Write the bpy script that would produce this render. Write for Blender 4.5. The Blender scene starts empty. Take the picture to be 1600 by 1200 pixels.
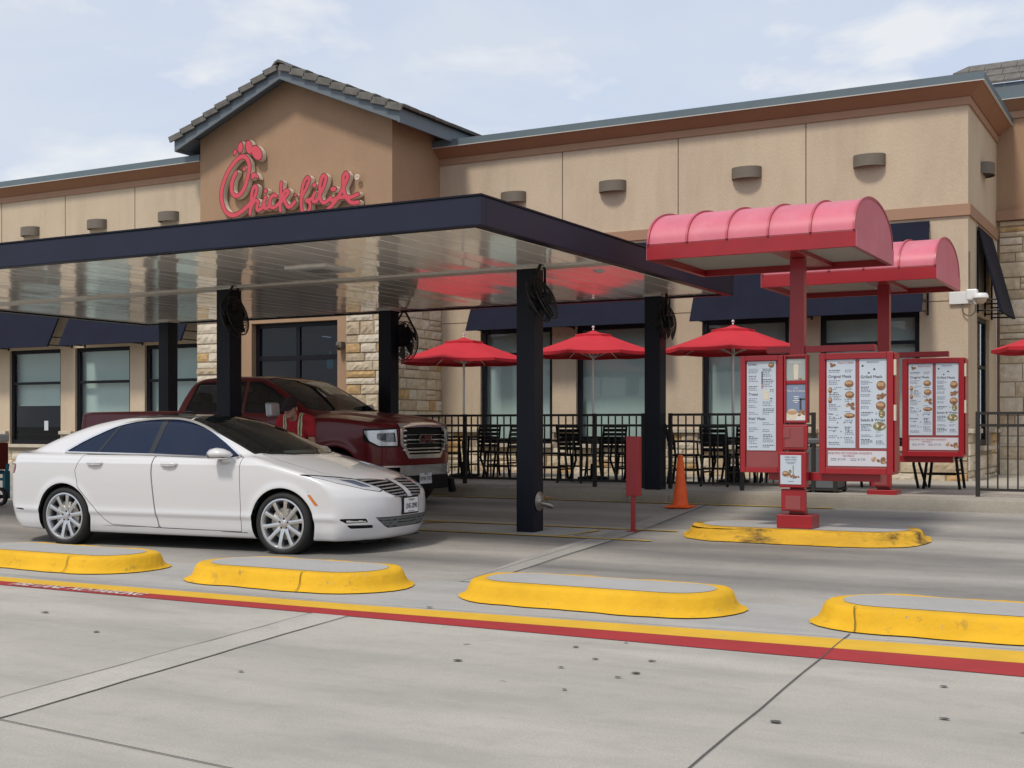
import bpy, bmesh, math, random
import numpy as np
from mathutils import Vector, Matrix
R = math.radians
PI = math.pi
random.seed(7)
SC = bpy.context.scene
COL = SC.collection

# ------------------------------------------------------------------ camera
cam = bpy.data.cameras.new("camera")
cam.sensor_width = 36.0
cam.lens = 44.1
cam.shift_y = 65 / 1600.0
cam.clip_start = 0.1
cam.clip_end = 3000
camo = bpy.data.objects.new("camera", cam)
COL.objects.link(camo)
camo.location = (0, 0, 1.35)
camo.rotation_euler = (R(90), 0, math.atan2(0.4812, 0.8766))
SC.camera = camo

# ------------------------------------------------------------------ world, sun, exposure
SUN_EL, SUN_AZ = R(55), R(-98)      # azimuth of the direction towards the sun, from +X counter-clockwise
w = bpy.data.worlds.new("World")
SC.world = w
w.use_nodes = True
nt = w.node_tree
nt.nodes.clear()
wo = nt.nodes.new("ShaderNodeOutputWorld")
bg = nt.nodes.new("ShaderNodeBackground")
bg.inputs[1].default_value = 0.125
sky = nt.nodes.new("ShaderNodeTexSky")
sky.sky_type = 'NISHITA'
sky.sun_disc = False
sky.sun_elevation = SUN_EL
sky.sun_rotation = R(90) - SUN_AZ
sky.air_density = 1.0
sky.dust_density = 1.5
tc = nt.nodes.new("ShaderNodeTexCoord")
mp = nt.nodes.new("ShaderNodeMapping")
mp.inputs['Scale'].default_value = (1, 1, 2.2)
mp.inputs['Location'].default_value = (0.35, 0.1, 0.2)
n1 = nt.nodes.new("ShaderNodeTexNoise")
n1.inputs['Scale'].default_value = 3.2
n1.inputs['Detail'].default_value = 9
n1.inputs['Roughness'].default_value = 0.55
n1.inputs['Distortion'].default_value = 0.5
def w_ramp(src, p0, p1, c0, c1):
    r = nt.nodes.new("ShaderNodeValToRGB")
    r.color_ramp.elements[0].position = p0; r.color_ramp.elements[0].color = c0 + (1,)
    r.color_ramp.elements[1].position = p1; r.color_ramp.elements[1].color = c1 + (1,)
    nt.links.new(src, r.inputs['Fac'])
    return r.outputs['Color']
n2 = nt.nodes.new("ShaderNodeTexNoise")
n2.inputs['Scale'].default_value = 7.5
n2.inputs['Detail'].default_value = 11
n2.inputs['Roughness'].default_value = 0.52
n2.inputs['Distortion'].default_value = 0.25
mx = nt.nodes.new("ShaderNodeMixRGB")
L = nt.links.new
L(tc.outputs['Generated'], mp.inputs['Vector'])
L(mp.outputs['Vector'], n1.inputs['Vector'])
L(mp.outputs['Vector'], n2.inputs['Vector'])
cloud = nt.nodes.new("ShaderNodeMixRGB")                 # thin overcast with brighter lumps
L(w_ramp(n2.outputs['Fac'], 0.50, 0.63, (0, 0, 0), (0.9, 0.9, 0.9)), cloud.inputs['Fac'])
L(w_ramp(n1.outputs['Fac'], 0.36, 0.62, (4.15, 4.75, 5.95), (4.95, 5.3, 5.9)), cloud.inputs['Color1'])
cloud.inputs['Color2'].default_value = (6.3, 6.35, 6.4, 1)
mx.inputs['Fac'].default_value = 0.88
L(sky.outputs['Color'], mx.inputs['Color1'])
L(cloud.outputs['Color'], mx.inputs['Color2'])
L(mx.outputs['Color'], bg.inputs['Color'])
L(bg.outputs[0], wo.inputs[0])

sl = bpy.data.lights.new("sun", 'SUN')
sl.energy = 2.1
sl.angle = R(9)
sl.color = (1.0, 0.93, 0.83)
so = bpy.data.objects.new("sun", sl)
COL.objects.link(so)
sd = Vector((math.cos(SUN_EL) * math.cos(SUN_AZ), math.cos(SUN_EL) * math.sin(SUN_AZ), math.sin(SUN_EL)))
so.rotation_euler = sd.to_track_quat('Z', 'Y').to_euler()
so.location = sd * 60

SC.view_settings.view_transform = 'Standard'
SC.view_settings.look = 'None'
SC.view_settings.exposure = 0.22
SC.view_settings.gamma = 1.0
SC.render.engine = 'CYCLES'
SC.cycles.max_bounces = 8
SC.cycles.caustics_reflective = False
SC.cycles.caustics_refractive = False

# ------------------------------------------------------------------ materials
def s2l(c):
    return tuple(((v / 255) / 12.92 if v <= 10 else ((v / 255 + 0.055) / 1.055) ** 2.4) for v in c)

def mat(name, col, rough=0.6, metal=0.0, coat=0.0, var=0.0, vscale=3.0, bump=0.0, bscale=60.0, spec=0.5, emit=0.0,
        dirt=None, dscale=2.0, dpos=(0.55, 0.7), rvar=0.0, streak=0.0, chips=None, stretch=(1, 1, 1), coatr=0.03):
    """Principled material; optional two-scale colour variation, dirt colour and bump, all in object space."""
    m = bpy.data.materials.new(name)
    m.use_nodes = True
    t = m.node_tree
    b = t.nodes["Principled BSDF"]
    col = tuple(col) + (1,)
    b.inputs['Base Color'].default_value = col
    b.inputs['Roughness'].default_value = rough
    b.inputs['Metallic'].default_value = metal
    b.inputs['Specular IOR Level'].default_value = spec
    if coat:
        b.inputs['Coat Weight'].default_value = coat
        b.inputs['Coat Roughness'].default_value = coatr
    if emit:
        b.inputs['Emission Color'].default_value = col
        b.inputs['Emission Strength'].default_value = emit
    if var or bump or dirt or rvar or streak:
        g = t.nodes.new("ShaderNodeNewGeometry")
        mpn = t.nodes.new("ShaderNodeMapping")
        mpn.inputs['Scale'].default_value = stretch
        t.links.new(g.outputs['Position'], mpn.inputs['Vector'])
        P = mpn.outputs['Vector']
    def noise(scale, detail=6, rough_=0.6):
        n = t.nodes.new("ShaderNodeTexNoise")
        n.inputs['Scale'].default_value = scale
        n.inputs['Detail'].default_value = detail
        n.inputs['Roughness'].default_value = rough_
        t.links.new(P, n.inputs['Vector'])
        return n.outputs['Fac']
    last = None
    if var:
        r = t.nodes.new("ShaderNodeValToRGB")
        r.color_ramp.elements[0].position = 0.28
        r.color_ramp.elements[1].position = 0.72
        r.color_ramp.elements[0].color = tuple(max(0, c * (1 - var)) for c in col[:3]) + (1,)
        r.color_ramp.elements[1].color = tuple(min(1, c * (1 + var)) for c in col[:3]) + (1,)
        t.links.new(noise(vscale), r.inputs['Fac'])
        last = r.outputs['Color']
    if dirt:
        r = t.nodes.new("ShaderNodeValToRGB")
        r.color_ramp.elements[0].position = dpos[0]
        r.color_ramp.elements[1].position = dpos[1]
        t.links.new(noise(dscale, 10, 0.7), r.inputs['Fac'])
        x = t.nodes.new("ShaderNodeMixRGB")
        t.links.new(r.outputs['Color'], x.inputs['Fac'])
        if last: t.links.new(last, x.inputs['Color1'])
        else: x.inputs['Color1'].default_value = col
        x.inputs['Color2'].default_value = tuple(dirt) + (1,)
        last = x.outputs['Color']
    if streak:                                            # rain streaks: noise drawn out downwards
        q = t.nodes.new("ShaderNodeMapping"); q.inputs['Scale'].default_value = (1.5, 1.5, 0.22)
        t.links.new(g.outputs['Position'], q.inputs['Vector'])
        n = t.nodes.new("ShaderNodeTexNoise"); n.inputs['Scale'].default_value = 2.4; n.inputs['Detail'].default_value = 8; n.inputs['Roughness'].default_value = 0.65
        t.links.new(q.outputs[0], n.inputs['Vector'])
        r = t.nodes.new("ShaderNodeMapRange"); r.inputs['From Min'].default_value = 0.48; r.inputs['From Max'].default_value = 0.74; r.inputs['To Max'].default_value = streak * 3
        t.links.new(n.outputs['Fac'], r.inputs['Value'])
        x = t.nodes.new("ShaderNodeMixRGB"); x.blend_type = 'MULTIPLY'; x.inputs['Color2'].default_value = (0.62, 0.58, 0.54, 1)
        t.links.new(r.outputs[0], x.inputs['Fac']); t.links.new(last, x.inputs['Color1']); last = x.outputs['Color']
    if chips:                                             # chipped paint showing the concrete
        r = t.nodes.new("ShaderNodeValToRGB"); r.color_ramp.elements[0].position = 0.655; r.color_ramp.elements[1].position = 0.675
        t.links.new(noise(19, 6, 0.7), r.inputs['Fac'])
        x = t.nodes.new("ShaderNodeMixRGB"); x.inputs['Color2'].default_value = tuple(chips) + (1,)
        t.links.new(r.outputs['Color'], x.inputs['Fac']); t.links.new(last, x.inputs['Color1']); last = x.outputs['Color']
    if last: t.links.new(last, b.inputs['Base Color'])
    if rvar:
        r = t.nodes.new("ShaderNodeMapRange")
        r.inputs['To Min'].default_value = max(0, rough - rvar)
        r.inputs['To Max'].default_value = min(1, rough + rvar)
        t.links.new(noise(vscale * 2), r.inputs['Value'])
        t.links.new(r.outputs[0], b.inputs['Roughness'])
    if bump:
        bn = t.nodes.new("ShaderNodeBump")
        bn.inputs['Strength'].default_value = bump
        bn.inputs['Distance'].default_value = 0.01
        t.links.new(noise(bscale, 4, 0.65), bn.inputs['Height'])
        t.links.new(bn.outputs[0], b.inputs['Normal'])
    return m

def glass(name, tint, trans=0.3, rough=0.02, trans_col=None):
    """Thin tinted pane: fresnel gloss over a mix of tinted see-through and dark body colour."""
    m = bpy.data.materials.new(name)
    m.use_nodes = True
    t = m.node_tree
    t.nodes.clear()
    o = t.nodes.new("ShaderNodeOutputMaterial")
    p = t.nodes.new("ShaderNodeBsdfPrincipled")
    p.inputs['Base Color'].default_value = tuple(tint) + (1,)
    p.inputs['Roughness'].default_value = rough
    p.inputs['IOR'].default_value = 1.5
    p.inputs['Specular IOR Level'].default_value = 0.0    # the gloss comes from the layer below
    tr = t.nodes.new("ShaderNodeBsdfTransparent")
    tr.inputs[0].default_value = tuple(trans_col or (0.55, 0.62, 0.6)) + (1,)
    gl = t.nodes.new("ShaderNodeBsdfGlossy")
    gl.inputs['Roughness'].default_value = rough
    fr = t.nodes.new("ShaderNodeFresnel")
    fr.inputs[0].default_value = 1.5
    ge = t.nodes.new("ShaderNodeNewGeometry")
    mr = t.nodes.new("ShaderNodeMapRange")                # same reflection from either side of the pane
    mr.inputs['To Min'].default_value = 1.5
    mr.inputs['To Max'].default_value = 1 / 1.5
    t.links.new(ge.outputs['Backfacing'], mr.inputs['Value'])
    t.links.new(mr.outputs[0], fr.inputs[0])
    m1 = t.nodes.new("ShaderNodeMixShader")
    m2 = t.nodes.new("ShaderNodeMixShader")
    m1.inputs[0].default_value = trans
    t.links.new(p.outputs[0], m1.inputs[1])
    t.links.new(tr.outputs[0], m1.inputs[2])
    t.links.new(fr.outputs[0], m2.inputs[0])
    t.links.new(m1.outputs[0], m2.inputs[1])
    t.links.new(gl.outputs[0], m2.inputs[2])
    t.links.new(m2.outputs[0], o.inputs[0])
    return m

M = {}
M['stucco'] = mat('beige stucco', (0.55, 0.445, 0.325), 0.9, streak=0.07, var=0.06, vscale=1.2, bump=0.9, bscale=45, spec=0.2,
                  stretch=(1, 1, 0.4), dirt=(0.46, 0.37, 0.27), dscale=1.1, dpos=(0.5, 0.8))
M['brown'] = mat('brown stucco', (0.38, 0.245, 0.155), 0.9, streak=0.05, var=0.06, vscale=1.2, bump=0.8, bscale=45, spec=0.2)
M['trim'] = mat('clay trim', (0.30, 0.155, 0.092), 0.85, var=0.05, vscale=2, bump=0.3, bscale=60, spec=0.2)
M['trimlight'] = mat('light clay trim', (0.36, 0.22, 0.145), 0.85, var=0.05, vscale=2, bump=0.3, bscale=60, spec=0.2)
M['flash'] = mat('slate blue metal', (0.115, 0.155, 0.175), 0.45, var=0.06, vscale=2, rvar=0.1)
M['seamline'] = mat('stucco joint', (0.13, 0.085, 0.055), 0.9)
M['navy'] = mat('navy metal', (0.017, 0.020, 0.038), 0.45, spec=0.25, var=0.12, vscale=1.5, rvar=0.08)
M['navycol'] = mat('dark navy paint', (0.008, 0.0095, 0.017), 0.42, spec=0.2, var=0.2, vscale=2.0, rvar=0.08)
M['awning'] = mat('navy awning fabric', (0.009, 0.0105, 0.024), 0.85, spec=0.2, var=0.15, vscale=3, bump=0.1, bscale=200)
M['bronze'] = mat('dark bronze frame', (0.007, 0.007, 0.011), 0.4, spec=0.2, rvar=0.05, vscale=5)
M['lamp'] = mat('taupe metal lamp', (0.15, 0.125, 0.095), 0.55, var=0.08, vscale=8)
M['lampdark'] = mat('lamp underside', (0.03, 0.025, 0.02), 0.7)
M['tile'] = mat('concrete roof tile', (0.135, 0.125, 0.113), 0.9, var=0.3, vscale=7, bump=0.5, bscale=80)
M['tilegap'] = mat('tile shadow gap', (0.03, 0.028, 0.026), 0.9)
M['fasciaroof'] = mat('grey blue fascia board', (0.125, 0.150, 0.172), 0.55, var=0.06, vscale=2)
M['stone0'] = mat('cream limestone', (0.56, 0.47, 0.34), 0.92, var=0.18, vscale=9, bump=1.0, bscale=22, spec=0.2)
M['stone1'] = mat('pale limestone', (0.62, 0.545, 0.43), 0.92, var=0.16, vscale=9, bump=1.0, bscale=22, spec=0.2)
M['stone2'] = mat('honey limestone', (0.50, 0.335, 0.165), 0.92, var=0.28, vscale=8, bump=1.0, bscale=22, spec=0.2)
M['stone3'] = mat('buff limestone', (0.47, 0.375, 0.26), 0.92, var=0.22, vscale=9, bump=1.0, bscale=22, spec=0.2)
M['mortar'] = mat('mortar', (0.30, 0.25, 0.19), 0.95, bump=0.4, bscale=90)
M['cap'] = mat('cast stone sill', (0.50, 0.44, 0.35), 0.85, var=0.08, vscale=5, bump=0.25, bscale=90)
M['shade'] = mat('roller shade', (0.50, 0.60, 0.57), 0.85, var=0.05, vscale=1.5)
M['pane'] = glass('window glass', (0.02, 0.03, 0.035), 0.94, 0.015, (0.90, 0.95, 0.94))
M['panedark'] = glass('dark door glass', (0.006, 0.008, 0.012), 0.55, 0.02, (0.25, 0.28, 0.32))
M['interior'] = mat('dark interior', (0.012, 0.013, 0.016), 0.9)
M['interior2'] = mat('interior furniture', (0.05, 0.055, 0.07), 0.8)
M['ceil'] = mat('glossy white ceiling panel', (0.92, 0.89, 0.83), 0.09, coat=0.25, var=0.02, vscale=1, coatr=0.02)
M['ceiltrim'] = mat('ceiling trim', (0.62, 0.60, 0.55), 0.4)
M['white'] = mat('white plastic', (0.72, 0.72, 0.70), 0.4, var=0.03, vscale=5)
M['lens'] = mat('light lens', (0.35, 0.36, 0.36), 0.3)
M['black'] = mat('black plastic', (0.008, 0.008, 0.009), 0.5, spec=0.25, rvar=0.1, vscale=20)
M['blackgloss'] = mat('gloss black', (0.006, 0.006, 0.007), 0.08, coat=0.6)
M['mesh'] = mat('fan cage black', (0.012, 0.012, 0.013), 0.45)
M['steel'] = mat('dull steel', (0.36, 0.34, 0.30), 0.38, metal=0.9, var=0.2, vscale=20)
M['rust'] = mat('rusty steel', (0.22, 0.12, 0.06), 0.8, var=0.3, vscale=30)
M['red'] = mat('red powder coat', (0.305, 0.008, 0.014), 0.38, coat=0.15, var=0.08, vscale=3, rvar=0.06, coatr=0.1)
M['redroof'] = mat('weathered sky-paled red roof', (0.56, 0.125, 0.175), 0.55, coat=0.25, var=0.10, vscale=2.5, rvar=0.06, coatr=0.42,  # faded red, paled further by sky reflection put into the base colour
                   dirt=(0.58, 0.19, 0.235), dscale=3.5, dpos=(0.5, 0.8))
M['redfade'] = mat('faded red panel', (0.27, 0.055, 0.055), 0.3, coat=0.4, var=0.06, vscale=4)
M['soffit'] = mat('grey soffit', (0.42, 0.40, 0.36), 0.7, var=0.05, vscale=2)
M['signred'] = mat('sign face red', (0.62, 0.055, 0.075), 0.3, var=0.05, vscale=2, coat=0.4, coatr=0.15)
M['signedge'] = mat('sign trim dark red', (0.16, 0.012, 0.018), 0.4)
M['signret'] = mat('sign cream return', (0.72, 0.63, 0.50), 0.5)
M['umb'] = mat('red umbrella canvas', (0.52, 0.028, 0.042), 0.75, var=0.07, vscale=3, bump=0.08, bscale=300, spec=0.25)
M['pole'] = mat('bare aluminium', (0.62, 0.62, 0.60), 0.35, metal=0.7)
M['fence'] = mat('bronze fence paint', (0.034, 0.031, 0.028), 0.55, spec=0.25, var=0.1, vscale=6)
M['furn'] = mat('black patio metal', (0.007, 0.007, 0.009), 0.55, spec=0.2, var=0.15, vscale=9)
M['bin'] = mat('grey trash bin', (0.11, 0.12, 0.125), 0.5, var=0.08, vscale=5)
M['cone'] = mat('orange cone', (0.90, 0.115, 0.009), 0.5, var=0.10, vscale=8, dirt=(0.35, 0.06, 0.02), dscale=9, dpos=(0.62, 0.8))
M['yellow'] = mat('yellow curb paint', (0.68, 0.385, 0.016), 0.75, var=0.13, vscale=2.2, bump=0.8, bscale=24, spec=0.25,
                  dirt=(0.24, 0.16, 0.05), dscale=6.0, dpos=(0.60, 0.74), chips=(0.34, 0.28, 0.18))
M['yellowworn'] = mat('worn yellow curb paint', (0.60, 0.34, 0.025), 0.75, var=0.15, vscale=3, bump=0.6, bscale=26, spec=0.3,
                      chips=(0.20, 0.15, 0.08), dirt=(0.055, 0.04, 0.022), dscale=3.2, dpos=(0.50, 0.66), stretch=(0.6, 1, 1.6))
M['yelline'] = mat('yellow line paint', (0.63, 0.375, 0.03), 0.75, var=0.10, vscale=2.5, bump=0.3, bscale=60, spec=0.3,
                   dirt=(0.40, 0.30, 0.12), dscale=4.0, dpos=(0.60, 0.74))
M['yelfade'] = mat('faded yellow paint', (0.58, 0.38, 0.06), 0.8, var=0.2, vscale=6, spec=0.3,
                   dirt=(0.36, 0.31, 0.22), dscale=5, dpos=(0.50, 0.66))
M['redline'] = mat('red line paint', (0.33, 0.026, 0.030), 0.75, var=0.10, vscale=2.5, bump=0.3, bscale=60, spec=0.3,
                   dirt=(0.30, 0.07, 0.065), dscale=3, dpos=(0.58, 0.8))
M['whitepaint'] = mat('worn white paint', (0.58, 0.50, 0.46), 0.8, var=0.15, vscale=20)
M['islandtop'] = None
M['ribred'] = mat('red roof seam', (0.43, 0.06, 0.09), 0.45, coat=0.2, coatr=0.3)
M['mirrorcap'] = mat('satin mirror cap', (0.55, 0.56, 0.57), 0.4, metal=0.5)
M['slat'] = mat('grey grille slat', (0.30, 0.30, 0.31), 0.35, metal=0.4)
M['joint'] = mat('dirt filled joint', (0.085, 0.078, 0.068), 0.95)
M['lampdim'] = mat('truck lamp lens', (0.22, 0.24, 0.27), 0.12, coat=0.8, var=0.4, vscale=25)
M['crack'] = mat('dark joint', (0.035, 0.032, 0.028), 0.95)
M['crackyel'] = mat('paint crack', (0.16, 0.10, 0.015), 0.95)
M['chrome'] = mat('chrome', (0.80, 0.81, 0.82), 0.14, metal=0.78)
M['satin'] = mat('satin aluminium', (0.60, 0.61, 0.62), 0.26, metal=0.85)
M['paintwhite'] = mat('pearl white car paint', (0.64, 0.64, 0.65), 0.30, coat=1.0, coatr=0.02)
M['paintred'] = mat('dark ruby car paint', (0.145, 0.004, 0.009), 0.35, coat=0.5, coatr=0.02, spec=0.3)
M['glasscar'] = glass('tinted side glass', (0.006, 0.014, 0.042), 0.10, 0.015, (0.2, 0.22, 0.25))
M['glassws'] = glass('windshield glass', (0.010, 0.016, 0.016), 0.62, 0.015, (0.50, 0.60, 0.56))
M['tyre'] = mat('tyre rubber', (0.014, 0.014, 0.014), 0.75, var=0.2, vscale=30)
M['seam'] = mat('panel gap', (0.008, 0.008, 0.009), 0.8)
M['seamw'] = mat('shaded panel gap', (0.10, 0.10, 0.105), 0.8)
M['amber'] = mat('amber lens', (0.60, 0.17, 0.02), 0.15, coat=0.8)
M['lampglass'] = mat('headlamp lens', (0.10, 0.13, 0.20), 0.05, coat=1.0)
M['lampsilver'] = mat('headlamp silver', (0.62, 0.65, 0.70), 0.2, metal=0.25, coat=0.8)
M['plate'] = mat('plate white', (0.80, 0.81, 0.82), 0.45, var=0.03, vscale=20)
M['ink'] = mat('plate ink', (0.02, 0.02, 0.03), 0.6)
M['emblemred'] = mat('emblem red', (0.16, 0.012, 0.012), 0.3)
M['paper'] = mat('paper', (0.52, 0.56, 0.58), 0.7)
M['skin'] = mat('skin', (0.46, 0.24, 0.17), 0.55, var=0.06, vscale=25)
M['cap_cloth'] = mat('dark cap cloth', (0.022, 0.010, 0.012), 0.85)
M['shirtred'] = mat('red shirt cloth', (0.40, 0.012, 0.02), 0.8, var=0.1, vscale=12, bump=0.2, bscale=120)
M['vesttape'] = mat('pale vest tape', (0.62, 0.62, 0.36), 0.5)
M['vestgreen'] = mat('dark stripe of vest tape', (0.06, 0.09, 0.06), 0.6)
M['undershirt'] = mat('white undershirt', (0.6, 0.6, 0.58), 0.8)
M['trouser'] = mat('dark trousers', (0.015, 0.016, 0.02), 0.85)
M['hair'] = mat('dark hair', (0.02, 0.013, 0.01), 0.6)
M['poster'] = mat('poster white', (0.53, 0.59, 0.66), 0.35, var=0.03, vscale=3, coat=0.2)
M['posterwarm'] = mat('poster warm white', (0.60, 0.59, 0.63), 0.35, coat=0.2)
M['posterblue'] = mat('poster slate blue', (0.20, 0.25, 0.36), 0.35, coat=0.2)
M['postergreen'] = mat('poster sage', (0.36, 0.40, 0.38), 0.35, coat=0.2)
M['print'] = mat('grey print', (0.20, 0.23, 0.29), 0.6)
M['printdark'] = mat('dark print', (0.05, 0.055, 0.07), 0.6)
M['printred'] = mat('red print', (0.42, 0.13, 0.12), 0.6)
M['bun'] = mat('golden brown food print', (0.24, 0.12, 0.06), 0.6, var=0.35, vscale=30)
M['bunlight'] = mat('light crust food print', (0.48, 0.30, 0.16), 0.6, var=0.25, vscale=30)
M['leaf'] = mat('salad green food print', (0.19, 0.21, 0.09), 0.6, var=0.5, vscale=40)
M['cream'] = mat('cream food print', (0.66, 0.60, 0.47), 0.6)
M['cooler'] = mat('maroon cooler', (0.13, 0.018, 0.016), 0.45, var=0.08, vscale=5)
M['coolerlid'] = mat('silver cooler lid', (0.55, 0.57, 0.58), 0.4)
M['teal'] = mat('teal cart paint', (0.02, 0.14, 0.19), 0.45)
M['blue'] = mat('blue lit bottle', (0.05, 0.38, 0.50), 0.3, emit=0.25)

def concrete(name, c_hi, c_lo, streak, dark, spots=False, wear=0.5, tracks=None):
    """Worn concrete: blotches, streaks along X (traffic), fine grain, gum spots."""
    m = bpy.data.materials.new(name)
    m.use_nodes = True
    t = m.node_tree
    b = t.nodes["Principled BSDF"]
    b.inputs['Roughness'].default_value = 0.85
    b.inputs['Specular IOR Level'].default_value = 0.3
    g = t.nodes.new("ShaderNodeNewGeometry")
    def noise(scale, stretch=(1, 1, 1), detail=8, rough=0.6, loc=(0, 0, 0)):
        q = t.nodes.new("ShaderNodeMapping")
        q.inputs['Scale'].default_value = stretch
        q.inputs['Location'].default_value = loc
        t.links.new(g.outputs['Position'], q.inputs['Vector'])
        n = t.nodes.new("ShaderNodeTexNoise")
        n.inputs['Scale'].default_value = scale
        n.inputs['Detail'].default_value = detail
        n.inputs['Roughness'].default_value = rough
        t.links.new(q.outputs[0], n.inputs['Vector'])
        return n.outputs['Fac']
    def ramp(f, p0, p1, c0=(0, 0, 0), c1=(1, 1, 1)):
        r = t.nodes.new("ShaderNodeValToRGB")
        r.color_ramp.elements[0].position = p0
        r.color_ramp.elements[1].position = p1
        r.color_ramp.elements[0].color = tuple(c0) + (1,)
        r.color_ramp.elements[1].color = tuple(c1) + (1,)
        t.links.new(f, r.inputs['Fac'])
        return r.outputs['Color']
    def mix(f, a, c, scale=1.0):
        x = t.nodes.new("ShaderNodeMixRGB")
        if scale != 1.0:
            mm = t.nodes.new("ShaderNodeMath"); mm.operation = 'MULTIPLY'; mm.inputs[1].default_value = scale
            t.links.new(f, mm.inputs[0]); f = mm.outputs[0]
        t.links.new(f, x.inputs['Fac'])
        if isinstance(a, tuple): x.inputs['Color1'].default_value = a + (1,)
        else: t.links.new(a, x.inputs['Color1'])
        if isinstance(c, tuple): x.inputs['Color2'].default_value = c + (1,)
        else: t.links.new(c, x.inputs['Color2'])
        return x.outputs['Color']
    c = ramp(noise(0.55), 0.3, 0.72, c_lo, c_hi)
    c = mix(ramp(noise(1.1, streak, 9, 0.62), 0.44, 0.78), c, dark, wear)
    c = mix(ramp(noise(5.0, (1, 1, 1), 10, 0.75, (3, 1, 0)), 0.50, 0.80), c, dark, wear * 0.55)
    c = mix(ramp(noise(90, (1, 1, 1), 3, 0.6), 0.35, 0.70), c, tuple(v * 0.66 for v in c_lo), 0.6)
    c = mix(ramp(noise(24, (1, 1, 1), 6, 0.8, (7, 2, 0)), 0.56, 0.74), c, tuple(v * 0.62 for v in c_lo), 0.5)
    c = mix(ramp(noise(38, (1, 1, 1), 4, 0.7, (1, 9, 0)), 0.60, 0.76), c, tuple(min(1, v * 1.22) for v in c_hi), 0.5)
    if tracks:                                            # rubber laid down along the wheel paths
        sx = t.nodes.new("ShaderNodeSeparateXYZ"); t.links.new(g.outputs['Position'], sx.inputs[0])
        wn = t.nodes.new("ShaderNodeMath"); wn.operation = 'MULTIPLY_ADD'; wn.inputs[1].default_value = 0.9; t.links.new(noise(0.35, (0.5, 1, 1), 3), wn.inputs[0]); t.links.new(sx.outputs['Y'], wn.inputs[2])
        mr = t.nodes.new("ShaderNodeMapRange"); mr.inputs['From Min'].default_value = tracks[0][0] + 0.45; mr.inputs['From Max'].default_value = tracks[-1][0] + 0.45
        t.links.new(wn.outputs[0], mr.inputs['Value'])
        r = t.nodes.new("ShaderNodeValToRGB"); e = r.color_ramp.elements
        y0, y1 = tracks[0][0], tracks[-1][0]
        for i, (yy, v) in enumerate(tracks):
            q = (yy - y0) / (y1 - y0)
            el = e[0] if i == 0 else e[-1] if i == len(tracks) - 1 else e.new(q)
            el.position = q; el.color = (v, v, v, 1)
        t.links.new(mr.outputs[0], r.inputs['Fac'])
        mm = t.nodes.new("ShaderNodeMath"); mm.operation = 'MULTIPLY'
        t.links.new(r.outputs['Color'], mm.inputs[0]); t.links.new(ramp(noise(0.9, (0.40, 1.5, 1), 10, 0.68, (2, 5, 0)), 0.3, 0.7, (0.5, 0.5, 0.5), (1, 1, 1)), mm.inputs[1])
        c = mix(mm.outputs[0], c, dark, 0.85)
    if spots:
        v = t.nodes.new("ShaderNodeTexVoronoi")
        v.inputs['Scale'].default_value = 1.9
        v.inputs['Randomness'].default_value = 1.0
        n = t.nodes.new("ShaderNodeTexNoise"); n.inputs['Scale'].default_value = 14
        t.links.new(g.outputs['Position'], n.inputs['Vector'])
        add = t.nodes.new("ShaderNodeMixRGB"); add.blend_type = 'ADD'; add.inputs['Fac'].default_value = 0.05
        t.links.new(g.outputs['Position'], add.inputs['Color1']); t.links.new(n.outputs['Color'], add.inputs['Color2'])
        t.links.new(add.outputs[0], v.inputs['Vector'])
        d = ramp(v.outputs['Distance'], 0.035, 0.060, (1, 1, 1), (0, 0, 0))
        # keep only some cells
        sep = t.nodes.new("ShaderNodeSeparateColor"); t.links.new(v.outputs['Color'], sep.inputs[0])
        k = t.nodes.new("ShaderNodeMath"); k.operation = 'GREATER_THAN'; k.inputs[1].default_value = 0.45
        t.links.new(sep.outputs[0], k.inputs[0])
        mm = t.nodes.new("ShaderNodeMath"); mm.operation = 'MULTIPLY'
        t.links.new(d, mm.inputs[0]); t.links.new(k.outputs[0], mm.inputs[1])
        c = mix(mm.outputs[0], c, (0.09, 0.085, 0.075), 0.65)
    t.links.new(c, b.inputs['Base Color'])
    bn = t.nodes.new("ShaderNodeBump"); bn.inputs['Strength'].default_value = 0.35; bn.inputs['Distance'].default_value = 0.006
    t.links.new(noise(70, (1, 1, 1), 5, 0.7), bn.inputs['Height'])
    t.links.new(bn.outputs[0], b.inputs['Normal'])
    return m
M['road'] = concrete('pale road concrete', (0.51, 0.475, 0.415), (0.42, 0.395, 0.35), (0.45, 1.7, 1), (0.22, 0.21, 0.195), True, 0.75,
                     [(-3, 0.1), (1, 0.3), (3.2, 0.1), (4.3, 0.25), (5.1, 0.08), (5.8, 0.42), (6.5, 0.05), (7.4, 0.0)])
M['lane'] = concrete('worn lane concrete', (0.50, 0.465, 0.415), (0.40, 0.377, 0.342), (0.30, 0.95, 1), (0.075, 0.073, 0.072), False, 0.6,
                     [(9.3, 0.0), (9.9, 0.45), (10.5, 0.95), (11.2, 0.25), (11.9, 0.85), (12.6, 0.75), (13.0, 0.15), (13.7, 0.1), (14.2, 0.8), (15.0, 0.25), (15.6, 0.8), (16.2, 0.2)])
M['islandtop'] = concrete('island concrete top', (0.46, 0.45, 0.43), (0.39, 0.385, 0.37), (1, 1, 1), (0.22, 0.21, 0.20), False, 0.5)
M['apron'] = concrete('grey apron concrete', (0.46, 0.45, 0.425), (0.38, 0.372, 0.355), (0.4, 1.6, 1), (0.20, 0.195, 0.19), False, 0.7)
M['walk'] = concrete('sidewalk concrete', (0.50, 0.46, 0.40), (0.43, 0.40, 0.35), (0.6, 1, 1), (0.25, 0.22, 0.18), False, 0.5)
M['kerbc'] = concrete('kerb concrete', (0.42, 0.39, 0.33), (0.33, 0.30, 0.25), (0.4, 1, 2), (0.15, 0.12, 0.085), False, 0.8)
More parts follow.
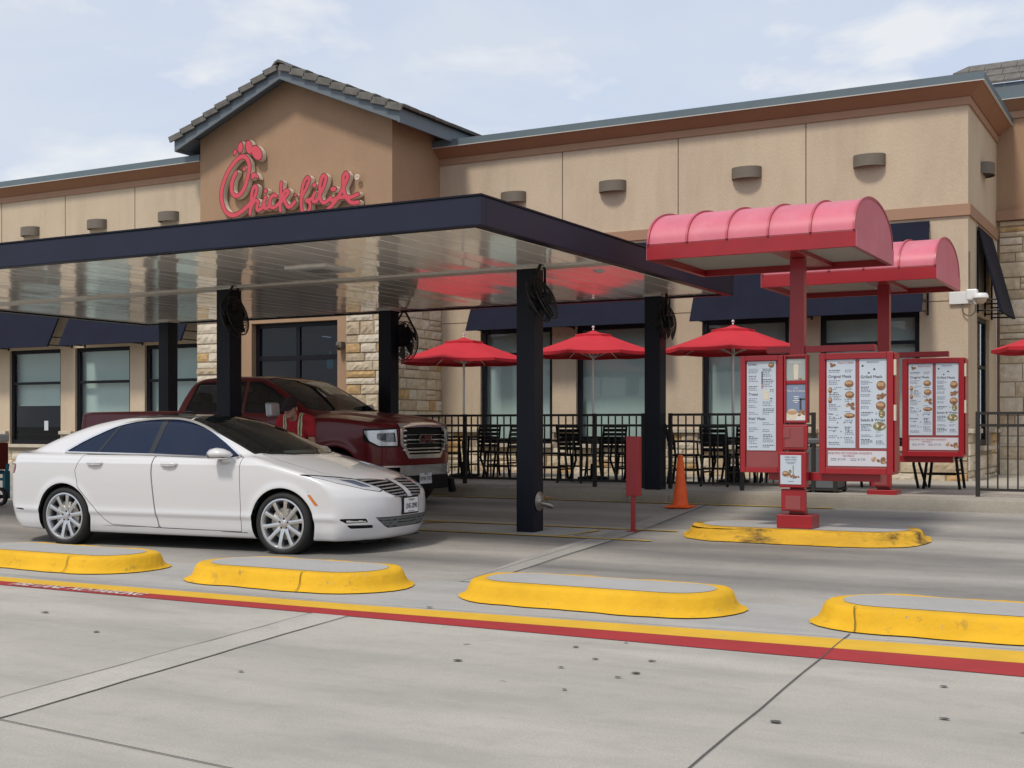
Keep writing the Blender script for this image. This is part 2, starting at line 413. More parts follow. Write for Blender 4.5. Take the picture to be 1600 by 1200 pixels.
M['strip'] = concrete('patched concrete strip', (0.53, 0.495, 0.435), (0.44, 0.415, 0.37), (1, 1, 1), (0.22, 0.21, 0.195), False, 0.7)
M['pad'] = concrete('grey lane patch', (0.42, 0.40, 0.365), (0.34, 0.325, 0.30), (1, 1, 1), (0.17, 0.165, 0.155), False, 0.6)
M['ground'] = mat('far ground', (0.22, 0.21, 0.19), 0.95, var=0.2, vscale=0.3)

# ------------------------------------------------------------------ mesh helpers
class MB:
    """Collects polygons (with a material slot per polygon) and links them as one mesh object."""
    def __init__(s):
        s.v = []; s.f = []; s.m = []
    def add(s, verts, faces, mi=0):
        o = len(s.v)
        s.v += [tuple(p) for p in verts]
        for f in faces:
            s.f.append([i + o for i in f]); s.m.append(mi)
        return s
    def quad(s, a, b, c, d, mi=0):
        return s.add([a, b, c, d], [(0, 1, 2, 3)], mi)
    def box(s, x0, x1, y0, y1, z0, z1, mi=0):
        v = [(x0, y0, z0), (x1, y0, z0), (x1, y1, z0), (x0, y1, z0), (x0, y0, z1), (x1, y0, z1), (x1, y1, z1), (x0, y1, z1)]
        return s.add(v, [(0, 3, 2, 1), (4, 5, 6, 7), (0, 1, 5, 4), (1, 2, 6, 5), (2, 3, 7, 6), (3, 0, 4, 7)], mi)
    def obox(s, c, ax, ay, az, mi=0):
        """oriented box: centre and three half-axis vectors"""
        c = Vector(c); ax = Vector(ax); ay = Vector(ay); az = Vector(az)
        v = [c + ax * i + ay * j + az * k for k in (-1, 1) for j, i in ((-1, -1), (-1, 1), (1, 1), (1, -1))]
        return s.add(v, [(0, 3, 2, 1), (4, 5, 6, 7), (0, 1, 5, 4), (1, 2, 6, 5), (2, 3, 7, 6), (3, 0, 4, 7)], mi)
    def prism(s, poly, a, b, axis='x', mi=0, mi_cap=None):
        """extrude a 2-D polygon along an axis: axis x -> poly in (y,z); y -> (x,z); z -> (x,y)"""
        n = len(poly)
        def P(p, t):
            return (t, p[0], p[1]) if axis == 'x' else (p[0], t, p[1]) if axis == 'y' else (p[0], p[1], t)
        v = [P(p, a) for p in poly] + [P(p, b) for p in poly]
        fs = [(i, (i + 1) % n, n + (i + 1) % n, n + i) for i in range(n)]
        s.add(v, fs, mi)
        o = len(s.v) - 2 * n
        s.f.append([o + i for i in range(n)][::-1]); s.m.append(mi if mi_cap is None else mi_cap)
        s.f.append([o + n + i for i in range(n)]); s.m.append(mi if mi_cap is None else mi_cap)
        return s
    def tube(s, pts, r, n=10, mi=0, caps=True):
        pts = [Vector(p) for p in pts]
        rs = r if isinstance(r, (list, tuple)) else [r] * len(pts)
        rings = []
        up = None
        for i, p in enumerate(pts):
            d = (pts[min(i + 1, len(pts) - 1)] - pts[max(i - 1, 0)])
            if d.length < 1e-9: d = Vector((0, 0, 1))
            d.normalize()
            if up is None:
                up = Vector((0, 0, 1)) if abs(d.z) < 0.9 else Vector((1, 0, 0))
            a = d.cross(up).normalized(); b2 = d.cross(a).normalized()
            up = -b2 if True else up
            rings.append([p + (a * math.cos(2 * PI * k / n) + b2 * math.sin(2 * PI * k / n)) * rs[i] for k in range(n)])
            up = a.cross(d).normalized()
        v = [q for rg in rings for q in rg]
        fs = []
        for i in range(len(pts) - 1):
            for k in range(n):
                fs.append((i * n + k, i * n + (k + 1) % n, (i + 1) * n + (k + 1) % n, (i + 1) * n + k))
        if caps:
            fs.append(tuple(range(n))[::-1]); fs.append(tuple((len(pts) - 1) * n + k for k in range(n)))
        return s.add(v, fs, mi)
    def lathe(s, prof, c=(0, 0, 0), axis='z', n=24, mi=0, a0=0.0):
        """revolve (r, h) profile round an axis through c"""
        v = []; fs = []
        for (r, h) in prof:
            for k in range(n):
                t = a0 + 2 * PI * k / n
                x, y = r * math.cos(t), r * math.sin(t)
                if axis == 'z': v.append((c[0] + x, c[1] + y, c[2] + h))
                elif axis == 'y': v.append((c[0] + x, c[1] + h, c[2] + y))
                else: v.append((c[0] + h, c[1] + x, c[2] + y))
        for i in range(len(prof) - 1):
            for k in range(n):
                fs.append((i * n + k, i * n + (k + 1) % n, (i + 1) * n + (k + 1) % n, (i + 1) * n + k))
        return s.add(v, fs, mi)
    def disc(s, c, rx, rz, axis='y', n=20, mi=0, rot=0.0, half=False):
        pts = []
        k1 = n // 2 + 1 if half else n
        for k in range(k1):
            t = 2 * PI * k / n
            a, b = rx * math.cos(t), rz * math.sin(t)
            a, b = a * math.cos(rot) - b * math.sin(rot), a * math.sin(rot) + b * math.cos(rot)
            pts.append((c[0] + a, c[1], c[2] + b) if axis == 'y' else (c[0], c[1] + a, c[2] + b) if axis == 'x' else (c[0] + a, c[1] + b, c[2]))
        return s.add(pts, [tuple(range(len(pts)))], mi)
    def build(s, name, mats, parent=None, world=True, smooth=None, bev=0.0, label=None, segs=2):
        me = bpy.data.meshes.new(name)
        off = Vector((0, 0, 0))
        if parent is not None and world:
            p = parent
            while p is not None:
                off += Vector(p.location); p = p.parent
        me.from_pydata([Vector(q) - off for q in s.v], [], s.f)
        if not isinstance(mats, (list, tuple)): mats = [mats]
        for q in mats: me.materials.append(M[q] if isinstance(q, str) else q)
        me.polygons.foreach_set('material_index', s.m)
        me.update()
        bm = bmesh.new(); bm.from_mesh(me)
        bmesh.ops.recalc_face_normals(bm, faces=bm.faces)
        bm.to_mesh(me); bm.free()
        if smooth is not None:
            me.polygons.foreach_set('use_smooth', [True] * len(me.polygons))
            me.set_sharp_from_angle(angle=R(smooth))
        o = bpy.data.objects.new(name, me)
        COL.objects.link(o)
        if parent is not None: o.parent = parent
        if bev > 0:
            b = o.modifiers.new('bevel', 'BEVEL'); b.width = bev; b.segments = segs; b.limit_method = 'ANGLE'; b.angle_limit = R(35)
        if label: o['label'] = label
        return o

def thing(name, label, cat, loc=(0, 0, 0), rotz=0.0, group=None):
    o = bpy.data.objects.new(name, None)
    COL.objects.link(o)
    o.empty_display_size = 0.2
    o.location = loc; o.rotation_euler = (0, 0, rotz)
    return tag(o, label, cat, group)
def tag(o, label, cat, group=None):
    o['label'] = label; o['category'] = cat
    if group: o['group'] = group
    return o
def struct(o, kind='structure'):
    o['kind'] = kind
    return o
def dup(root, loc, rotz=None, label=None):
    def cp(o, par):
        c = o.copy(); COL.objects.link(c)
        if par is not None: c.parent = par
        for ch in list(o.children): cp(ch, c)
        return c
    r = cp(root, None)
    r.location = loc
    if rotz is not None: r.rotation_euler = (0, 0, rotz)
    if label: r['label'] = label
    return r

_TC = {}
def text_mesh(body, size, align='CENTER'):
    """flat lettering in the XY plane as (verts, faces), built from the default font"""
    key = (body, size, align)
    if key in _TC: return _TC[key]
    cu = bpy.data.curves.new('lettering', 'FONT')
    cu.body = body; cu.size = size; cu.align_x = align; cu.align_y = 'CENTER'; cu.resolution_u = 3
    o = bpy.data.objects.new('lettering', cu); COL.objects.link(o)
    dg = bpy.context.evaluated_depsgraph_get()
    me = bpy.data.meshes.new_from_object(o.evaluated_get(dg))
    v = [tuple(q.co) for q in me.vertices]; f = [tuple(p.vertices) for p in me.polygons]
    bpy.data.objects.remove(o); bpy.data.curves.remove(cu); bpy.data.meshes.remove(me)
    _TC[key] = (v, f)
    return v, f
def put_text(mb, body, size, origin, ax, ay, mi=0, align='CENTER', sx=1.0, bold=0.0):
    v, f = text_mesh(body, size, align)
    o = Vector(origin); ax = Vector(ax); ay = Vector(ay)
    n = ax.cross(ay) * 0.0004
    mb.add([o + ax * p[0] * sx + ay * p[1] for p in v], f, mi)
    if bold:
        mb.add([o + n + ax * (p[0] * sx + bold) + ay * p[1] for p in v], f, mi)

# ------------------------------------------------------------------ 2-D and 3-D implicit shapes
def sd_seg(px, py, ax, ay, bx, by):
    dx, dy = bx - ax, by - ay
    t = np.clip(((px - ax) * dx + (py - ay) * dy) / max(dx * dx + dy * dy, 1e-12), 0, 1)
    return np.hypot(px - ax - t * dx, py - ay - t * dy)
def sd_line(px, py, pts):
    d = np.full(np.shape(px), 1e9)
    for a, b in zip(pts[:-1], pts[1:]): d = np.minimum(d, sd_seg(px, py, a[0], a[1], b[0], b[1]))
    return d
def sd_poly(px, py, pts):
    d = np.full(np.shape(px), 1e9); ins = np.zeros(np.shape(px), bool)
    n = len(pts)
    for i in range(n):
        a, b = pts[i], pts[(i + 1) % n]
        d = np.minimum(d, sd_seg(px, py, a[0], a[1], b[0], b[1]))
        c = (a[1] > py) != (b[1] > py)
        with np.errstate(divide='ignore', invalid='ignore'):
            xx = (b[0] - a[0]) * (py - a[1]) / (b[1] - a[1] if b[1] != a[1] else 1e-12) + a[0]
        ins ^= (c & (px < xx))
    return np.where(ins, -d, d)
def catmull(pts, n=12):
    pts = [np.array(p, float) for p in pts]
    P = [2 * pts[0] - pts[1]] + pts + [2 * pts[-1] - pts[-2]]
    out = []
    for i in range(1, len(P) - 2):
        for k in range(n):
            t = k / n
            out.append(0.5 * ((2 * P[i]) + (-P[i - 1] + P[i + 1]) * t + (2 * P[i - 1] - 5 * P[i] + 4 * P[i + 1] - P[i + 2]) * t * t
                              + (-P[i - 1] + 3 * P[i] - 3 * P[i + 1] + P[i + 2]) * t ** 3))
    out.append(pts[-1])
    return [tuple(p) for p in out]
def catmull_closed(pts, n=8):
    k = len(pts)
    full = catmull([pts[-2], pts[-1]] + list(pts) + [pts[0], pts[1]], n)
    return full[2 * n:2 * n + k * n]
class Table:
    """smooth 1-D table (monotone-ish cubic, sampled finely)"""
    def __init__(s, *pts):
        x = np.array([p[0] for p in pts], float); y = np.array([p[1] for p in pts], float)
        h = np.diff(x); dl = np.diff(y) / h
        m = np.zeros(len(x)); m[0] = dl[0]; m[-1] = dl[-1]
        for i in range(1, len(x) - 1):
            m[i] = 0 if dl[i - 1] * dl[i] <= 0 else 2 * dl[i - 1] * dl[i] / (dl[i - 1] + dl[i])
        s.xs = np.linspace(x[0], x[-1], 1200)
        j = np.clip(np.searchsorted(x, s.xs) - 1, 0, len(x) - 2)
        t = (s.xs - x[j]) / h[j]
        s.ys = ((2 * t ** 3 - 3 * t ** 2 + 1) * y[j] + (t ** 3 - 2 * t ** 2 + t) * h[j] * m[j]
                + (-2 * t ** 3 + 3 * t ** 2) * y[j + 1] + (t ** 3 - t ** 2) * h[j] * m[j + 1])
    def __call__(s, q): return np.interp(q, s.xs, s.ys)
def smax(a, b, k):
    h = np.clip(0.5 + 0.5 * (a - b) / k, 0, 1)
    return b * (1 - h) + a * h + k * h * (1 - h)
def smin(a, b, k): return -smax(-a, -b, k)

def split_tris(V, N, F, s):
    """cut triangles along s = 0; returns V, N, faces with s < 0, faces with s >= 0 and s extended"""
    neg = s < 0
    cnt = neg[F].sum(1)
    Fn = [F[cnt == 3]]; Fp = [F[cnt == 0]]
    mixed = F[(cnt == 1) | (cnt == 2)]
    mc = cnt[(cnt == 1) | (cnt == 2)]
    if len(mixed) == 0: return V, N, Fn[0], Fp[0], s
    lone_neg = (mc == 1)
    ng = neg[mixed]
    lone = np.where(lone_neg[:, None], ng, ~ng).argmax(1)
    idx = (lone[:, None] + np.arange(3)[None, :]) % 3
    T = np.take_along_axis(mixed, idx, 1)                 # lone vertex first
    e1 = np.sort(T[:, [0, 1]], 1); e2 = np.sort(T[:, [0, 2]], 1)
    E = np.concatenate([e1, e2]); U, inv = np.unique(E, axis=0, return_inverse=True)
    inv = inv.ravel()
    t = s[U[:, 0]] / (s[U[:, 0]] - s[U[:, 1]])
    t = np.clip(t, 0.0005, 0.9995)[:, None]
    nv = V[U[:, 0]] * (1 - t) + V[U[:, 1]] * t
    nn = N[U[:, 0]] * (1 - t) + N[U[:, 1]] * t
    nn /= np.linalg.norm(nn, axis=1, keepdims=True) + 1e-9
    base = len(V)
    V = np.concatenate([V, nv]); N = np.concatenate([N, nn]); s = np.concatenate([s, np.zeros(len(nv))])
    k = len(mixed)
    a = base + inv[:k]; b = base + inv[k:]
    t1 = np.stack([T[:, 0], a, b], 1)
    t2 = np.stack([a, T[:, 1], T[:, 2]], 1); t3 = np.stack([a, T[:, 2], b], 1)
    Fn += [t1[lone_neg], t2[~lone_neg], t3[~lone_neg]]
    Fp += [t1[~lone_neg], t2[lone_neg], t3[lone_neg]]
    return V, N, np.concatenate(Fn), np.concatenate(Fp), s

def surface_nets(f, lo, hi, h):
    n = [int(math.ceil((b - a) / h)) + 1 for a, b in zip(lo, hi)]
    ax = [lo[i] + h * np.arange(n[i]) for i in range(3)]
    X, Y, Z = np.meshgrid(*ax, indexing='ij')
    val = f(X, Y, Z).astype(np.float64)
    ins = val < 0
    c = np.zeros([k - 1 for k in n], np.int8)
    sl = [(slice(0, -1), slice(1, None))[b] for b in (0, 1)]
    for i in (0, 1):
        for j in (0, 1):
            for k in (0, 1): c += ins[sl[i], sl[j], sl[k]]
    act = (c > 0) & (c < 8)
    I = np.argwhere(act)
    idm = -np.ones(act.shape, np.int64); idm[act] = np.arange(len(I))
    acc = np.zeros((len(I), 3)); num = np.zeros(len(I))
    cor = [(i, j, k) for i in (0, 1) for j in (0, 1) for k in (0, 1)]
    for p in cor:
        for a in range(3):
            if p[a] == 0:
                q = list(p); q[a] = 1
                v0 = val[I[:, 0] + p[0], I[:, 1] + p[1], I[:, 2] + p[2]]
                v1 = val[I[:, 0] + q[0], I[:, 1] + q[1], I[:, 2] + q[2]]
                m = (v0 < 0) != (v1 < 0)
                t = np.where(m, v0 / np.where(m, v0 - v1, 1), 0)
                pt = np.array(p, float)[None, :] + np.zeros((len(I), 3))
                pt[:, a] += t
                acc += pt * m[:, None]; num += m
    V = np.array(lo)[None, :] + h * (I + acc / num[:, None])
    quads = []
    for a in range(3):
        b, d = (a + 1) % 3, (a + 2) % 3
        s0 = [slice(None)] * 3; s1 = [slice(None)] * 3
        s0[a] = slice(0, -1); s1[a] = slice(1, None)
        ch = ins[tuple(s0)] != ins[tuple(s1)]
        E = np.argwhere(ch)
        ok = (E[:, b] > 0) & (E[:, d] > 0) & (E[:, b] < n[b] - 1) & (E[:, d] < n[d] - 1)
        E = E[ok]
        def cell(ob, od):
            q = E.copy(); q[:, b] -= ob; q[:, d] -= od
            return idm[q[:, 0], q[:, 1], q[:, 2]]
        Q = np.stack([cell(1, 1), cell(0, 1), cell(0, 0), cell(1, 0)], 1)
        fl = ~ins[E[:, 0], E[:, 1], E[:, 2]]
        Q[fl] = Q[fl][:, ::-1]
        quads.append(Q)
    Q = np.concatenate(quads)
    e = 1e-3
    def grad(P):
        g = np.stack([f(P[:, 0] + e, P[:, 1], P[:, 2]) - f(P[:, 0] - e, P[:, 1], P[:, 2]),
                      f(P[:, 0], P[:, 1] + e, P[:, 2]) - f(P[:, 0], P[:, 1] - e, P[:, 2]),
                      f(P[:, 0], P[:, 1], P[:, 2] + e) - f(P[:, 0], P[:, 1], P[:, 2] - e)], 1) / (2 * e)
        return g
    for _ in range(3):
        g = grad(V); v = f(V[:, 0], V[:, 1], V[:, 2])
        step = -(v / (np.sum(g * g, 1) + 1e-6))[:, None] * g
        ln = np.linalg.norm(step, axis=1, keepdims=True)
        V = V + step * np.minimum(1, h * 0.7 / (ln + 1e-9))
    g = grad(V)
    N = g / (np.linalg.norm(g, axis=1, keepdims=True) + 1e-9)
    F = np.concatenate([Q[:, [0, 1, 2]], Q[:, [0, 2, 3]]])
    return V, N, F

def np_mesh(name, V, N, F, m, parent, inset=0.0, label=None):
    """mesh object from a subset of a numpy surface, keeping its exact normals"""
    used = np.unique(F)
    mp_ = -np.ones(len(V), np.int64); mp_[used] = np.arange(len(used))
    v = V[used] - N[used] * inset; nn = N[used]; f = mp_[F]
    a = np.linalg.norm(np.cross(v[f[:, 1]] - v[f[:, 0]], v[f[:, 2]] - v[f[:, 0]]), axis=1)
    f = f[a > 1e-9]
    me = bpy.data.meshes.new(name)
    me.vertices.add(len(v)); me.vertices.foreach_set('co', v.astype(np.float32).ravel())
    me.loops.add(len(f) * 3); me.loops.foreach_set('vertex_index', f.astype(np.int32).ravel())
    me.polygons.add(len(f))
    me.polygons.foreach_set('loop_start', np.arange(0, len(f) * 3, 3, dtype=np.int32))
    me.polygons.foreach_set('use_smooth', np.ones(len(f), bool))
    me.materials.append(M[m] if isinstance(m, str) else m)
    me.update(calc_edges=True); me.validate()
    if len(me.vertices) == len(nn):
        me.normals_split_custom_set_from_vertices([tuple(q) for q in nn])
    o = bpy.data.objects.new(name, me); COL.objects.link(o)
    if parent is not None: o.parent = parent
    if label: o['label'] = label
    return o

def stroke_mesh(fn, lo, hi, h):
    """marching triangles of a 2-D field: returns V (n,2) padded to 3-D, N dummy, faces inside, field values"""
    nx = int((hi[0] - lo[0]) / h) + 1; ny = int((hi[1] - lo[1]) / h) + 1
    X, Y = np.meshgrid(lo[0] + h * np.arange(nx), lo[1] + h * np.arange(ny), indexing='ij')
    V = np.stack([X.ravel(), Y.ravel(), np.zeros(nx * ny)], 1)
    i, j = np.meshgrid(np.arange(nx - 1), np.arange(ny - 1), indexing='ij')
    a = (i * ny + j).ravel(); b = a + ny; c = b + 1; d = a + 1
    F = np.concatenate([np.stack([a, b, c], 1), np.stack([a, c, d], 1)])
    s = fn(V[:, 0], V[:, 1])
    near = (s[F] < 2 * h).any(1)
    N = np.zeros_like(V); N[:, 2] = 1
    return V, N, F[near], s

# ------------------------------------------------------------------ the ground
def zl(y): return float(np.interp(y, [9.5, 13.2, 16.45], [0.0, 0.10, 0.27]))
WALK = 0.44
def flat(name, pts, z, m, kind='structure'):
    mb = MB(); mb.add([(p[0], p[1], z) for p in pts], [tuple(range(len(pts)))])
    return struct(mb.build(name, m), kind)
flat('ground', [(-900, -900), (900, -900), (900, 900), (-900, 900)], -0.03, 'ground')
flat('road', [(-60, -40), (40, -40), (40, 7.25), (-60, 7.25)], 0.0, 'road')
flat('concrete_apron', [(-60, 7.25), (40, 7.25), (40, 9.25), (-60, 9.25)], 0.0, 'apron')
mb = MB()
ys = [9.25, 9.5, 10.5, 11.5, 12.4, 13.2, 14.0, 15.0, 16.45]
for a, b in zip(ys[:-1], ys[1:]):
    mb.quad((-60, a, zl(a)), (40, a, zl(a)), (40, b, zl(b)), (-60, b, zl(b)))
struct(mb.build('drive_lane', 'lane', smooth=60))
mb = MB()
prof = [(16.45, 0.20), (16.45, 0.27), (16.47, 0.37), (16.49, 0.415), (16.53, 0.437), (16.60, WALK), (16.62, WALK), (16.62, 0.2)]
mb.prism(prof, -60, 40, 'x')
struct(mb.build('kerb', 'kerbc', smooth=35))
flat('sidewalk', [(-60, 16.62), (40, 16.62), (40, 40), (-60, 40)], WALK, 'walk')
# painted bands
flat('red_line', [(-30, 7.22), (30, 7.22), (30, 7.9), (-0.9, 7.62), (-3.2, 7.54), (-5.5, 7.44), (-9.0, 7.39), (-30, 7.36)], 0.004, 'redline')
flat('yellow_line', [(-30, 7.36), (-9.0, 7.39), (-5.5, 7.44), (-3.2, 7.54), (-0.9, 7.62), (30, 7.9), (30, 8.4), (-0.9, 8.02), (-3.3, 7.84), (-5.6, 7.70), (-9.2, 7.60), (-30, 7.5)], 0.005, 'yelline')
mb = MB()
put_text(mb, 'FIRE LANE  NO PARKING', 0.185, (-8.10, 7.31, 0.009), (0.9999, 0.012, 0), (0, 1, 0), 0, 'CENTER', 0.72, 0.010)
struct(mb.build('painted_lettering', 'whitepaint'))
# joints and patched strips
def line_strip(name, pts, wd, m, dz=0.006, zf=None):
    mb = MB()
    for a, b in zip(pts[:-1], pts[1:]):
        d = Vector((b[0] - a[0], b[1] - a[1], 0)); n = Vector((-d.y, d.x, 0)).normalized() * wd / 2
        za = (zf(a[1]) if zf else 0) + dz; zb = (zf(b[1]) if zf else 0) + dz
        mb.quad((a[0] - n.x, a[1] - n.y, za), (a[0] + n.x, a[1] + n.y, za), (b[0] + n.x, b[1] + n.y, zb), (b[0] - n.x, b[1] - n.y, zb))
    return struct(mb.build(name, m))
def wob(a, b, n, amp, seed):
    rr = random.Random(seed)
    return [(a[0] + (b[0] - a[0]) * i / n + rr.uniform(-amp, amp), a[1] + (b[1] - a[1]) * i / n) for i in range(n + 1)]
flat('patched_strip', [(-5.05, 3.0), (-5.60, 7.22), (-5.30, 7.22), (-4.72, 3.0)], 0.003, 'strip')
line_strip('expansion_joint', wob((-5.05, 3.0), (-5.60, 7.22), 14, 0.006, 1), 0.008, 'joint')
line_strip('expansion_joint', wob((-4.72, 3.0), (-5.30, 7.22), 16, 0.012, 2), 0.008, 'joint')
line_strip('expansion_joint', wob((-1.62, 2.5), (-1.99, 8.16), 12, 0.004, 3), 0.0085, 'joint', 0.0066)
line_strip('expansion_joint', [(-7.2, 4.02), (-4.83, 3.91), (-2.5, 3.72), (0, 3.6)], 0.008, 'joint')
line_strip('expansion_joint', wob((-60, 7.52), (-5.6, 7.72), 30, 0.0, 4) + wob((-5.6, 7.72), (-3.3, 7.86), 4, 0.0, 5) + [(-0.9, 8.04), (8, 8.15)], 0.008, 'crack', 0.011)
mb = MB()
A = [(-5.62, 9.3), (-5.92, 11.36), (-6.18, 16.42)]; B = [(-5.42, 9.3), (-5.60, 11.36), (-5.93, 16.42)]
for k in range(2):
    p, q, r_, s_ = A[k], A[k + 1], B[k + 1], B[k]
    n = 6
    for i in range(n):
        f0, f1 = i / n, (i + 1) / n
        def lp(u, v, f): return (u[0] + (v[0] - u[0]) * f, u[1] + (v[1] - u[1]) * f)
        a, b, c, d = lp(p, q, f0), lp(p, q, f1), lp(s_, r_, f1), lp(s_, r_, f0)
        mb.quad(*[(t[0], t[1], zl(t[1]) + 0.004) for t in (a, b, c, d)])
struct(mb.build('patched_strip', 'pad'))
mb = MB()
for y0_, y1_ in ((12.80, 13.1), (13.1, 13.56)): mb.quad((-7.75, y0_, zl(y0_) + 0.005), (-6.25, y0_, zl(y0_) + 0.005), (-6.25, y1_, zl(y1_) + 0.005), (-7.75, y1_, zl(y1_) + 0.005))
struct(mb.build('column_pad', 'apron'))
line_strip('expansion_joint', [(A[0][0] + (A[2][0] - A[0][0]) * i / 20, 9.3 + 7.1 * i / 20) for i in range(21)], 0.012, 'strip', 0.008, zl)
line_strip('expansion_joint', [(B[0][0] + (B[2][0] - B[0][0]) * i / 20, 9.3 + 7.1 * i / 20) for i in range(21)], 0.010, 'crack', 0.008, zl)
line_strip('expansion_joint', [(-60, 13.9), (30, 13.9)], 0.010, 'crack', 0.006, zl)
for yy, x0, x1 in ((12.72, -9.9, -5.25), (13.62, -9.9, -5.3)):
    line_strip('yellow_line', [(x0 + (x1 - x0) * i / 6, yy) for i in range(7)], 0.09, 'yelfade', 0.009, zl)
line_strip('yellow_line', [(-6.4 + 0.05 * i, 12.8 + 0.16 * i) for i in range(5)], 0.07, 'yelfade', 0.0092, zl)
line_strip('yellow_line', [(-9.6 + 0.3 * i, 12.78 + 0.2 * i) for i in range(5)], 0.09, 'yelfade', 0.0092, zl)
line_strip('yellow_line', [(-10.6, 16.36), (-4.2, 16.36)], 0.12, 'yelfade', 0.008, zl)
# small debris on the concrete
rr = random.Random(11)
leafm = mat('dry leaf litter', (0.085, 0.078, 0.068), 0.9)
for i, (x, y) in enumerate([(-6.32, 5.87), (-3.12, 7.15), (-3.12, 6.25), (-2.73, 6.15), (-2.69, 6.3), (-2.75, 6.67), (-3.73, 6.15), (-2.84, 5.73), (-1.69, 5.57),
                            (-1.16, 6.74), (-1.03, 6.0), (-3.33, 6.87), (-3.06, 6.57), (-5.0, 7.84), (-4.6, 5.3), (-7.3, 6.3), (-6.9, 5.3)]):
    mb = MB(); n = 9; a0 = rr.uniform(0, 6); L0 = rr.uniform(0.015, 0.034)
    mb.add([(x + L0 * math.cos(2 * PI * k / n) * rr.uniform(0.7, 1.2), y + L0 * 0.75 * math.sin(2 * PI * k / n) * rr.uniform(0.7, 1.2), 0.0062 + (0.002 if y < 7.2 else 0.004)) for k in range(n)], [tuple(range(n))])
    struct(mb.build('gum_stain', leafm))

# ------------------------------------------------------------------ curb islands
def stadium(x0, x1, y0, y1, ins, n=12):
    x0 += ins; x1 -= ins; y0 += ins; y1 -= ins
    r = (y1 - y0) / 2 * 0.98; cy = (y0 + y1) / 2
    pts = []
    for k in range(n + 1):
        t = -PI / 2 + PI * k / n
        pts.append((x1 - r + r * math.cos(t), cy + (y1 - y0) / 2 * math.sin(t)))
    for k in range(n + 1):
        t = PI / 2 + PI * k / n
        pts.append((x0 + r + r * math.cos(t), cy + (y1 - y0) / 2 * math.sin(t)))
    out = []
    m = len(pts)
    for i in range(m):                                    # subdivide the straight sides
        a, b = pts[i], pts[(i + 1) % m]
        d = math.hypot(b[0] - a[0], b[1] - a[1]); q = max(1, int(d / 0.08))
        for k in range(q): out.append((a[0] + (b[0] - a[0]) * k / q, a[1] + (b[1] - a[1]) * k / q))
    return out
def island(label, x0, x1, y0, y1, z0=0.0, h=0.15, m='yellow', cracks=(), zf=None, seed=0):
    rr = random.Random(seed)
    t = thing('curb_island', label, 'traffic island', ((x0 + x1) / 2, (y0 + y1) / 2, z0), 0, 'painted curb islands in the drive lanes')
    base = stadium(x0, x1, y0, y1, 0.0)
    n = len(base)
    ph = [rr.uniform(0, 6) for _ in range(6)]
    lv = [(-0.072, 0.009), (-0.042, 0.019), (-0.018, 0.036), (-0.002, 0.062), (0.020, h - 0.035), (0.034, h - 0.014), (0.056, h - 0.003), (0.10, h), (0.165, h + 0.001)]
    mb = MB(); v = []
    rings = [stadium(x0, x1, y0, y1, a) for a, _ in lv]
    for q, (ins, z) in enumerate(lv):
        ring = rings[q]
        # same number of points per ring: resample by index
        rs = [ring[int(i * len(ring) / n) % len(ring)] if len(ring) != n else ring[i] for i in range(n)]
        for i, p in enumerate(rs):
            s = i * 0.35
            wv = 0.012 * (math.sin(s * 1.7 + ph[0]) + math.sin(s * 0.83 + ph[1]) + 0.6 * math.sin(s * 3.9 + ph[2])) * (1.0 if q < 2 else 0.28 if q < 7 else 0.10)
            cx, cy = (x0 + x1) / 2, (y0 + y1) / 2
            d = Vector((0 if abs(p[0] - cx) < (x1 - x0) / 2 - (y1 - y0) / 2 else p[0] - cx, p[1] - cy, 0))
            if d.length > 0: d.normalize()
            zz = z + (0.004 * math.sin(s * 2.3 + ph[3] + q) + rr.uniform(-0.0028, 0.0028) if 3 <= q <= 6 else 0)
            if zf: zz += (zf(p[1]) - z0) * max(0, 1 - q / 5)
            v.append((p[0] + d.x * wv, p[1] + d.y * wv, z0 + zz))
    fs = []
    for q in range(len(lv) - 1):
        for i in range(n): fs.append((q * n + i, q * n + (i + 1) % n, (q + 1) * n + (i + 1) % n, (q + 1) * n + i))
    mb.add(v, fs)
    mb.build('curb', m, t, smooth=70)
    mb = MB(); top = stadium(x0, x1, y0, y1, 0.150)
    mb.add([(p[0], p[1], z0 + h + 0.004) for p in top], [tuple(range(len(top)))])
    mb.build('top_slab', 'islandtop', t)
    for cx in cracks:
        mb = MB(); prev = None
        pts = [(-0.075, 0.012), (-0.045, 0.022), (-0.021, 0.040), (-0.004, 0.066), (0.022, h - 0.032), (0.034, h - 0.008), (0.056, h + 0.003), (0.10, h + 0.005)]
        for i, (a, z) in enumerate(pts):
            x = cx + 0.05 * (0.06 - z) * 4 + (0.0015 if i % 2 else -0.0015)
            y = y0 + a - 0.006 + 0.01
            cur = ((x - 0.004, y - 0.016, z0 + z + 0.004), (x + 0.004, y - 0.016, z0 + z + 0.004))
            if prev: mb.quad(prev[0], prev[1], cur[1], cur[0])
            prev = cur
        mb.build('crack', 'crackyel', t)
    return t
island('long yellow curb island in the middle foreground, nearest the dark canopy corner', -5.12, -2.95, 8.26, 9.16, seed=1)
island('yellow curb island directly in front of the white sedan front wheel', -7.86, -5.82, 8.12, 9.12, seed=2, cracks=(-6.42,))
island('yellow curb island below the white sedan rear wheel at the left edge', -10.9, -8.57, 8.13, 9.05, seed=3, cracks=(-9.12,))
island('yellow curb island cut off by the right picture edge, crossed by a floor joint', -2.32, 0.35, 8.28, 9.22, seed=4, cracks=(-1.98,))
island('yellow curb island with dark scraped front, under the nearer red menu board', -5.12, -2.55, 13.02, 14.30, 0.10, 0.145, 'yellowworn', zf=zl, seed=5)

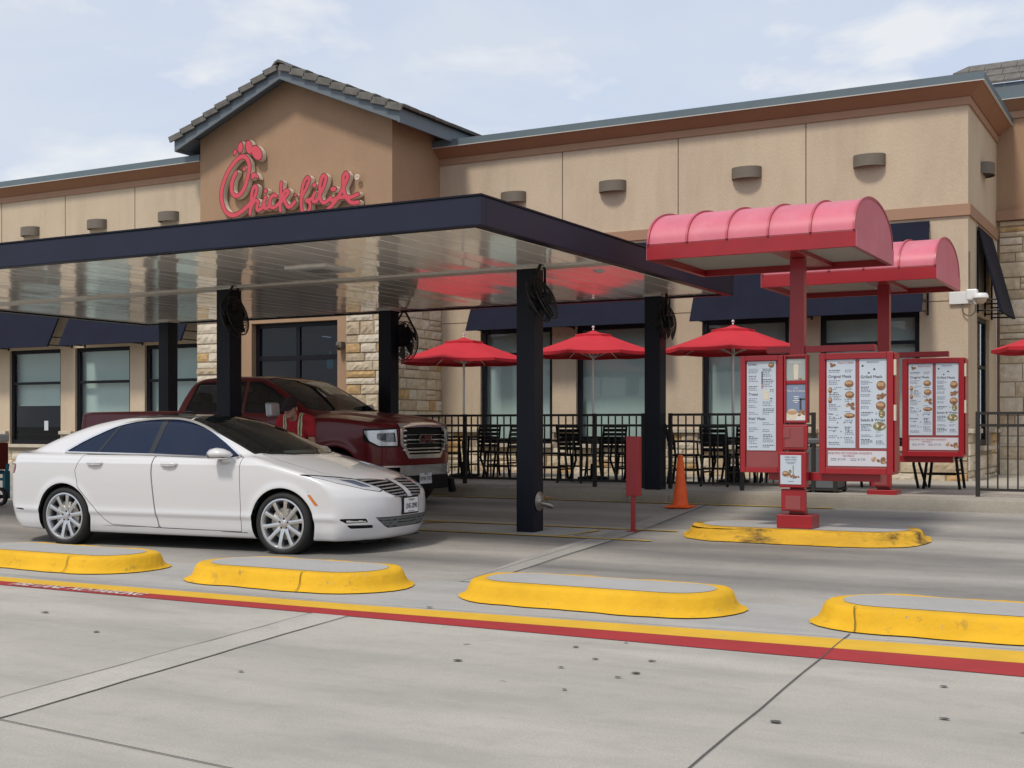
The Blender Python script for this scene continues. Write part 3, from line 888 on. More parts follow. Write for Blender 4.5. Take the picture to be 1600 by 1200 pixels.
# ------------------------------------------------------------------ the restaurant
FY, LY, TY, TX0, TX1, RX = 21.56, 20.10, 19.85, -18.33, -13.50, -3.33
B = thing('restaurant_building', 'tan stucco restaurant with brown gabled tower, stone piers and dark awnings', 'restaurant', (-12, 21, WALK))

def wall_holes(mb, P, s0, s1, z0, z1, holes, depth, mi=0):
    """wall sheet in (s, z) with rectangular openings and their reveals; P(s, d, z) -> point, d outward"""
    ss = sorted({s0, s1} | {h[0] for h in holes} | {h[1] for h in holes})
    zs = sorted({z0, z1} | {h[2] for h in holes} | {h[3] for h in holes})
    for a, b in zip(ss[:-1], ss[1:]):
        for c, d in zip(zs[:-1], zs[1:]):
            ms, mz = (a + b) / 2, (c + d) / 2
            if any(h[0] < ms < h[1] and h[2] < mz < h[3] for h in holes): continue
            mb.quad(P(a, 0, c), P(b, 0, c), P(b, 0, d), P(a, 0, d), mi)
    for h in holes:
        a, b, c, d = h
        mb.quad(P(a, 0, c), P(a, -depth, c), P(a, -depth, d), P(a, 0, d), mi)
        mb.quad(P(b, 0, c), P(b, -depth, c), P(b, -depth, d), P(b, 0, d), mi)
        mb.quad(P(a, 0, c), P(b, 0, c), P(b, -depth, c), P(a, -depth, c), mi)
        mb.quad(P(a, 0, d), P(b, 0, d), P(b, -depth, d), P(a, -depth, d), mi)
PF = lambda s, d, z: (s, FY - d, z)
PL = lambda s, d, z: (s, LY - d, z)
PT = lambda s, d, z: (s, TY - d, z)
PTS = lambda s, d, z: (TX1 + d, s, z)
PR = lambda s, d, z: (RX + d, s, z)
BY = 24.8
PB = lambda s, d, z: (s, BY - d, z)

def stones(name, P, s0, s1, z0, z1, seed, holes=(), big=1.0, d0=0.0):
    """ashlar of individually cut blocks over a mortar sheet"""
    rr = random.Random(seed)
    mb = MB()
    z = z0
    g = 0.006
    def hit(a, b, c, d): return any(not (b <= h[0] + 1e-6 or a >= h[1] - 1e-6 or d <= h[2] + 1e-6 or c >= h[3] - 1e-6) for h in holes)
    wall_holes(mb, lambda s, d, zz: P(s, d0 + 0.012 + d, zz), s0, s1, z0, z1, list(holes), 0.05, 4)
    while z < z1 - 0.02:
        hh = rr.choice([0.13, 0.17, 0.21, 0.25, 0.15]) * big
        if z1 - (z + hh) < 0.09: hh = z1 - z
        s = s0
        while s < s1 - 0.01:
            ww = rr.uniform(0.20, 0.62) * big
            if s1 - (s + ww) < 0.14: ww = s1 - s
            pieces = [(s, s + ww, z, z + hh)]
            if ww > 0.3 and hh > 0.19 and rr.random() < 0.35:
                pieces = [(s, s + ww, z, z + hh * 0.5), (s, s + ww, z + hh * 0.5, z + hh)]
            for (a, b, c, d) in pieces:
                if hit(a, b, c, d): continue
                o = d0 + rr.uniform(0.028, 0.055)
                k = rr.choices([0, 1, 2, 3], [4, 4, 1.3, 2.4])[0]
                e = 0.010
                tl = [rr.uniform(-0.010, 0.010) for _ in range(4)]
                f = [(a + g, c + g), (b - g, c + g), (b - g, d - g), (a + g, d - g)]
                fi = [(a + g + e, c + g + e), (b - g - e, c + g + e), (b - g - e, d - g - e), (a + g + e, d - g - e)]
                nx = max(2, int((b - a) / 0.07)); nz = max(2, int((d - c) / 0.06))
                vs = []
                for j in range(nz + 1):
                    for i in range(nx + 1):
                        u, w_ = i / nx, j / nz
                        ed = 0 if (i in (0, nx) or j in (0, nz)) else 1
                        vs.append(P(fi[0][0] + (fi[1][0] - fi[0][0]) * u, o - 0.010 + ed * (0.010 + rr.uniform(-0.009, 0.012)), fi[0][1] + (fi[2][1] - fi[0][1]) * w_))
                fs = [(j * (nx + 1) + i, j * (nx + 1) + i + 1, (j + 1) * (nx + 1) + i + 1, (j + 1) * (nx + 1) + i) for j in range(nz) for i in range(nx)]
                mb.add(vs, fs, k)
                fo = [P(p[0], d0 + 0.010, p[1]) for p in f]; fn = [P(p[0], o - 0.010, p[1]) for p in fi]
                for i in range(4): mb.quad(fo[i], fo[(i + 1) % 4], fn[(i + 1) % 4], fn[i], k)
            s += ww
        z += hh
    return mb.build(name, ['stone0', 'stone1', 'stone2', 'stone3', 'mortar'], B)

# right facade
WR = [(-12.55, -10.95), (-10.44, -8.84), (-7.91, -6.31), (-5.77, -4.10)]
WL = [(-24.46, -22.76), (-22.30, -20.60), (-20.16, -18.46)]
WZ0, WZ1 = 1.00, 3.25
mb = MB(); wall_holes(mb, PF, TX1, RX, 0.3, 6.75, [(a, b, WZ0, WZ1) for a, b in WR], 0.16)
wall_holes(mb, PR, FY, BY, 0.3, 6.75, [(22.50, 23.9, WZ0, WZ1)], 0.14)
mb.build('stucco_wall', 'stucco', B)
mb = MB(); wall_holes(mb, PL, -34.0, TX0 - 0.0, 0.3, 6.72, [(a, b, WZ0 - 0.08, 3.1) for a, b in WL], 0.16)
mb.build('stucco_wall', 'stucco', B)
# joints in the stucco
for P, xs in ((PF, (-10.73, -8.37, -6.01)), (PL, (-24.73, -22.61, -20.45, -26.9))):
    for x in xs:
        mb = MB(); c = P(x, 0.0, 5.8); mb.box(x - 0.008, x + 0.008, c[1] - 0.004, c[1] + 0.01, 4.98, 6.60)
        mb.build('wall_joint', 'seamline', B)
for x0, x1 in ((-13.5, -12.6), (-8.8, -8.0), (-4.05, RX)):
    mb = MB(); mb.box(x0, x1, FY - 0.004, FY + 0.01, 3.40, 3.412); mb.build('wall_joint', 'seamline', B)
# stone wainscots, caps, sills
def wain(P, x0, x1, wins, zc, zs, seed):
    holes = [(a - 0.03, b + 0.03, zs, zc) for a, b in wins]
    stones('stone_base', P, x0, x1, WALK - 0.05, zc, seed, holes)
    edges = [x0] + [q for a, b in wins for q in (a - 0.03, b + 0.03)] + [x1]
    for a, b in zip(edges[0::2], edges[1::2]):
        if b - a < 0.05: continue
        mb = MB(); p = P(a, 0.10, zc); q = P(b, -0.02, zc + 0.075)
        mb.box(a, b, p[1], q[1], zc, zc + 0.075); mb.build('stone_cap', 'cap', B, bev=0.008)
    for a, b in wins:
        mb = MB(); p = P(a, 0.13, zs); q = P(b, -0.10, zs)
        mb.box(a - 0.028, b + 0.028, p[1], q[1], zs - 0.004, zs + 0.068); mb.build('window_sill', 'cap', B, bev=0.008)
wain(PF, TX1, RX + 0.0, WR, 1.22, WZ0 - 0.07, 21)
wain(PL, -30.0, TX0, WL, 1.15, WZ0 - 0.15, 22)
stones('stone_base', PR, FY - 0.06, BY, WALK - 0.05, 1.22, 23, [(22.48, 23.92, WZ0 - 0.07, 1.22)])
for y0_, y1_ in ((FY - 0.10, 22.47), (23.93, BY - 0.06)):
    mb = MB(); mb.box(RX - 0.02, RX + 0.10, y0_, y1_, 1.223, 1.298); mb.build('stone_cap', 'cap', B, bev=0.008)
mb = MB(); mb.box(RX - 0.10, RX + 0.13, 22.49, 23.91, 0.926, 0.998); mb.build('window_sill', 'cap', B, bev=0.008)
# belt course
mb = MB()
mb.box(TX1 + 0.0, RX + 0.04, FY - 0.04, FY + 0.02, 4.79, 4.98); mb.box(RX - 0.02, RX + 0.04, FY + 0.022, BY - 0.001, 4.79, 4.98)
mb.box(-34, TX0, LY - 0.04, LY + 0.02, 4.79, 4.98)
mb.build('belt_course', 'trimlight', B, bev=0.004)

def cornice(path, z, close_l=True):
    """sweep of the parapet mouldings along a plan path (outward = right-hand normal of the path)"""
    pts = [Vector((p[0], p[1], 0)) for p in path]
    def offs(d):
        out = []
        for i, p in enumerate(pts):
            ns = []
            if i > 0: e = (p - pts[i - 1]).normalized(); ns.append(Vector((e.y, -e.x, 0)))
            if i < len(pts) - 1: e = (pts[i + 1] - p).normalized(); ns.append(Vector((e.y, -e.x, 0)))
            if len(ns) == 1: out.append(p + ns[0] * d)
            else:
                b = (ns[0] + ns[1]).normalized(); out.append(p + b * (d / max(0.3, b.dot(ns[0]))))
        return out
    def sweep(name, prof, m, bev=0.0):
        mb = MB(); v = []
        for d, h in prof:
            v += [(q.x, q.y, z + h) for q in offs(d)]
        n = len(pts); k = len(prof); fs = []
        for j in range(k):
            for i in range(n - 1):
                fs.append((j * n + i, j * n + i + 1, ((j + 1) % k) * n + i + 1, ((j + 1) % k) * n + i))
        fs.append(tuple(j * n for j in range(k))); fs.append(tuple(j * n + n - 1 for j in range(k))[::-1])
        mb.add(v, fs); mb.build(name, m, B, smooth=20)
    sweep('cornice_band', [(-0.02, 0), (0.035, 0), (0.035, 0.13), (-0.02, 0.13)], 'trimlight')
    sweep('cornice', [(-0.03, 0.132), (0.055, 0.132), (0.255, 0.292), (0.255, 0.315), (-0.03, 0.315)], 'trim')
    sweep('parapet_flashing', [(-0.15, 0.317), (0.285, 0.317), (0.288, 0.44), (-0.15, 0.445)], 'flash')
    sweep('flashing_edge', [(0.262, 0.298), (0.292, 0.298), (0.294, 0.312), (0.262, 0.312)], 'ceiltrim')
cornice([(TX1 + 0.0, FY), (RX, FY), (RX, BY)], 6.60)
cornice([(-34, LY), (TX0, LY)], 6.57)
# flat roof behind the parapets
mb = MB(); mb.box(-34, RX - 0.05, FY + 0.16, 34, 6.5, 6.62); mb.build('flat_roof', 'flash', B)

# windows
def window(P, a, b, z0, z1, trans, shade_to=None, axis='x', paper=False):
    f = MB(); t = 0.085; d0, d1 = -0.06, -0.13
    def bar(s0, s1, c0, c1, e=0.0):
        p = P(s0, d0 + e, c0); q = P(s1, d1, c1)
        f.box(min(p[0], q[0]), max(p[0], q[0]), min(p[1], q[1]), max(p[1], q[1]), c0, c1)
    bar(a, a + t, z0, z1); bar(b - t, b, z0, z1)
    bar(a + t, b - t, z1 - t, z1); bar(a + t, b - t, z0, z0 + t * 1.2)
    if trans: bar(a + t, b - t, trans, trans + 0.06, 0.004)
    w_ = f.build('window', 'bronze', B, bev=0.004)
    g = MB(); g.quad(P(a + t, -0.10, z0 + t), P(b - t, -0.10, z0 + t), P(b - t, -0.10, z1 - t), P(a + t, -0.10, z1 - t))
    g.build('pane', 'pane', w_)
    sz = z0 if shade_to is None else shade_to
    g = MB(); n = 6
    g.quad(P(a, -0.24, sz), P(b, -0.24, sz), P(b, -0.24, z1), P(a, -0.24, z1))
    if shade_to: 
        p = P(a + 0.05, -0.25, sz - 0.03); q = P(b - 0.05, -0.225, sz)
        g.box(min(p[0], q[0]), max(p[0], q[0]), min(p[1], q[1]), max(p[1], q[1]), sz - 0.03, sz - 0.001)
    g.build('roller_shade', 'shade', w_)
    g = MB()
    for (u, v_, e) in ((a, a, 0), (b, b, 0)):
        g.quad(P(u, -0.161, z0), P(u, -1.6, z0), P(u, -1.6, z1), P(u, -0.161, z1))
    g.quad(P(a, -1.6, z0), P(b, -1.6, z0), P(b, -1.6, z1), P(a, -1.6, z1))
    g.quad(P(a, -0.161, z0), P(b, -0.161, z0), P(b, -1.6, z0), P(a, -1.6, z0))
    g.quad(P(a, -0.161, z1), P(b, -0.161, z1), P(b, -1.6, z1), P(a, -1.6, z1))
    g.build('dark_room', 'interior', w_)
    if paper:
        g = MB(); s = a + (b - a) * 0.62
        g.quad(P(s, -0.095, z0 + 0.32), P(s + 0.13, -0.095, z0 + 0.32), P(s + 0.13, -0.095, z0 + 0.54), P(s, -0.095, z0 + 0.54)); g.build('paper_notice', 'paper', w_)
    return w_
for i, (a, b) in enumerate(WR): window(PF, a, b, WZ0, WZ1, 2.72)
for i, (a, b) in enumerate(WL): window(PL, a, b, WZ0 - 0.08, 3.1, 2.30, 1.84 if i == 0 else 1.05, paper=(i == 0))
window(PR, 22.50, 23.9, WZ0, WZ1, 2.35)

# awnings: sloping fabric panel on a frame, open ends
def awning(P, a, b, zt, zb, out, axis):
    mb = MB()
    def pr(s): return [P(s, 0.03, zt), P(s, 0.03, zt - 0.06), P(s, out - 0.05, zb), P(s, out, zb + 0.005)]
    n = 8
    for k in range(n):
        s0, s1 = a + (b - a) * k / n, a + (b - a) * (k + 1) / n
        p, q = pr(s0), pr(s1)
        for i in range(4): mb.quad(p[i], q[i], q[(i + 1) % 4], p[(i + 1) % 4])
    mb.add(pr(a), [(0, 1, 2, 3)]); mb.add(pr(b), [(3, 2, 1, 0)])
    o = mb.build('awning', 'awning', B)
    for s in (a + 0.03, b - 0.03, (a + b) / 2):
        fr = MB()
        for zz, f in ((zb + 0.04, 0.96), (zb + 0.22, 0.82)):
            fr.tube([P(s, 0.0, zz), P(s, out * f - 0.02, zz)], 0.014, 6)
        fr.tube([P(s, 0.02, zt - 0.09), P(s, 0.02, zb)], 0.016, 6)
        fr.build('awning_frame', 'bronze', o)
awning(PF, -12.45, -8.50, 4.74, 3.18, 0.76, 'x')
awning(PF, -7.87, -3.93, 4.74, 3.18, 0.76, 'x')
awning(PL, -26.6, -22.35, 4.60, 3.10, 0.75, 'x')
awning(PL, -22.0, -18.42, 4.60, 3.10, 0.75, 'x')
awning(PR, 22.42, 24.1, 4.74, 3.26, 0.42, 'y')

# tower
TZ = 7.32
PK = (-15.88, 8.34)
HX0, HX1 = -18.60, -13.08
def gable(x): return PK[1] - abs(x - PK[0]) * (PK[1] - 7.18) / 2.80
mb = MB()
dz = 3.42
holes = [(-16.95, -14.79, 0.3, dz)]
wall_holes(mb, PT, TX0, TX1, 0.3, 6.9, holes, 0.25)
mb.add([(TX0, TY, 6.9), (TX1, TY, 6.9), (TX1, TY, gable(TX1)), (PK[0], TY, PK[1]), (TX0, TY, gable(TX0))], [(0, 1, 2, 3, 4)])
mb.quad((TX1, TY, 0.3), (TX1, 24, 0.3), (TX1, 24, gable(TX1)), (TX1, TY, gable(TX1)))
mb.quad((TX0, TY, 0.3), (TX0, 24, 0.3), (TX0, 24, gable(TX0)), (TX0, TY, gable(TX0)))
mb.build('tower_wall', 'brown', B)
stones('stone_pier', PT, TX0 - 0.03, -17.25, WALK - 0.05, 4.75, 31, (), 1.25, 0.05)
stones('stone_pier', PT, -14.53, TX1 + 0.06, WALK - 0.05, 4.75, 32, (), 1.25, 0.05)
stones('stone_pier', PTS, TY - 0.06, FY - 0.01, WALK - 0.05, 4.75, 33, (), 1.0, 0.02)
mb = MB()
for x0, x1 in ((TX0 - 0.06, -17.22), (-14.56, TX1 + 0.12)): mb.box(x0, x1, TY - 0.16, TY + 0.02, 4.752, 4.84)
mb.box(TX1 - 0.01, TX1 + 0.12, TY + 0.022, FY - 0.045, 4.752, 4.84); mb.build('stone_cap', 'cap', B, bev=0.01)
# gable roof
RF0, RF1 = 19.42, 23.3
roof = MB()
def slope_pt(x, y, dn): return (x, y, gable(x) + dn)
th = 0.10
for sx in (-1, 1):
    e = HX0 if sx < 0 else HX1
    n = 9
    roof.add([slope_pt(PK[0], RF0 + 0.05, 0.02), slope_pt(e, RF0 + 0.05, 0.02), slope_pt(e, RF1, 0.02), slope_pt(PK[0], RF1, 0.02),
              slope_pt(PK[0], RF0 + 0.05, 0.10), slope_pt(e, RF0 + 0.05, 0.10), slope_pt(e, RF1, 0.10), slope_pt(PK[0], RF1, 0.10)],
             [(0, 1, 2, 3), (4, 5, 6, 7), (0, 1, 5, 4), (1, 2, 6, 5), (2, 3, 7, 6)])
roof_o = roof.build('roof', 'fasciaroof', B)
rk = MB(); tl = MB()
for sx in (-1, 1):
    e = HX0 if sx < 0 else HX1
    # rake board on the gable
    a = (PK[0], gable(PK[0])); b = (e, gable(e))
    for (y0, y1) in ((RF0, RF0 + 0.045), (RF1 - 0.045, RF1)):
        p = [(a[0], a[1] - 0.17), (b[0], b[1] - 0.17), (b[0], b[1] + 0.09), (a[0], a[1] + 0.09)]
        rk.prism(p, y0, y1, 'y')
    # eave board and soffit
    rk.box(min(e, e + sx * 0.04), max(e, e + sx * 0.04), RF0, RF1, b[1] - 0.19, b[1] + 0.07)
    w0 = TX0 if sx < 0 else TX1
    rk.add([(e, RF0 + 0.046, b[1] - 0.12), (w0, RF0 + 0.046, gable(w0) - 0.02), (w0, RF1 - 0.05, gable(w0) - 0.02), (e, RF1 - 0.05, b[1] - 0.12)], [(0, 1, 2, 3)])
    # tile courses, each tilted so that its lower edge steps over the next
    n = 9
    rr = random.Random(50 + sx)
    L0 = math.hypot(e - PK[0], gable(e) - PK[1]) + 0.10
    ux, uz = (e - PK[0]) / (L0 - 0.10), (gable(e) - PK[1]) / (L0 - 0.10)
    nx_, nz_ = (-uz * sx, ux * sx)
    if nz_ < 0: nx_, nz_ = -nx_, -nz_
    for k in range(n):
        d0 = max(0.0, L0 * k / n - 0.05); d1 = L0 * (k + 1) / n
        lo, hi_ = 0.108, 0.166
        prev = RF0 - 0.03
        while prev < RF1:
            wd = 0.30 if prev > RF0 else 0.20
            y0, y1 = prev, min(prev + wd - 0.008, RF1 + 0.02)
            j = rr.uniform(-0.006, 0.006)
            q = []
            for (d, h0) in ((d0, lo), (d1, hi_ + j)):
                for hh in (h0 - 0.035 if d == d0 else h0 - 0.045, h0 + 0.012):
                    for y in (y0, y1):
                        q.append((PK[0] + ux * d + nx_ * hh, y, PK[1] + uz * d + nz_ * hh))
            tl.add(q, [(0, 1, 3, 2), (4, 6, 7, 5), (0, 2, 6, 4), (1, 5, 7, 3), (2, 3, 7, 6), (0, 4, 5, 1)])
            prev += wd
        # rake trim tile hanging over the board
        q = []
        for (d, h0) in ((d0 + 0.02, 0.10), (d1, 0.150)):
            for y in (RF0 - 0.075, RF0 - 0.035):
                for hh in (h0 - 0.115, h0 + 0.012):
                    q.append((PK[0] + ux * d + nx_ * hh, y, PK[1] + uz * d + nz_ * hh))
        tl.add(q, [(0, 1, 3, 2), (4, 6, 7, 5), (0, 4, 5, 1), (2, 3, 7, 6), (1, 5, 7, 3), (0, 2, 6, 4)])
rk.build('fascia_board', 'fasciaroof', roof_o)
# ridge tiles
yy = RF0 - 0.05
while yy < RF1:
    pts = [(PK[0] - 0.17, PK[1] + 0.085), (PK[0] - 0.09, PK[1] + 0.17), (PK[0], PK[1] + 0.205), (PK[0] + 0.09, PK[1] + 0.17), (PK[0] + 0.17, PK[1] + 0.085), (PK[0], PK[1] + 0.15)]
    tl.prism(pts, yy, yy + 0.385, 'y'); yy += 0.40
tl.build('roof_tiles', 'tile', roof_o, bev=0.006, segs=1)
# entry doors
dr = MB(); y0, y1 = TY + 0.14, TY + 0.20
ex0, ex1 = -16.95, -14.79
for a, b in ((ex0, ex0 + 0.09), (ex1 - 0.09, ex1), (-15.92, -15.82)): dr.box(a, b, y0, y1, WALK, dz)
for c, d in ((dz - 0.09, dz), (2.66, 2.76), (WALK, WALK + 0.16)):
    for a, b in ((ex0 + 0.09, -15.92), (-15.82, ex1 - 0.09)): dr.box(a, b, y0 + 0.003, y1 - 0.003, c, d)
door = dr.build('entry_door', 'bronze', B, bev=0.004)
g = MB(); g.quad((ex0, TY + 0.17, WALK), (ex1, TY + 0.17, WALK), (ex1, TY + 0.17, dz), (ex0, TY + 0.17, dz)); g.build('pane', 'panedark', door)
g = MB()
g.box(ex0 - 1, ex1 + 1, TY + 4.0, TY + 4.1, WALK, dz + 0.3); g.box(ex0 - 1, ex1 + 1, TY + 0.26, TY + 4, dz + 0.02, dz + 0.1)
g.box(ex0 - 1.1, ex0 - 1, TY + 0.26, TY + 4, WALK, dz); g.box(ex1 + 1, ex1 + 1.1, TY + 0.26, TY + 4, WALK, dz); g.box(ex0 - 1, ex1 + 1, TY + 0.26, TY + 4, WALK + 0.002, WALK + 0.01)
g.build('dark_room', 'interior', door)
g = MB(); g.box(-16.9, -14.9, TY + 1.6, TY + 2.1, WALK, 1.5, 0); g.box(-16.1, -15.9, TY + 1.2, TY + 1.3, WALK, 3.1, 0); g.box(-16.3, -16.0, TY + 0.9, TY + 1.2, WALK, 2.1, 0)
g.build('counter', 'interior2', door)
g = MB(); g.lathe([(0.03, 0), (0.06, 0.01), (0.07, 0.16), (0.03, 0.24), (0.02, 0.36), (0.0, 0.36)], (-15.42, TY + 0.6, 2.50), n=14); g.build('pendant_light', 'blue', door, smooth=40)
g = MB(); g.tube([(-15.78, TY + 0.12, 1.3), (-15.78, TY + 0.08, 1.3), (-15.78, TY + 0.08, 1.9), (-15.78, TY + 0.12, 1.9)], 0.014, 8); g.build('handle', 'steel', door)
# small door camera / lamp on the right jamb
g = MB(); g.box(-14.72, -14.60, TY - 0.14, TY - 0.001, 2.86, 2.98); g.lathe([(0.05, 0), (0.05, 0.06), (0.0, 0.07)], (-14.66, TY - 0.16, 2.86), 'y', 12)
g.build('wall_light', 'lamp', B, bev=0.006)

# the taller part of the building at the right end
mb = MB()
mb.quad((RX, BY, 4.9), (8, BY, 4.9), (8, BY, 7.1), (RX, BY, 7.1)); mb.quad((RX, BY + 0.02, 0.3), (8, BY + 0.02, 0.3), (8, BY + 0.02, 4.9), (RX, BY + 0.02, 4.9))
mb.build('end_wall', 'brown', B)
stones('stone_wall', PB, RX + 0.05, 3.2, WALK - 0.05, 5.14, 41, (), 1.35)
mb = MB(); mb.box(RX + 0.0, 8, BY - 0.10, BY + 0.01, 5.145, 5.33); mb.build('belt_course', 'trimlight', B, bev=0.006)
cornice([(RX + 0.05, BY), (8, BY)], 7.03)
# hipped tile roof set back behind the end parapet
hr = MB(); hx0, hx1, hy0, hy1, hz, hp = -4.83, 9.0, 25.8, 33.0, 7.96, 0.56
fb = MB(); fb.box(hx0 + 0.10, hx1, hy0 + 0.05, hy0 + 0.10, 7.72, 7.98); fb.box(hx0 + 0.10, hx0 + 0.15, hy0 + 0.101, hy1, 7.72, 7.98); fb.box(hx0 + 0.16, hx1, hy0 + 0.5, hy0 + 0.6, 6.6, 7.72)
ho = fb.build('end_roof', 'fasciaroof', B)
n = 3
for k in range(n):
    f0, f1 = k / n, (k + 1.1) / n
    d0, d1 = 0.72 * f0, 0.72 * f1
    z0_, z1_ = hz + hp * f0 + 0.07, hz + hp * f1 + 0.03
    x = hx0 + d0
    while x < 2.0:
        x2 = x + 0.30
        q = [(x, hy0 + d0, z0_ - 0.05), (x2 - 0.008, hy0 + d0, z0_ - 0.05), (x2 - 0.008, hy0 + d1, z1_ - 0.04), (max(x, hx0 + d1) if x < hx0 + d1 else x, hy0 + d1, z1_ - 0.04)]
        hr.add([q[0], q[1], q[2], q[3]] + [(p[0], p[1], p[2] + 0.05) for p in q], [(0, 3, 2, 1), (4, 5, 6, 7), (0, 1, 5, 4), (1, 2, 6, 5), (2, 3, 7, 6), (3, 0, 4, 7)])
        x = x2
    y = hy0 + d0
    while y < hy1 - 3:
        y2 = y + 0.30
        q = [(hx0 + d0, y, z0_ - 0.05), (hx0 + d0, y2 - 0.008, z0_ - 0.05), (hx0 + d1, y2 - 0.008, z1_ - 0.04), (hx0 + d1, y + (d1 - d0 if y < hy0 + d1 else 0), z1_ - 0.04)]
        hr.add([q[0], q[1], q[2], q[3]] + [(p[0], p[1], p[2] + 0.05) for p in q], [(0, 3, 2, 1), (4, 5, 6, 7), (0, 1, 5, 4), (1, 2, 6, 5), (2, 3, 7, 6), (3, 0, 4, 7)])
        y = y2
hr.build('roof_tiles', 'tile', ho)

# wall lamps
def wall_lamp(label):
    t = thing('wall_lamp', label, 'wall lamp', (0, 0, 0), 0, 'half-round metal lamps along the upper wall')
    mb = MB(); n = 12; r, dpt, h = 0.27, 0.20, 0.20
    arc = [(r * math.cos(PI * k / n), -dpt * math.sin(PI * k / n) ** 0.8) for k in range(n + 1)]
    vo = []
    for z, s in ((-h / 2, 1.0), (h / 2, 1.0)):
        vo += [(p[0] * s, p[1] * s, z) for p in arc]
    for z, s in ((-h / 2, 0.94), (h / 2 - 0.02, 0.94)):
        vo += [(p[0] * s, p[1] * s, z) for p in arc]
    m = n + 1
    fs = []
    for i in range(n):
        fs.append((i, i + 1, m + i + 1, m + i)); fs.append((2 * m + i, 3 * m + i, 3 * m + i + 1, 2 * m + i + 1)); fs.append((i, 2 * m + i, 2 * m + i + 1, i + 1))
    fs.append(tuple(m + i for i in range(m))); fs.append(tuple(3 * m + i for i in range(m))[::-1])
    mb.add(vo, fs); mb.build('housing', 'lamp', t, world=False, smooth=30)
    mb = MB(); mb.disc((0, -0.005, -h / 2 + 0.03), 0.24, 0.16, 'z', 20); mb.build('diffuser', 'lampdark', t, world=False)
    return t
LZ = 5.83
wl = wall_lamp('half-round wall lamp just above the dark canopy edge, right of the gabled tower')
wl.location = (-11.79, FY, LZ - 0.02)
for x, lab in ((-9.67, 'half-round wall lamp above the gap between canopy and red menu-board roof'),
               (-7.07, 'half-round wall lamp above the left end of the nearer red barrel roof'),
               (-4.92, 'half-round wall lamp near the right building corner on the front wall')):
    dup(wl, (x, FY, LZ), None, lab)
for x, lab in ((-23.72, 'half-round wall lamp furthest left on the beige wall'),
               (-21.57, 'half-round wall lamp in the middle of the three left of the tower'),
               (-19.43, 'half-round wall lamp closest to the left side of the tower')):
    dup(wl, (x, LY, LZ), None, lab)
dup(wl, (RX, 23.15, LZ - 0.02), R(90), 'half-round wall lamp on the side wall round the right corner')

# security camera on the corner
t = thing('security_camera', 'white security camera on a corner bracket beside the side awning', 'camera', (-3.30, FY - 0.02, 3.42))
mb = MB(); mb.box(-3.62, -3.30, FY - 0.05, FY - 0.002, 3.34, 3.54); mb.box(-3.30, -3.24, FY - 0.05, FY + 0.25, 3.34, 3.54); mb.build('bracket', 'white', t, bev=0.006)
mb = MB(); mb.box(-3.33, -3.16, FY - 0.22, FY - 0.051, 3.38, 3.56); mb.build('arm', 'white', t, bev=0.02)
mb = MB(); mb.lathe([(0.0, 0.08), (0.10, 0.075), (0.125, 0.03), (0.125, 0.0), (0.10, -0.005)], (-3.10, FY - 0.27, 3.40), n=20); mb.build('housing', 'white', t, smooth=40)
mb = MB(); mb.lathe([(0.10, 0.0), (0.085, -0.05), (0.05, -0.085), (0.0, -0.095)], (-3.10, FY - 0.27, 3.395), n=20); mb.build('dome', 'stucco', t, smooth=60)
mb = MB(); mb.tube(catmull([(-3.42, FY - 0.02, 3.34), (-3.40, FY - 0.05, 3.20), (-3.30, FY - 0.06, 3.14), (-3.22, FY - 0.04, 3.2), (-3.22, FY + 0.05, 3.33)], 6), 0.010, 6)
mb.tube([(-3.315, FY + 0.05, 3.54), (-3.315, FY + 0.05, 4.2)], 0.012, 6); mb.build('cable', 'lamp', t, smooth=60)

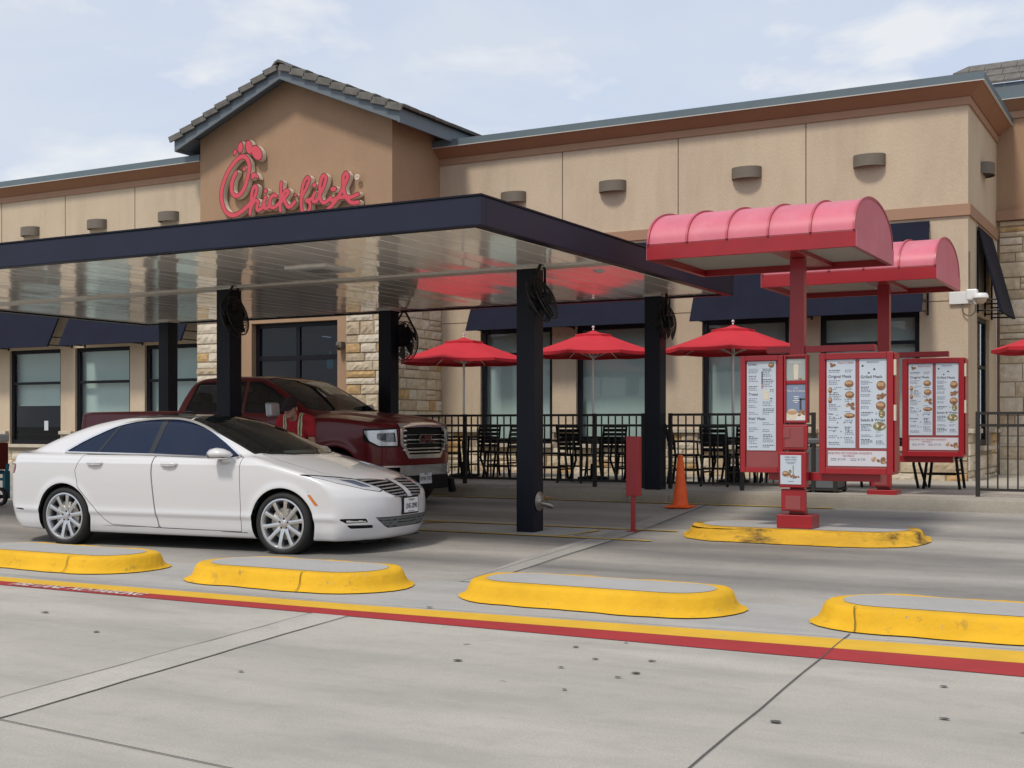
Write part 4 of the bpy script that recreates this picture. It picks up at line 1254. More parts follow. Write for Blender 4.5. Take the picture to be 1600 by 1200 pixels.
# ------------------------------------------------------------------ the script sign on the gable
SX0 = 16.0
SIGN_STROKES = [
    ([(-1.23, 6.501), (-1.317, 6.363), (-1.351, 6.223), (-1.325, 6.098), (-1.238, 6.033), (-1.119, 6.055), (-1.001, 6.191), (-0.922, 6.386), (-0.883, 6.565), (-0.914, 6.72), (-1.027, 6.812), (-1.172, 6.787), (-1.357, 6.642), (-1.517, 6.423), (-1.61, 6.185), (-1.618, 6.001), (-1.557, 5.811), (-1.45, 5.69), (-1.317, 5.644), (-1.172, 5.667), (-1.014, 5.742), (-0.87, 5.835)], 0.062),
    ([(-0.862, 5.636), (-0.844, 5.812), (-0.826, 5.973), (-0.8, 6.102), (-0.748, 6.178), (-0.696, 6.163), (-0.701, 6.063), (-0.753, 5.946), (-0.81, 5.83), (-0.836, 5.751)], 0.054),
    ([(-0.818, 5.79), (-0.753, 5.875), (-0.688, 5.89), (-0.654, 5.837), (-0.688, 5.739), (-0.649, 5.691), (-0.559, 5.728), (-0.482, 5.792)], 0.054),
    ([(-0.456, 5.94), (-0.507, 5.824), (-0.494, 5.733), (-0.417, 5.716), (-0.341, 5.77)], 0.054),
    ([(-0.188, 5.941), (-0.269, 5.96), (-0.341, 5.88), (-0.353, 5.781), (-0.289, 5.715), (-0.2, 5.728), (-0.124, 5.781)], 0.054),
    ([(-0.056, 6.188), (-0.068, 6.046), (-0.081, 5.887), (-0.086, 5.728), (-0.081, 5.638)], 0.054),
    ([(-0.074, 5.797), (0.04, 5.897), (0.121, 5.989), (0.053, 6.025), (-0.023, 5.922), (0.027, 5.818), (0.103, 5.703), (0.191, 5.705), (0.278, 5.777)], 0.054),
    ([(0.428, 5.804), (0.502, 5.935), (0.588, 6.065), (0.638, 6.188), (0.583, 6.233), (0.502, 6.132), (0.452, 5.959), (0.44, 5.783), (0.447, 5.644), (0.477, 5.563), (0.588, 5.544), (0.65, 5.627), (0.65, 5.725), (0.564, 5.782), (0.65, 5.794), (0.711, 5.818)], 0.051),
    ([(0.773, 5.911), (0.724, 5.817), (0.748, 5.746), (0.822, 5.75)], 0.054),
    ([(0.822, 5.76), (0.919, 5.898), (1.016, 6.065), (1.041, 6.189), (0.98, 6.234), (0.919, 6.132), (0.895, 5.959), (0.907, 5.801), (0.968, 5.708), (1.065, 5.719), (1.161, 5.789)], 0.054),
    ([(1.089, 5.561), (1.185, 5.631), (1.294, 5.729), (1.413, 5.883), (1.52, 6.057), (1.568, 6.168), (1.52, 6.231), (1.466, 6.159), (1.461, 6.004), (1.497, 5.827), (1.58, 5.704), (1.675, 5.642), (1.816, 5.641)], 0.056),
    ([(1.185, 5.728), (1.318, 5.765), (1.485, 5.77), (1.651, 5.755), (1.804, 5.796)], 0.054),
]
SIGN_OVALS = [((-1.256, 6.918), 0.06, 0.099, -0.35), ((-1.114, 7.004), 0.082, 0.165, -0.1), ((-0.888, 6.986), 0.104, 0.203, 0.25), ((-0.688, 6.852), 0.132, 0.236, 0.65), ((-1.014, 6.557), 0.06, 0.071, 0), ((-0.456, 6.061), 0.066, 0.071, 0), ((0.765, 6.068), 0.066, 0.077, 0), ((0.303, 5.909), 0.077, 0.044, -0.3), ((1.226, 5.948), 0.099, 0.077, 0)]
SIGN_BEAK = [(-0.836, 6.439), (-0.766, 6.468), (-0.688, 6.445), (-0.636, 6.369), (-0.628, 6.308), (-0.727, 6.347), (-0.831, 6.317)]
SIGN_RING = (1.757, 6.14)
def build_sign():
    t = thing('wall_sign', 'red script restaurant sign with a comb-topped capital letter on the brown gable', 'sign', (-16.0, 19.85, 6.2))
    strokes = [(catmull(p, 8), w_ * 0.93) for p, w_ in SIGN_STROKES]
    beak = catmull_closed(SIGN_BEAK, 5)
    def fld(X, Y):
        d = np.full(X.shape, 1e9)
        for p, w_ in strokes: d = np.minimum(d, sd_line(X, Y, p) - w_)
        for (c, a, b, r_) in SIGN_OVALS:
            b = b * 0.80; a = a * 0.93
            dx, dy = X - c[0], Y - c[1]
            u, v = dx * math.cos(-r_) - dy * math.sin(-r_), dx * math.sin(-r_) + dy * math.cos(-r_)
            k = np.sqrt((u / a) ** 2 + (v / b) ** 2)
            d = np.minimum(d, (k - 1) * min(a, b))
        d = np.minimum(d, sd_poly(X, Y, beak))
        return d
    V, N, F, s = stroke_mesh(fld, (-1.8, 5.4), (2.0, 7.3), 0.014)
    V, N, Fi, Fo, s = split_tris(V, N, F, s)
    s2 = s + 0.016
    V2, N2, Fface, Fedge, s2 = split_tris(V, N, Fi, s2)
    def emit(name, F, y, m, mi=0):
        used = np.unique(F); mp_ = {int(u): i for i, u in enumerate(used)}
        mb = MB(); mb.add([(V2[u, 0] - 16.0, y, V2[u, 1]) for u in used], [tuple(mp_[int(q)] for q in f) for f in F])
        return mb.build(name, m, t)
    emit('letter_face', Fface, 19.70, 'signred'); emit('letter_trim', Fedge, 19.702, 'signedge')
    # returns: boundary edges of the inside faces run back to the wall
    E = np.sort(np.concatenate([Fi[:, [0, 1]], Fi[:, [1, 2]], Fi[:, [2, 0]]]), 1)
    U, cn = np.unique(E, axis=0, return_counts=True)
    mb = MB()
    for a, b in U[cn == 1]:
        mb.quad((V[a, 0] - 16.0, 19.703, V[a, 1]), (V[b, 0] - 16.0, 19.703, V[b, 1]), (V[b, 0] - 16.0, 19.82, V[b, 1]), (V[a, 0] - 16.0, 19.82, V[a, 1]))
    mb.build('letter_return', 'signret', t)
    mb = MB(); c = (SIGN_RING[0] - 16.0, 19.74, SIGN_RING[1])
    mb.lathe([(0.035, 0), (0.055, 0), (0.055, 0.03), (0.035, 0.03), (0.035, 0)], c, 'y', 18); mb.box(c[0] - 0.01, c[0] + 0.01, 19.74, 19.76, c[2] - 0.03, c[2] + 0.03); mb.build('registered_mark', 'signret', t)
build_sign()

# ------------------------------------------------------------------ drive-through canopy
CX0, CX1, CY0, CY1, CZ = -17.1, -5.80, 9.97, 17.10, 3.20
cn = thing('drive_through_canopy', 'flat dark navy canopy with glossy white ceiling over the two drive lanes', 'canopy', (-11.4, 13.5, 0.1))
mb = MB()
for (x0, x1, y0, y1) in ((CX0, CX1, CY0, CY0 + 0.10), (CX0, CX1, CY1 - 0.10, CY1), (CX0, CX0 + 0.10, CY0 + 0.102, CY1 - 0.102), (CX1 - 0.10, CX1, CY0 + 0.102, CY1 - 0.102)):
    mb.box(x0, x1, y0, y1, CZ, CZ + 0.265)
fas = mb.build('fascia', 'navy', cn, bev=0.004)
mb = MB()
for (x0, x1, y0, y1) in ((CX0 - 0.012, CX1 + 0.012, CY0 - 0.012, CY0 + 0.12), (CX0 - 0.012, CX1 + 0.012, CY1 - 0.12, CY1 + 0.012)):
    mb.box(x0, x1, y0, y1, CZ + 0.268, CZ + 0.285); mb.box(x0 + 0.006, x1 - 0.006, y0 + 0.006, y1 - 0.03, CZ - 0.010, CZ - 0.001)
for (x0, x1) in ((CX0 - 0.012, CX0 + 0.12), (CX1 - 0.12, CX1 + 0.012)):
    mb.box(x0, x1, CY0 + 0.122, CY1 - 0.122, CZ + 0.268, CZ + 0.285); mb.box(x0 + 0.006, x1 - 0.006, CY0 + 0.092, CY1 - 0.095, CZ - 0.010, CZ - 0.001)
mb.build('fascia_trim', 'navycol', fas)
mb = MB(); mb.box(CX0 + 0.11, CX1 - 0.11, CY0 + 0.11, CY1 - 0.11, CZ + 0.12, CZ + 0.22); mb.build('roof_deck', 'fasciaroof', cn)
rr = random.Random(5)
mb = MB(); x = CX0 + 0.11; pw = 0.305
while x < CX1 - 0.12:
    x1 = min(x + pw, CX1 - 0.11)
    ty = rr.uniform(-0.0022, 0.0022); n = 8
    for (ya, yb) in ((CY0 + 0.105, 12.98), (13.22, CY1 - 0.105)):
        prev = None; wv = rr.uniform(0, 6); am = rr.uniform(0.0004, 0.0013)
        ns = 10
        rows = []
        for k in range(ns + 1):
            y = ya + (yb - ya) * k / ns
            zz = CZ + 0.014 + am * math.sin(wv + k * 1.7)
            rows.append([(x + 0.004, y, zz + 0.012), (x + 0.010, y, zz - ty), (x + pw * 0.5, y, zz - 0.0006 * math.sin(k + wv)), (x1 - 0.010, y, zz + ty), (x1 - 0.004, y, zz + 0.012)])
        v = [p for r_ in rows for p in r_]
        fs = [(k * 5 + i, k * 5 + i + 1, (k + 1) * 5 + i + 1, (k + 1) * 5 + i) for k in range(ns) for i in range(4)]
        mb.add(v, fs)
    x = x1
ce = mb.build('ceiling', 'ceil', cn, smooth=25)
mb = MB(); mb.box(CX0 + 0.11, CX1 - 0.11, 12.97, 13.23, CZ - 0.004, CZ + 0.075); mb.build('ceiling_strip', 'ceiltrim', cn, bev=0.004)
mb = MB(); mb.box(-9.49, -8.89, 11.69, 12.29, CZ - 0.008, CZ + 0.03); li = mb.build('recessed_light', 'white', cn, bev=0.01)
mb = MB(); mb.box(-9.36, -9.02, 11.82, 12.16, CZ - 0.014, CZ - 0.0085); mb.build('lens', 'lens', li)
mb = MB(); mb.lathe([(0.07, 0.04), (0.075, 0.0), (0.03, -0.02), (0.0, -0.02)], (-6.35, 13.75, CZ + 0.01), n=14); mb.build('sprinkler', 'white', cn, smooth=40)
colpos = [(-6.95, 13.10), (-11.58, 13.10), (-16.75, 13.10), (-6.84, 16.72), (-11.44, 16.72), (-16.20, 16.72)]
for (x, y) in colpos:
    mb = MB(); zb = zl(y) if y < 16.4 else WALK - 0.06; q = 0.118
    mb.box(x - q, x + q, y - q, y + q, zb - 0.05, CZ + 0.03)
    c = mb.build('column', 'navycol', cn, bev=0.006)
    if y > 16.4:
        m2 = MB(); m2.box(x - 0.30, x + 0.30, y - 0.32, y + 0.30, WALK - 0.2, WALK - 0.03 - 0.015 * (x > -8)); m2.build('footing', 'kerbc', c, bev=0.02)
    m2 = MB(); m2.box(x - q - 0.02, x + q + 0.02, y - q - 0.02, y + q + 0.02, CZ - 0.012, CZ + 0.012); m2.build('column_cap', 'ceiltrim', c)
# the pipe fitting on the nearest column
hb = thing('hose_faucet', 'small steel hose fitting on a round plate on the nearest canopy column', 'faucet', (-6.832, 13.10, 0.46))
mb = MB(); mb.lathe([(0.0, 0.0), (0.105, 0.0), (0.115, 0.012), (0.06, 0.03), (0.045, 0.05), (0.0, 0.05)], (0, 0, 0), 'x', 20); mb.build('flange', 'steel', hb, world=False, smooth=40)
mb = MB(); mb.tube([(0.04, 0, -0.02), (0.15, 0, -0.04)], 0.032, 12); mb.tube([(0.13, 0, -0.035), (0.22, -0.02, -0.055)], [0.045, 0.036], 12); mb.build('spout', 'steel', hb, world=False, smooth=40)
mb = MB(); mb.tube([(0.12, 0, 0.0), (0.13, 0, 0.05)], 0.01, 8); mb.tube([(0.10, -0.05, 0.05), (0.17, 0.05, 0.045)], 0.012, 8); mb.build('valve_handle', 'rust', hb, world=False, smooth=40)

# caged fans hanging at the column heads
def col_fan(label, loc, rz, tilt, sc=1.0):
    t = thing('hanging_fan', label, 'fan', loc, rz, 'black caged fans hanging at the canopy column heads')
    mb = MB(); rad, dep = 0.33 * sc, 0.085
    ct, st = math.cos(tilt), math.sin(tilt)
    def T(p):                                             # disc axis = local x, tilted down
        x, y, z = p
        return (x * ct + z * st * 1.0, y, -x * st + z * ct - rad - 0.13)
    for side in (-1, 1):
        for k, rf in enumerate((1.0, 0.86, 0.72, 0.58, 0.44, 0.30, 0.16)):
            xx = side * (dep * (1 - rf ** 2) + 0.05)
            mb.tube([T((xx, rad * rf * math.cos(a * PI / 12), rad * rf * math.sin(a * PI / 12))) for a in range(25)], 0.0045 if k else 0.009, 5, caps=False)
        for a in range(28):
            an = 2 * PI * a / 28
            mb.tube([T((side * (dep * (1 - rf ** 2) + 0.05), rad * rf * math.cos(an), rad * rf * math.sin(an))) for rf in (0.12, 0.35, 0.6, 0.82, 1.0)], 0.0035, 4, caps=False)
    mb.build('cage', 'mesh', t, world=False, smooth=60)
    mb = MB()
    for k in range(5):
        an = 2 * PI * k / 5
        p = []
        for rf, hw, tw in ((0.15, 0.05, 0.6), (0.5, 0.10, 0.4), (0.88, 0.11, 0.25)):
            c, s_ = math.cos(an), math.sin(an)
            for sg in (-1, 1):
                p.append(T((sg * hw * tw * 0.6, rad * rf * c - sg * hw * s_, rad * rf * s_ + sg * hw * c)))
        mb.add(p, [(0, 1, 3, 2), (2, 3, 5, 4)])
    mb.build('blades', 'black', t, world=False, smooth=60)
    mb = MB(); mb.tube([T((-0.17, 0, 0)), T((-0.14, 0, 0)), T((0.08, 0, 0)), T((0.10, 0, 0))], [0.04, 0.085, 0.085, 0.05], 12); mb.build('motor', 'black', t, world=False, smooth=40)
    mb = MB()
    for sg in (-1, 1):
        mb.tube([T((0, sg * rad * 1.0, 0.0)), T((-0.01, sg * rad * 1.05, rad * 0.5)), (0.0, sg * 0.10, -0.04), (0, sg * 0.04, 0.03)], 0.016, 6)
    mb.tube([(0, -0.05, 0.03), (0, 0.05, 0.03)], 0.02, 6)
    mb.build('yoke', 'black', t, world=False, smooth=40)
    mb = MB(); mb.tube(catmull([T((-0.15, 0, 0.02)), (-0.12, 0.12, -0.2), (-0.1, 0.1, -0.05), (-0.04, 0.02, 0.04)], 6), 0.008, 5); mb.build('cord', 'black', t, world=False, smooth=60)
    return t
col_fan('black caged fan hanging beside the nearest canopy column', (-6.70, 12.93, CZ + 0.0), R(8), R(-24), 0.80)
col_fan('black caged fan hanging beside the column above the white sedan', (-11.33, 12.93, CZ + 0.0), R(12), R(-14), 0.80)
col_fan('black caged fan hanging beside the far right canopy column near the fence', (-6.62, 16.60, CZ + 0.0), R(18), R(-8), 0.78)
col_fan('black caged fan hanging behind the column in front of the stone pier', (-11.30, 16.95, CZ - 0.04), R(70), R(-5), 0.95)

# ------------------------------------------------------------------ red menu boards
def menu_print(t, x0, x1, z0, z1, y, seed, heads=(), foods=(), base='poster', two=False):
    """a printed menu sheet: paper with headings, grey lines of print and food pictures"""
    rr = random.Random(seed)
    mb = MB(); mb.box(x0, x1, y, y + 0.004, z0, z1, 0)
    W, Hh = x1 - x0, z1 - z0
    yy = y - 0.0015
    blocked = []
    for (u, v, ru, rv, k) in foods:
        cx, cz = x0 + u * W, z0 + v * Hh
        blocked.append((u - ru * 1.15, u + ru * 1.15, v - rv * 1.2, v + rv * 1.2))
        if k == 'burger':
            mb.disc((cx, yy, cz), ru * W, rv * Hh, 'y', 18, 3); mb.disc((cx - ru * W * 0.1, yy - 0.0008, cz + rv * Hh * 0.25), ru * W * 0.75, rv * Hh * 0.45, 'y', 16, 4)
            mb.disc((cx, yy - 0.0012, cz - rv * Hh * 0.25), ru * W * 0.9, rv * Hh * 0.16, 'y', 14, 3)
        elif k == 'pile':
            for i in range(9):
                a, b = rr.uniform(-0.8, 0.8), rr.uniform(-0.6, 0.6)
                mb.disc((cx + a * ru * W, yy - i * 0.0001, cz + b * rv * Hh), ru * W * rr.uniform(0.22, 0.4), rv * Hh * rr.uniform(0.3, 0.5), 'y', 10, rr.choice([3, 3, 4]), rr.uniform(0, 3))
        elif k == 'salad':
            mb.disc((cx, yy, cz), ru * W, rv * Hh, 'y', 20, 5)
            for i in range(12):
                a, b = rr.uniform(-0.7, 0.7), rr.uniform(-0.5, 0.6)
                mb.disc((cx + a * ru * W, yy - 0.0004 - i * 0.0001, cz + b * rv * Hh), ru * W * 0.2, rv * Hh * 0.25, 'y', 8, rr.choice([4, 5, 3, 6]), rr.uniform(0, 3))
        elif k == 'cup':
            mb.add([(cx - ru * W * 0.8, yy, cz - rv * Hh), (cx + ru * W * 0.8, yy, cz - rv * Hh), (cx + ru * W, yy, cz + rv * Hh * 0.8), (cx - ru * W, yy, cz + rv * Hh * 0.8)], [(0, 1, 2, 3)], 6)
            mb.disc((cx, yy - 0.0005, cz + rv * Hh * 0.8), ru * W * 0.95, rv * Hh * 0.25, 'y', 14, 6)
        elif k == 'bowl':
            mb.disc((cx, yy, cz), ru * W, rv * Hh, 'y', 20, 6); mb.disc((cx, yy - 0.0006, cz + rv * Hh * 0.35), ru * W * 0.9, rv * Hh * 0.4, 'y', 18, 4)
        elif k == 'dot':
            mb.disc((cx, yy, cz), ru * W, rv * Hh, 'y', 8, 2)
    for (txt, u, v, size, mi, al) in heads:
        put_text(mb, txt, size, (x0 + u * W, yy - 0.001, z0 + v * Hh), (1, 0, 0), (0, 0, 1), mi, al, 1.0, size * 0.012)
        hw = 0.5 * size * len(txt) * 0.55 / W
        blocked.append((u - (hw if al == 'CENTER' else 0.02), u + (hw if al == 'CENTER' else 2 * hw), v - size / Hh, v + size / Hh))
    return mb, yy, blocked
def print_lines(mb, x0, x1, z0, z1, yy, blocked, cols, rows, seed, v0=0.02, v1=0.95):
    rr = random.Random(seed); W, Hh = x1 - x0, z1 - z0
    for (c0, c1) in cols:
        run = 0; lng = True
        for r_ in range(rows):
            v = v1 - (v1 - v0) * r_ / rows
            run -= 1
            if run <= 0:
                lng = not lng; run = rr.randint(1, 2) if not lng else rr.randint(2, 5)
            if not lng: continue
            u = c0 + rr.uniform(0, 0.02); ue = c0 + (c1 - c0) * rr.uniform(0.5, 0.98)
            dark = 2 if run > 3 else 1
            while u < ue:
                w_ = rr.uniform(0.03, 0.085)
                if not any(u + w_ > b[0] and u < b[1] and v > b[2] and v < b[3] for b in blocked):
                    h = 0.0042
                    mb.quad((x0 + u * W, yy, z0 + v * Hh - h), (x0 + min(u + w_, ue) * W, yy, z0 + v * Hh - h), (x0 + min(u + w_, ue) * W, yy, z0 + v * Hh + h), (x0 + u * W, yy, z0 + v * Hh + h), dark)
                u += w_ + 0.022
PM = ['poster', 'print', 'printdark', 'bun', 'bunlight', 'leaf', 'cream', 'printred', 'white', 'posterblue', 'postergreen', 'posterwarm']

def menu_unit(label, x, y, z, dz=0.0):
    """post-mounted order board: local x right, y towards the building, panels face -y; dz shifts the roof"""
    t = thing('menu_board', label, 'menu board', (x, y, z), 0, 'red drive-through menu boards')
    t_ = (x, y, z)
    def part(mb, name, m, parent=None, bev=0.004, smooth=None, lab=None):
        p = parent or t
        if name not in ('base', 'post', 'roof_frame', 'soffit', 'barrel_roof', 'end_cap', 'end_plate', 'roof_rib'):
            mb.v = [(q[0] + 0.17, q[1], q[2]) for q in mb.v]
        elif name not in ('base', 'post'): mb.v = [(q[0], q[1], q[2] + dz) for q in mb.v]
        return mb.build(name, m, p, world=False, bev=bev, smooth=smooth, label=lab)
    mb = MB(); mb.box(-0.20, 0.18, -0.15, 0.17, 0, 0.145); mb.box(-0.09, 0.08, -0.06, 0.07, 0.146, 0.20); part(mb, 'base', 'red', bev=0.008)
    mb = MB(); mb.box(-0.085, 0.07, -0.045, 0.055, 0.147, 2.90); part(mb, 'post', 'red')
    # barrel roof
    X0, X1, Y0, Y1, Z0, Z1 = -1.43, 0.80, -0.80, 0.94, 2.88, 3.045
    mb = MB()
    mb.box(X0, X1, Y0, Y0 + 0.05, Z0, Z1); mb.box(X0, X1, Y1 - 0.05, Y1, Z0, Z1); mb.box(X0, X0 + 0.05, Y0 + 0.052, Y1 - 0.052, Z0, Z1); mb.box(X1 - 0.05, X1, Y0 + 0.052, Y1 - 0.052, Z0, Z1)
    mb.box(-0.14, 0.14, Y0 + 0.052, Y1 - 0.052, Z0 + 0.025, Z1 - 0.03)
    part(mb, 'roof_frame', 'red')
    mb = MB(); mb.box(X0 + 0.05, X1 - 0.05, Y0 + 0.052, Y1 - 0.052, Z0 + 0.075, Z0 + 0.095); part(mb, 'soffit', 'soffit', bev=0)
    cy, hw, rise = (Y0 + Y1) / 2, (Y1 - Y0) / 2, 0.42
    n = 28
    def arc(o=0.0): return [(cy - (hw + o) * math.cos(PI * k / n) * (1.0), Z1 + 0.004 + (rise + o) * math.sin(PI * k / n) ** 0.92) for k in range(n + 1)]
    mb = MB(); a = arc()
    v = [(X0 + 0.01, p[0], p[1]) for p in a] + [(X1 - 0.01, p[0], p[1]) for p in a]
    mb.add(v, [(k, k + 1, n + 2 + k, n + 1 + k) for k in range(n)])
    rf = part(mb, 'barrel_roof', 'redroof', bev=0, smooth=60)
    for xx, xo in ((X0 + 0.01, X0 - 0.006), (X1 - 0.012, X1 + 0.001)):
        mb = MB(); mb.prism([(p[0], p[1]) for p in a], xx, xx + 0.002, 'x')
        part(mb, 'end_cap', 'redroof', rf, bev=0)
        mb = MB(); mb.prism([(Y0, Z0 + 0.002), (Y1, Z0 + 0.002), (Y1, Z1 + 0.004), (Y0, Z1 + 0.004)], xo, xo + 0.005, 'x')
        part(mb, 'end_plate', 'redroof', rf, bev=0)
    mb = MB()
    for k in range(6):
        xx = X0 + 0.015 + (X1 - X0 - 0.03) * k / 5
        o = arc(0.022); i_ = arc(-0.004)
        poly_o = [(xx - 0.011, p[0], p[1]) for p in o] + [(xx + 0.011, p[0], p[1]) for p in o] + [(xx - 0.011, p[0], p[1]) for p in i_] + [(xx + 0.011, p[0], p[1]) for p in i_]
        m_ = n + 1; fs = []
        for q in range(n): fs += [(q, q + 1, m_ + q + 1, m_ + q), (q, 2 * m_ + q, 2 * m_ + q + 1, q + 1), (m_ + q, m_ + q + 1, 3 * m_ + q + 1, 3 * m_ + q)]
        mb.add(poly_o, fs)
    part(mb, 'roof_rib', 'ribred', rf, bev=0, smooth=50)
    # arms
    mb = MB(); mb.box(-0.52, 0.64, -0.02, 0.07, 1.885, 1.955); mb.tube([(-0.53, 0.025, 1.92), (-0.50, 0.025, 1.92)], 0.034, 10); part(mb, 'arm', 'red')
    mb = MB(); mb.box(-0.50, 0.70, -0.02, 0.07, 0.51, 0.60); part(mb, 'arm', 'red')
    def cabinet(x0, x1, z0, z1, y0, dep, fr):
        mb = MB()
        mb.box(x0, x1, y0 + 0.035, y0 + dep, z0, z1)
        for q in ((x0, x0 + fr, z0, z1), (x1 - fr, x1, z0, z1), (x0 + fr + 0.001, x1 - fr - 0.001, z1 - fr, z1), (x0 + fr + 0.001, x1 - fr - 0.001, z0, z0 + fr)):
            mb.box(q[0], q[1], y0, y0 + 0.033, q[2], q[3])
        return mb
    # left wing
    lw = part(cabinet(-0.79, -0.315, 0.59, 1.86, -0.10, 0.13, 0.055), 'left_panel', 'red')
    x0, x1, z0, z1 = -0.725, -0.40, 0.83, 1.80
    mb, yy, bl = menu_print(t, x0, x1, z0, z1, -0.072, 3, [('Drinks', 0.05, 0.965, 0.035, 2, 'LEFT'), ('Treats', 0.06, 0.63, 0.040, 2, 'LEFT'), ("Kids' Meals", 0.06, 0.355, 0.042, 2, 'LEFT')],
                            [(0.84, 0.955, 0.10, 0.030, 'burger'), (0.66, 0.62, 0.11, 0.05, 'cup')])
    print_lines(mb, x0, x1, z0, z1, yy, bl, [(0.06, 0.42), (0.54, 0.96)], 48, 4)
    mb.quad((x0 + 0.165, yy, 1.55), (x0 + 0.178, yy, 1.55), (x0 + 0.178, yy, 1.69), (x0 + 0.165, yy, 1.69), 2); mb.quad((x0 + 0.165, yy, 1.50), (x0 + 0.178, yy, 1.50), (x0 + 0.178, yy, 1.545), (x0 + 0.165, yy, 1.545), 7)
    part(mb, 'menu_sheet', PM, lw, bev=0)
    mb = MB(); mb.box(x0 - 0.008, -0.375, -0.074, -0.068, 0.648, 0.818); part(mb, 'blank_panel', 'redfade', lw, bev=0)
    # narrow middle column
    mc = part(cabinet(-0.305, -0.05, 1.13, 1.86, -0.10, 0.10, 0.022), 'middle_panel', 'red')
    mb = MB(); mb.box(-0.283, -0.072, -0.085, -0.064, 1.545, 1.585); part(mb, 'divider', 'red', mc)
    mb, yy, bl = menu_print(t, -0.283, -0.072, 1.587, 1.815, -0.076, 5, [('Milkshake', 0.48, 0.84, 0.036, 8, 'CENTER')], [(0.5, 0.40, 0.13, 0.36, 'cup'), (0.72, 0.06, 0.10, 0.05, 'burger')])
    for i, m_ in enumerate(mb.m):
        if m_ == 0: mb.m[i] = 10
    part(mb, 'shake_poster', PM, mc, bev=0)
    mb, yy, bl = menu_print(t, -0.283, -0.072, 1.155, 1.542, -0.076, 6, [('NEW', 0.5, 0.90, 0.022, 8, 'CENTER'), ('Mac & Cheese', 0.5, 0.82, 0.034, 8, 'CENTER')],
                            [(0.30, 0.17, 0.29, 0.15, 'bowl'), (0.80, 0.20, 0.19, 0.13, 'pile')])
    for i, m_ in enumerate(mb.m):
        if m_ == 0: mb.m[i] = 9
    for vv, ww in ((0.66, 0.30), (0.61, 0.2), (0.55, 0.36), (0.50, 0.16)):
        cx = -0.177; zz = 1.155 + 0.387 * vv
        mb.quad((cx - ww * 0.1, yy, zz - 0.004), (cx + ww * 0.1, yy, zz - 0.004), (cx + ww * 0.1, yy, zz + 0.004), (cx - ww * 0.1, yy, zz + 0.004), 8)
    mb.quad((-0.14, yy, 1.27), (-0.118, yy, 1.27), (-0.118, yy, 1.39), (-0.14, yy, 1.39), 2); mb.quad((-0.14, yy, 1.375), (-0.08, yy, 1.375), (-0.08, yy, 1.392), (-0.14, yy, 1.392), 2)
    mb.quad((-0.283, yy + 0.0008, 1.157), (-0.072, yy + 0.0008, 1.157), (-0.072, yy + 0.0008, 1.235), (-0.283, yy + 0.0008, 1.235), 8)
    part(mb, 'meal_poster', PM, mc, bev=0)
    # speaker box, notice frame, lower box
    mb = MB(); mb.box(-0.31, -0.04, -0.135, -0.087, 0.84, 1.11); sp = part(mb, 'order_screen', 'red', bev=0.008)
    mb = MB(); mb.box(-0.285, -0.075, -0.142, -0.136, 0.865, 1.085); part(mb, 'screen_glass', 'redfade', sp, bev=0.003)
    mb = MB(); mb.box(-0.295, -0.225, -0.150, -0.1425, 0.97, 1.075); part(mb, 'label_plate', 'redfade', sp, bev=0)
    mb = MB(); mb.box(-0.33, -0.035, -0.20, -0.087, 0.44, 0.82); nf = part(mb, 'notice_frame', 'red', bev=0.008)
    mb, yy, bl = menu_print(t, -0.31, -0.085, 0.475, 0.785, -0.207, 8, [('FAMILY MEALS', 0.5, 0.93, 0.020, 2, 'CENTER'), ('made to share', 0.5, 0.85, 0.022, 2, 'CENTER')],
                            [(0.25, 0.36, 0.16, 0.10, 'burger'), (0.5, 0.30, 0.22, 0.08, 'pile'), (0.75, 0.26, 0.18, 0.08, 'pile'), (0.47, 0.44, 0.07, 0.06, 'salad')], 'posterwarm')
    for vv, ww in ((0.76, 0.5), (0.71, 0.35), (0.10, 0.28)):
        zz = 0.475 + 0.31 * vv; mb.quad((-0.197 - ww * 0.11, yy, zz - 0.003), (-0.197 + ww * 0.11, yy, zz - 0.003), (-0.197 + ww * 0.11, yy, zz + 0.003), (-0.197 - ww * 0.11, yy, zz + 0.003), 1)
    mb.quad((-0.175, yy, 0.585), (-0.166, yy, 0.585), (-0.166, yy, 0.675), (-0.175, yy, 0.675), 5)
    part(mb, 'notice', PM, nf, bev=0)
    mb = MB(); mb.box(-0.315, -0.055, -0.17, -0.087, 0.185, 0.42); lb = part(mb, 'speaker_box', 'red', bev=0.008)
    mb = MB(); mb.box(-0.265, -0.10, -0.178, -0.171, 0.205, 0.35); part(mb, 'speaker_grille', 'redfade', lb, bev=0.002)
    # right wing
    rw = part(cabinet(0.075, 0.845, 0.59, 1.865, -0.10, 0.27, 0.065), 'right_panel', 'red')
    mb = MB(); mb.box(0.849, 0.862, -0.07, 0.15, 0.62, 1.85); part(mb, 'hinge_side', 'red', rw)
    for zz in (1.62, 1.15):
        mb = MB(); mb.box(0.846, 0.868, -0.08, -0.03, zz, zz + 0.165); part(mb, 'latch', 'cream', rw, bev=0.004)
    mb = MB(); mb.box(0.142, 0.778, -0.0735, -0.069, 0.657, 1.798); part(mb, 'backing', 'redfade', rw, bev=0)
    x0, x1, z0, z1 = 0.155, 0.455, 0.865, 1.795
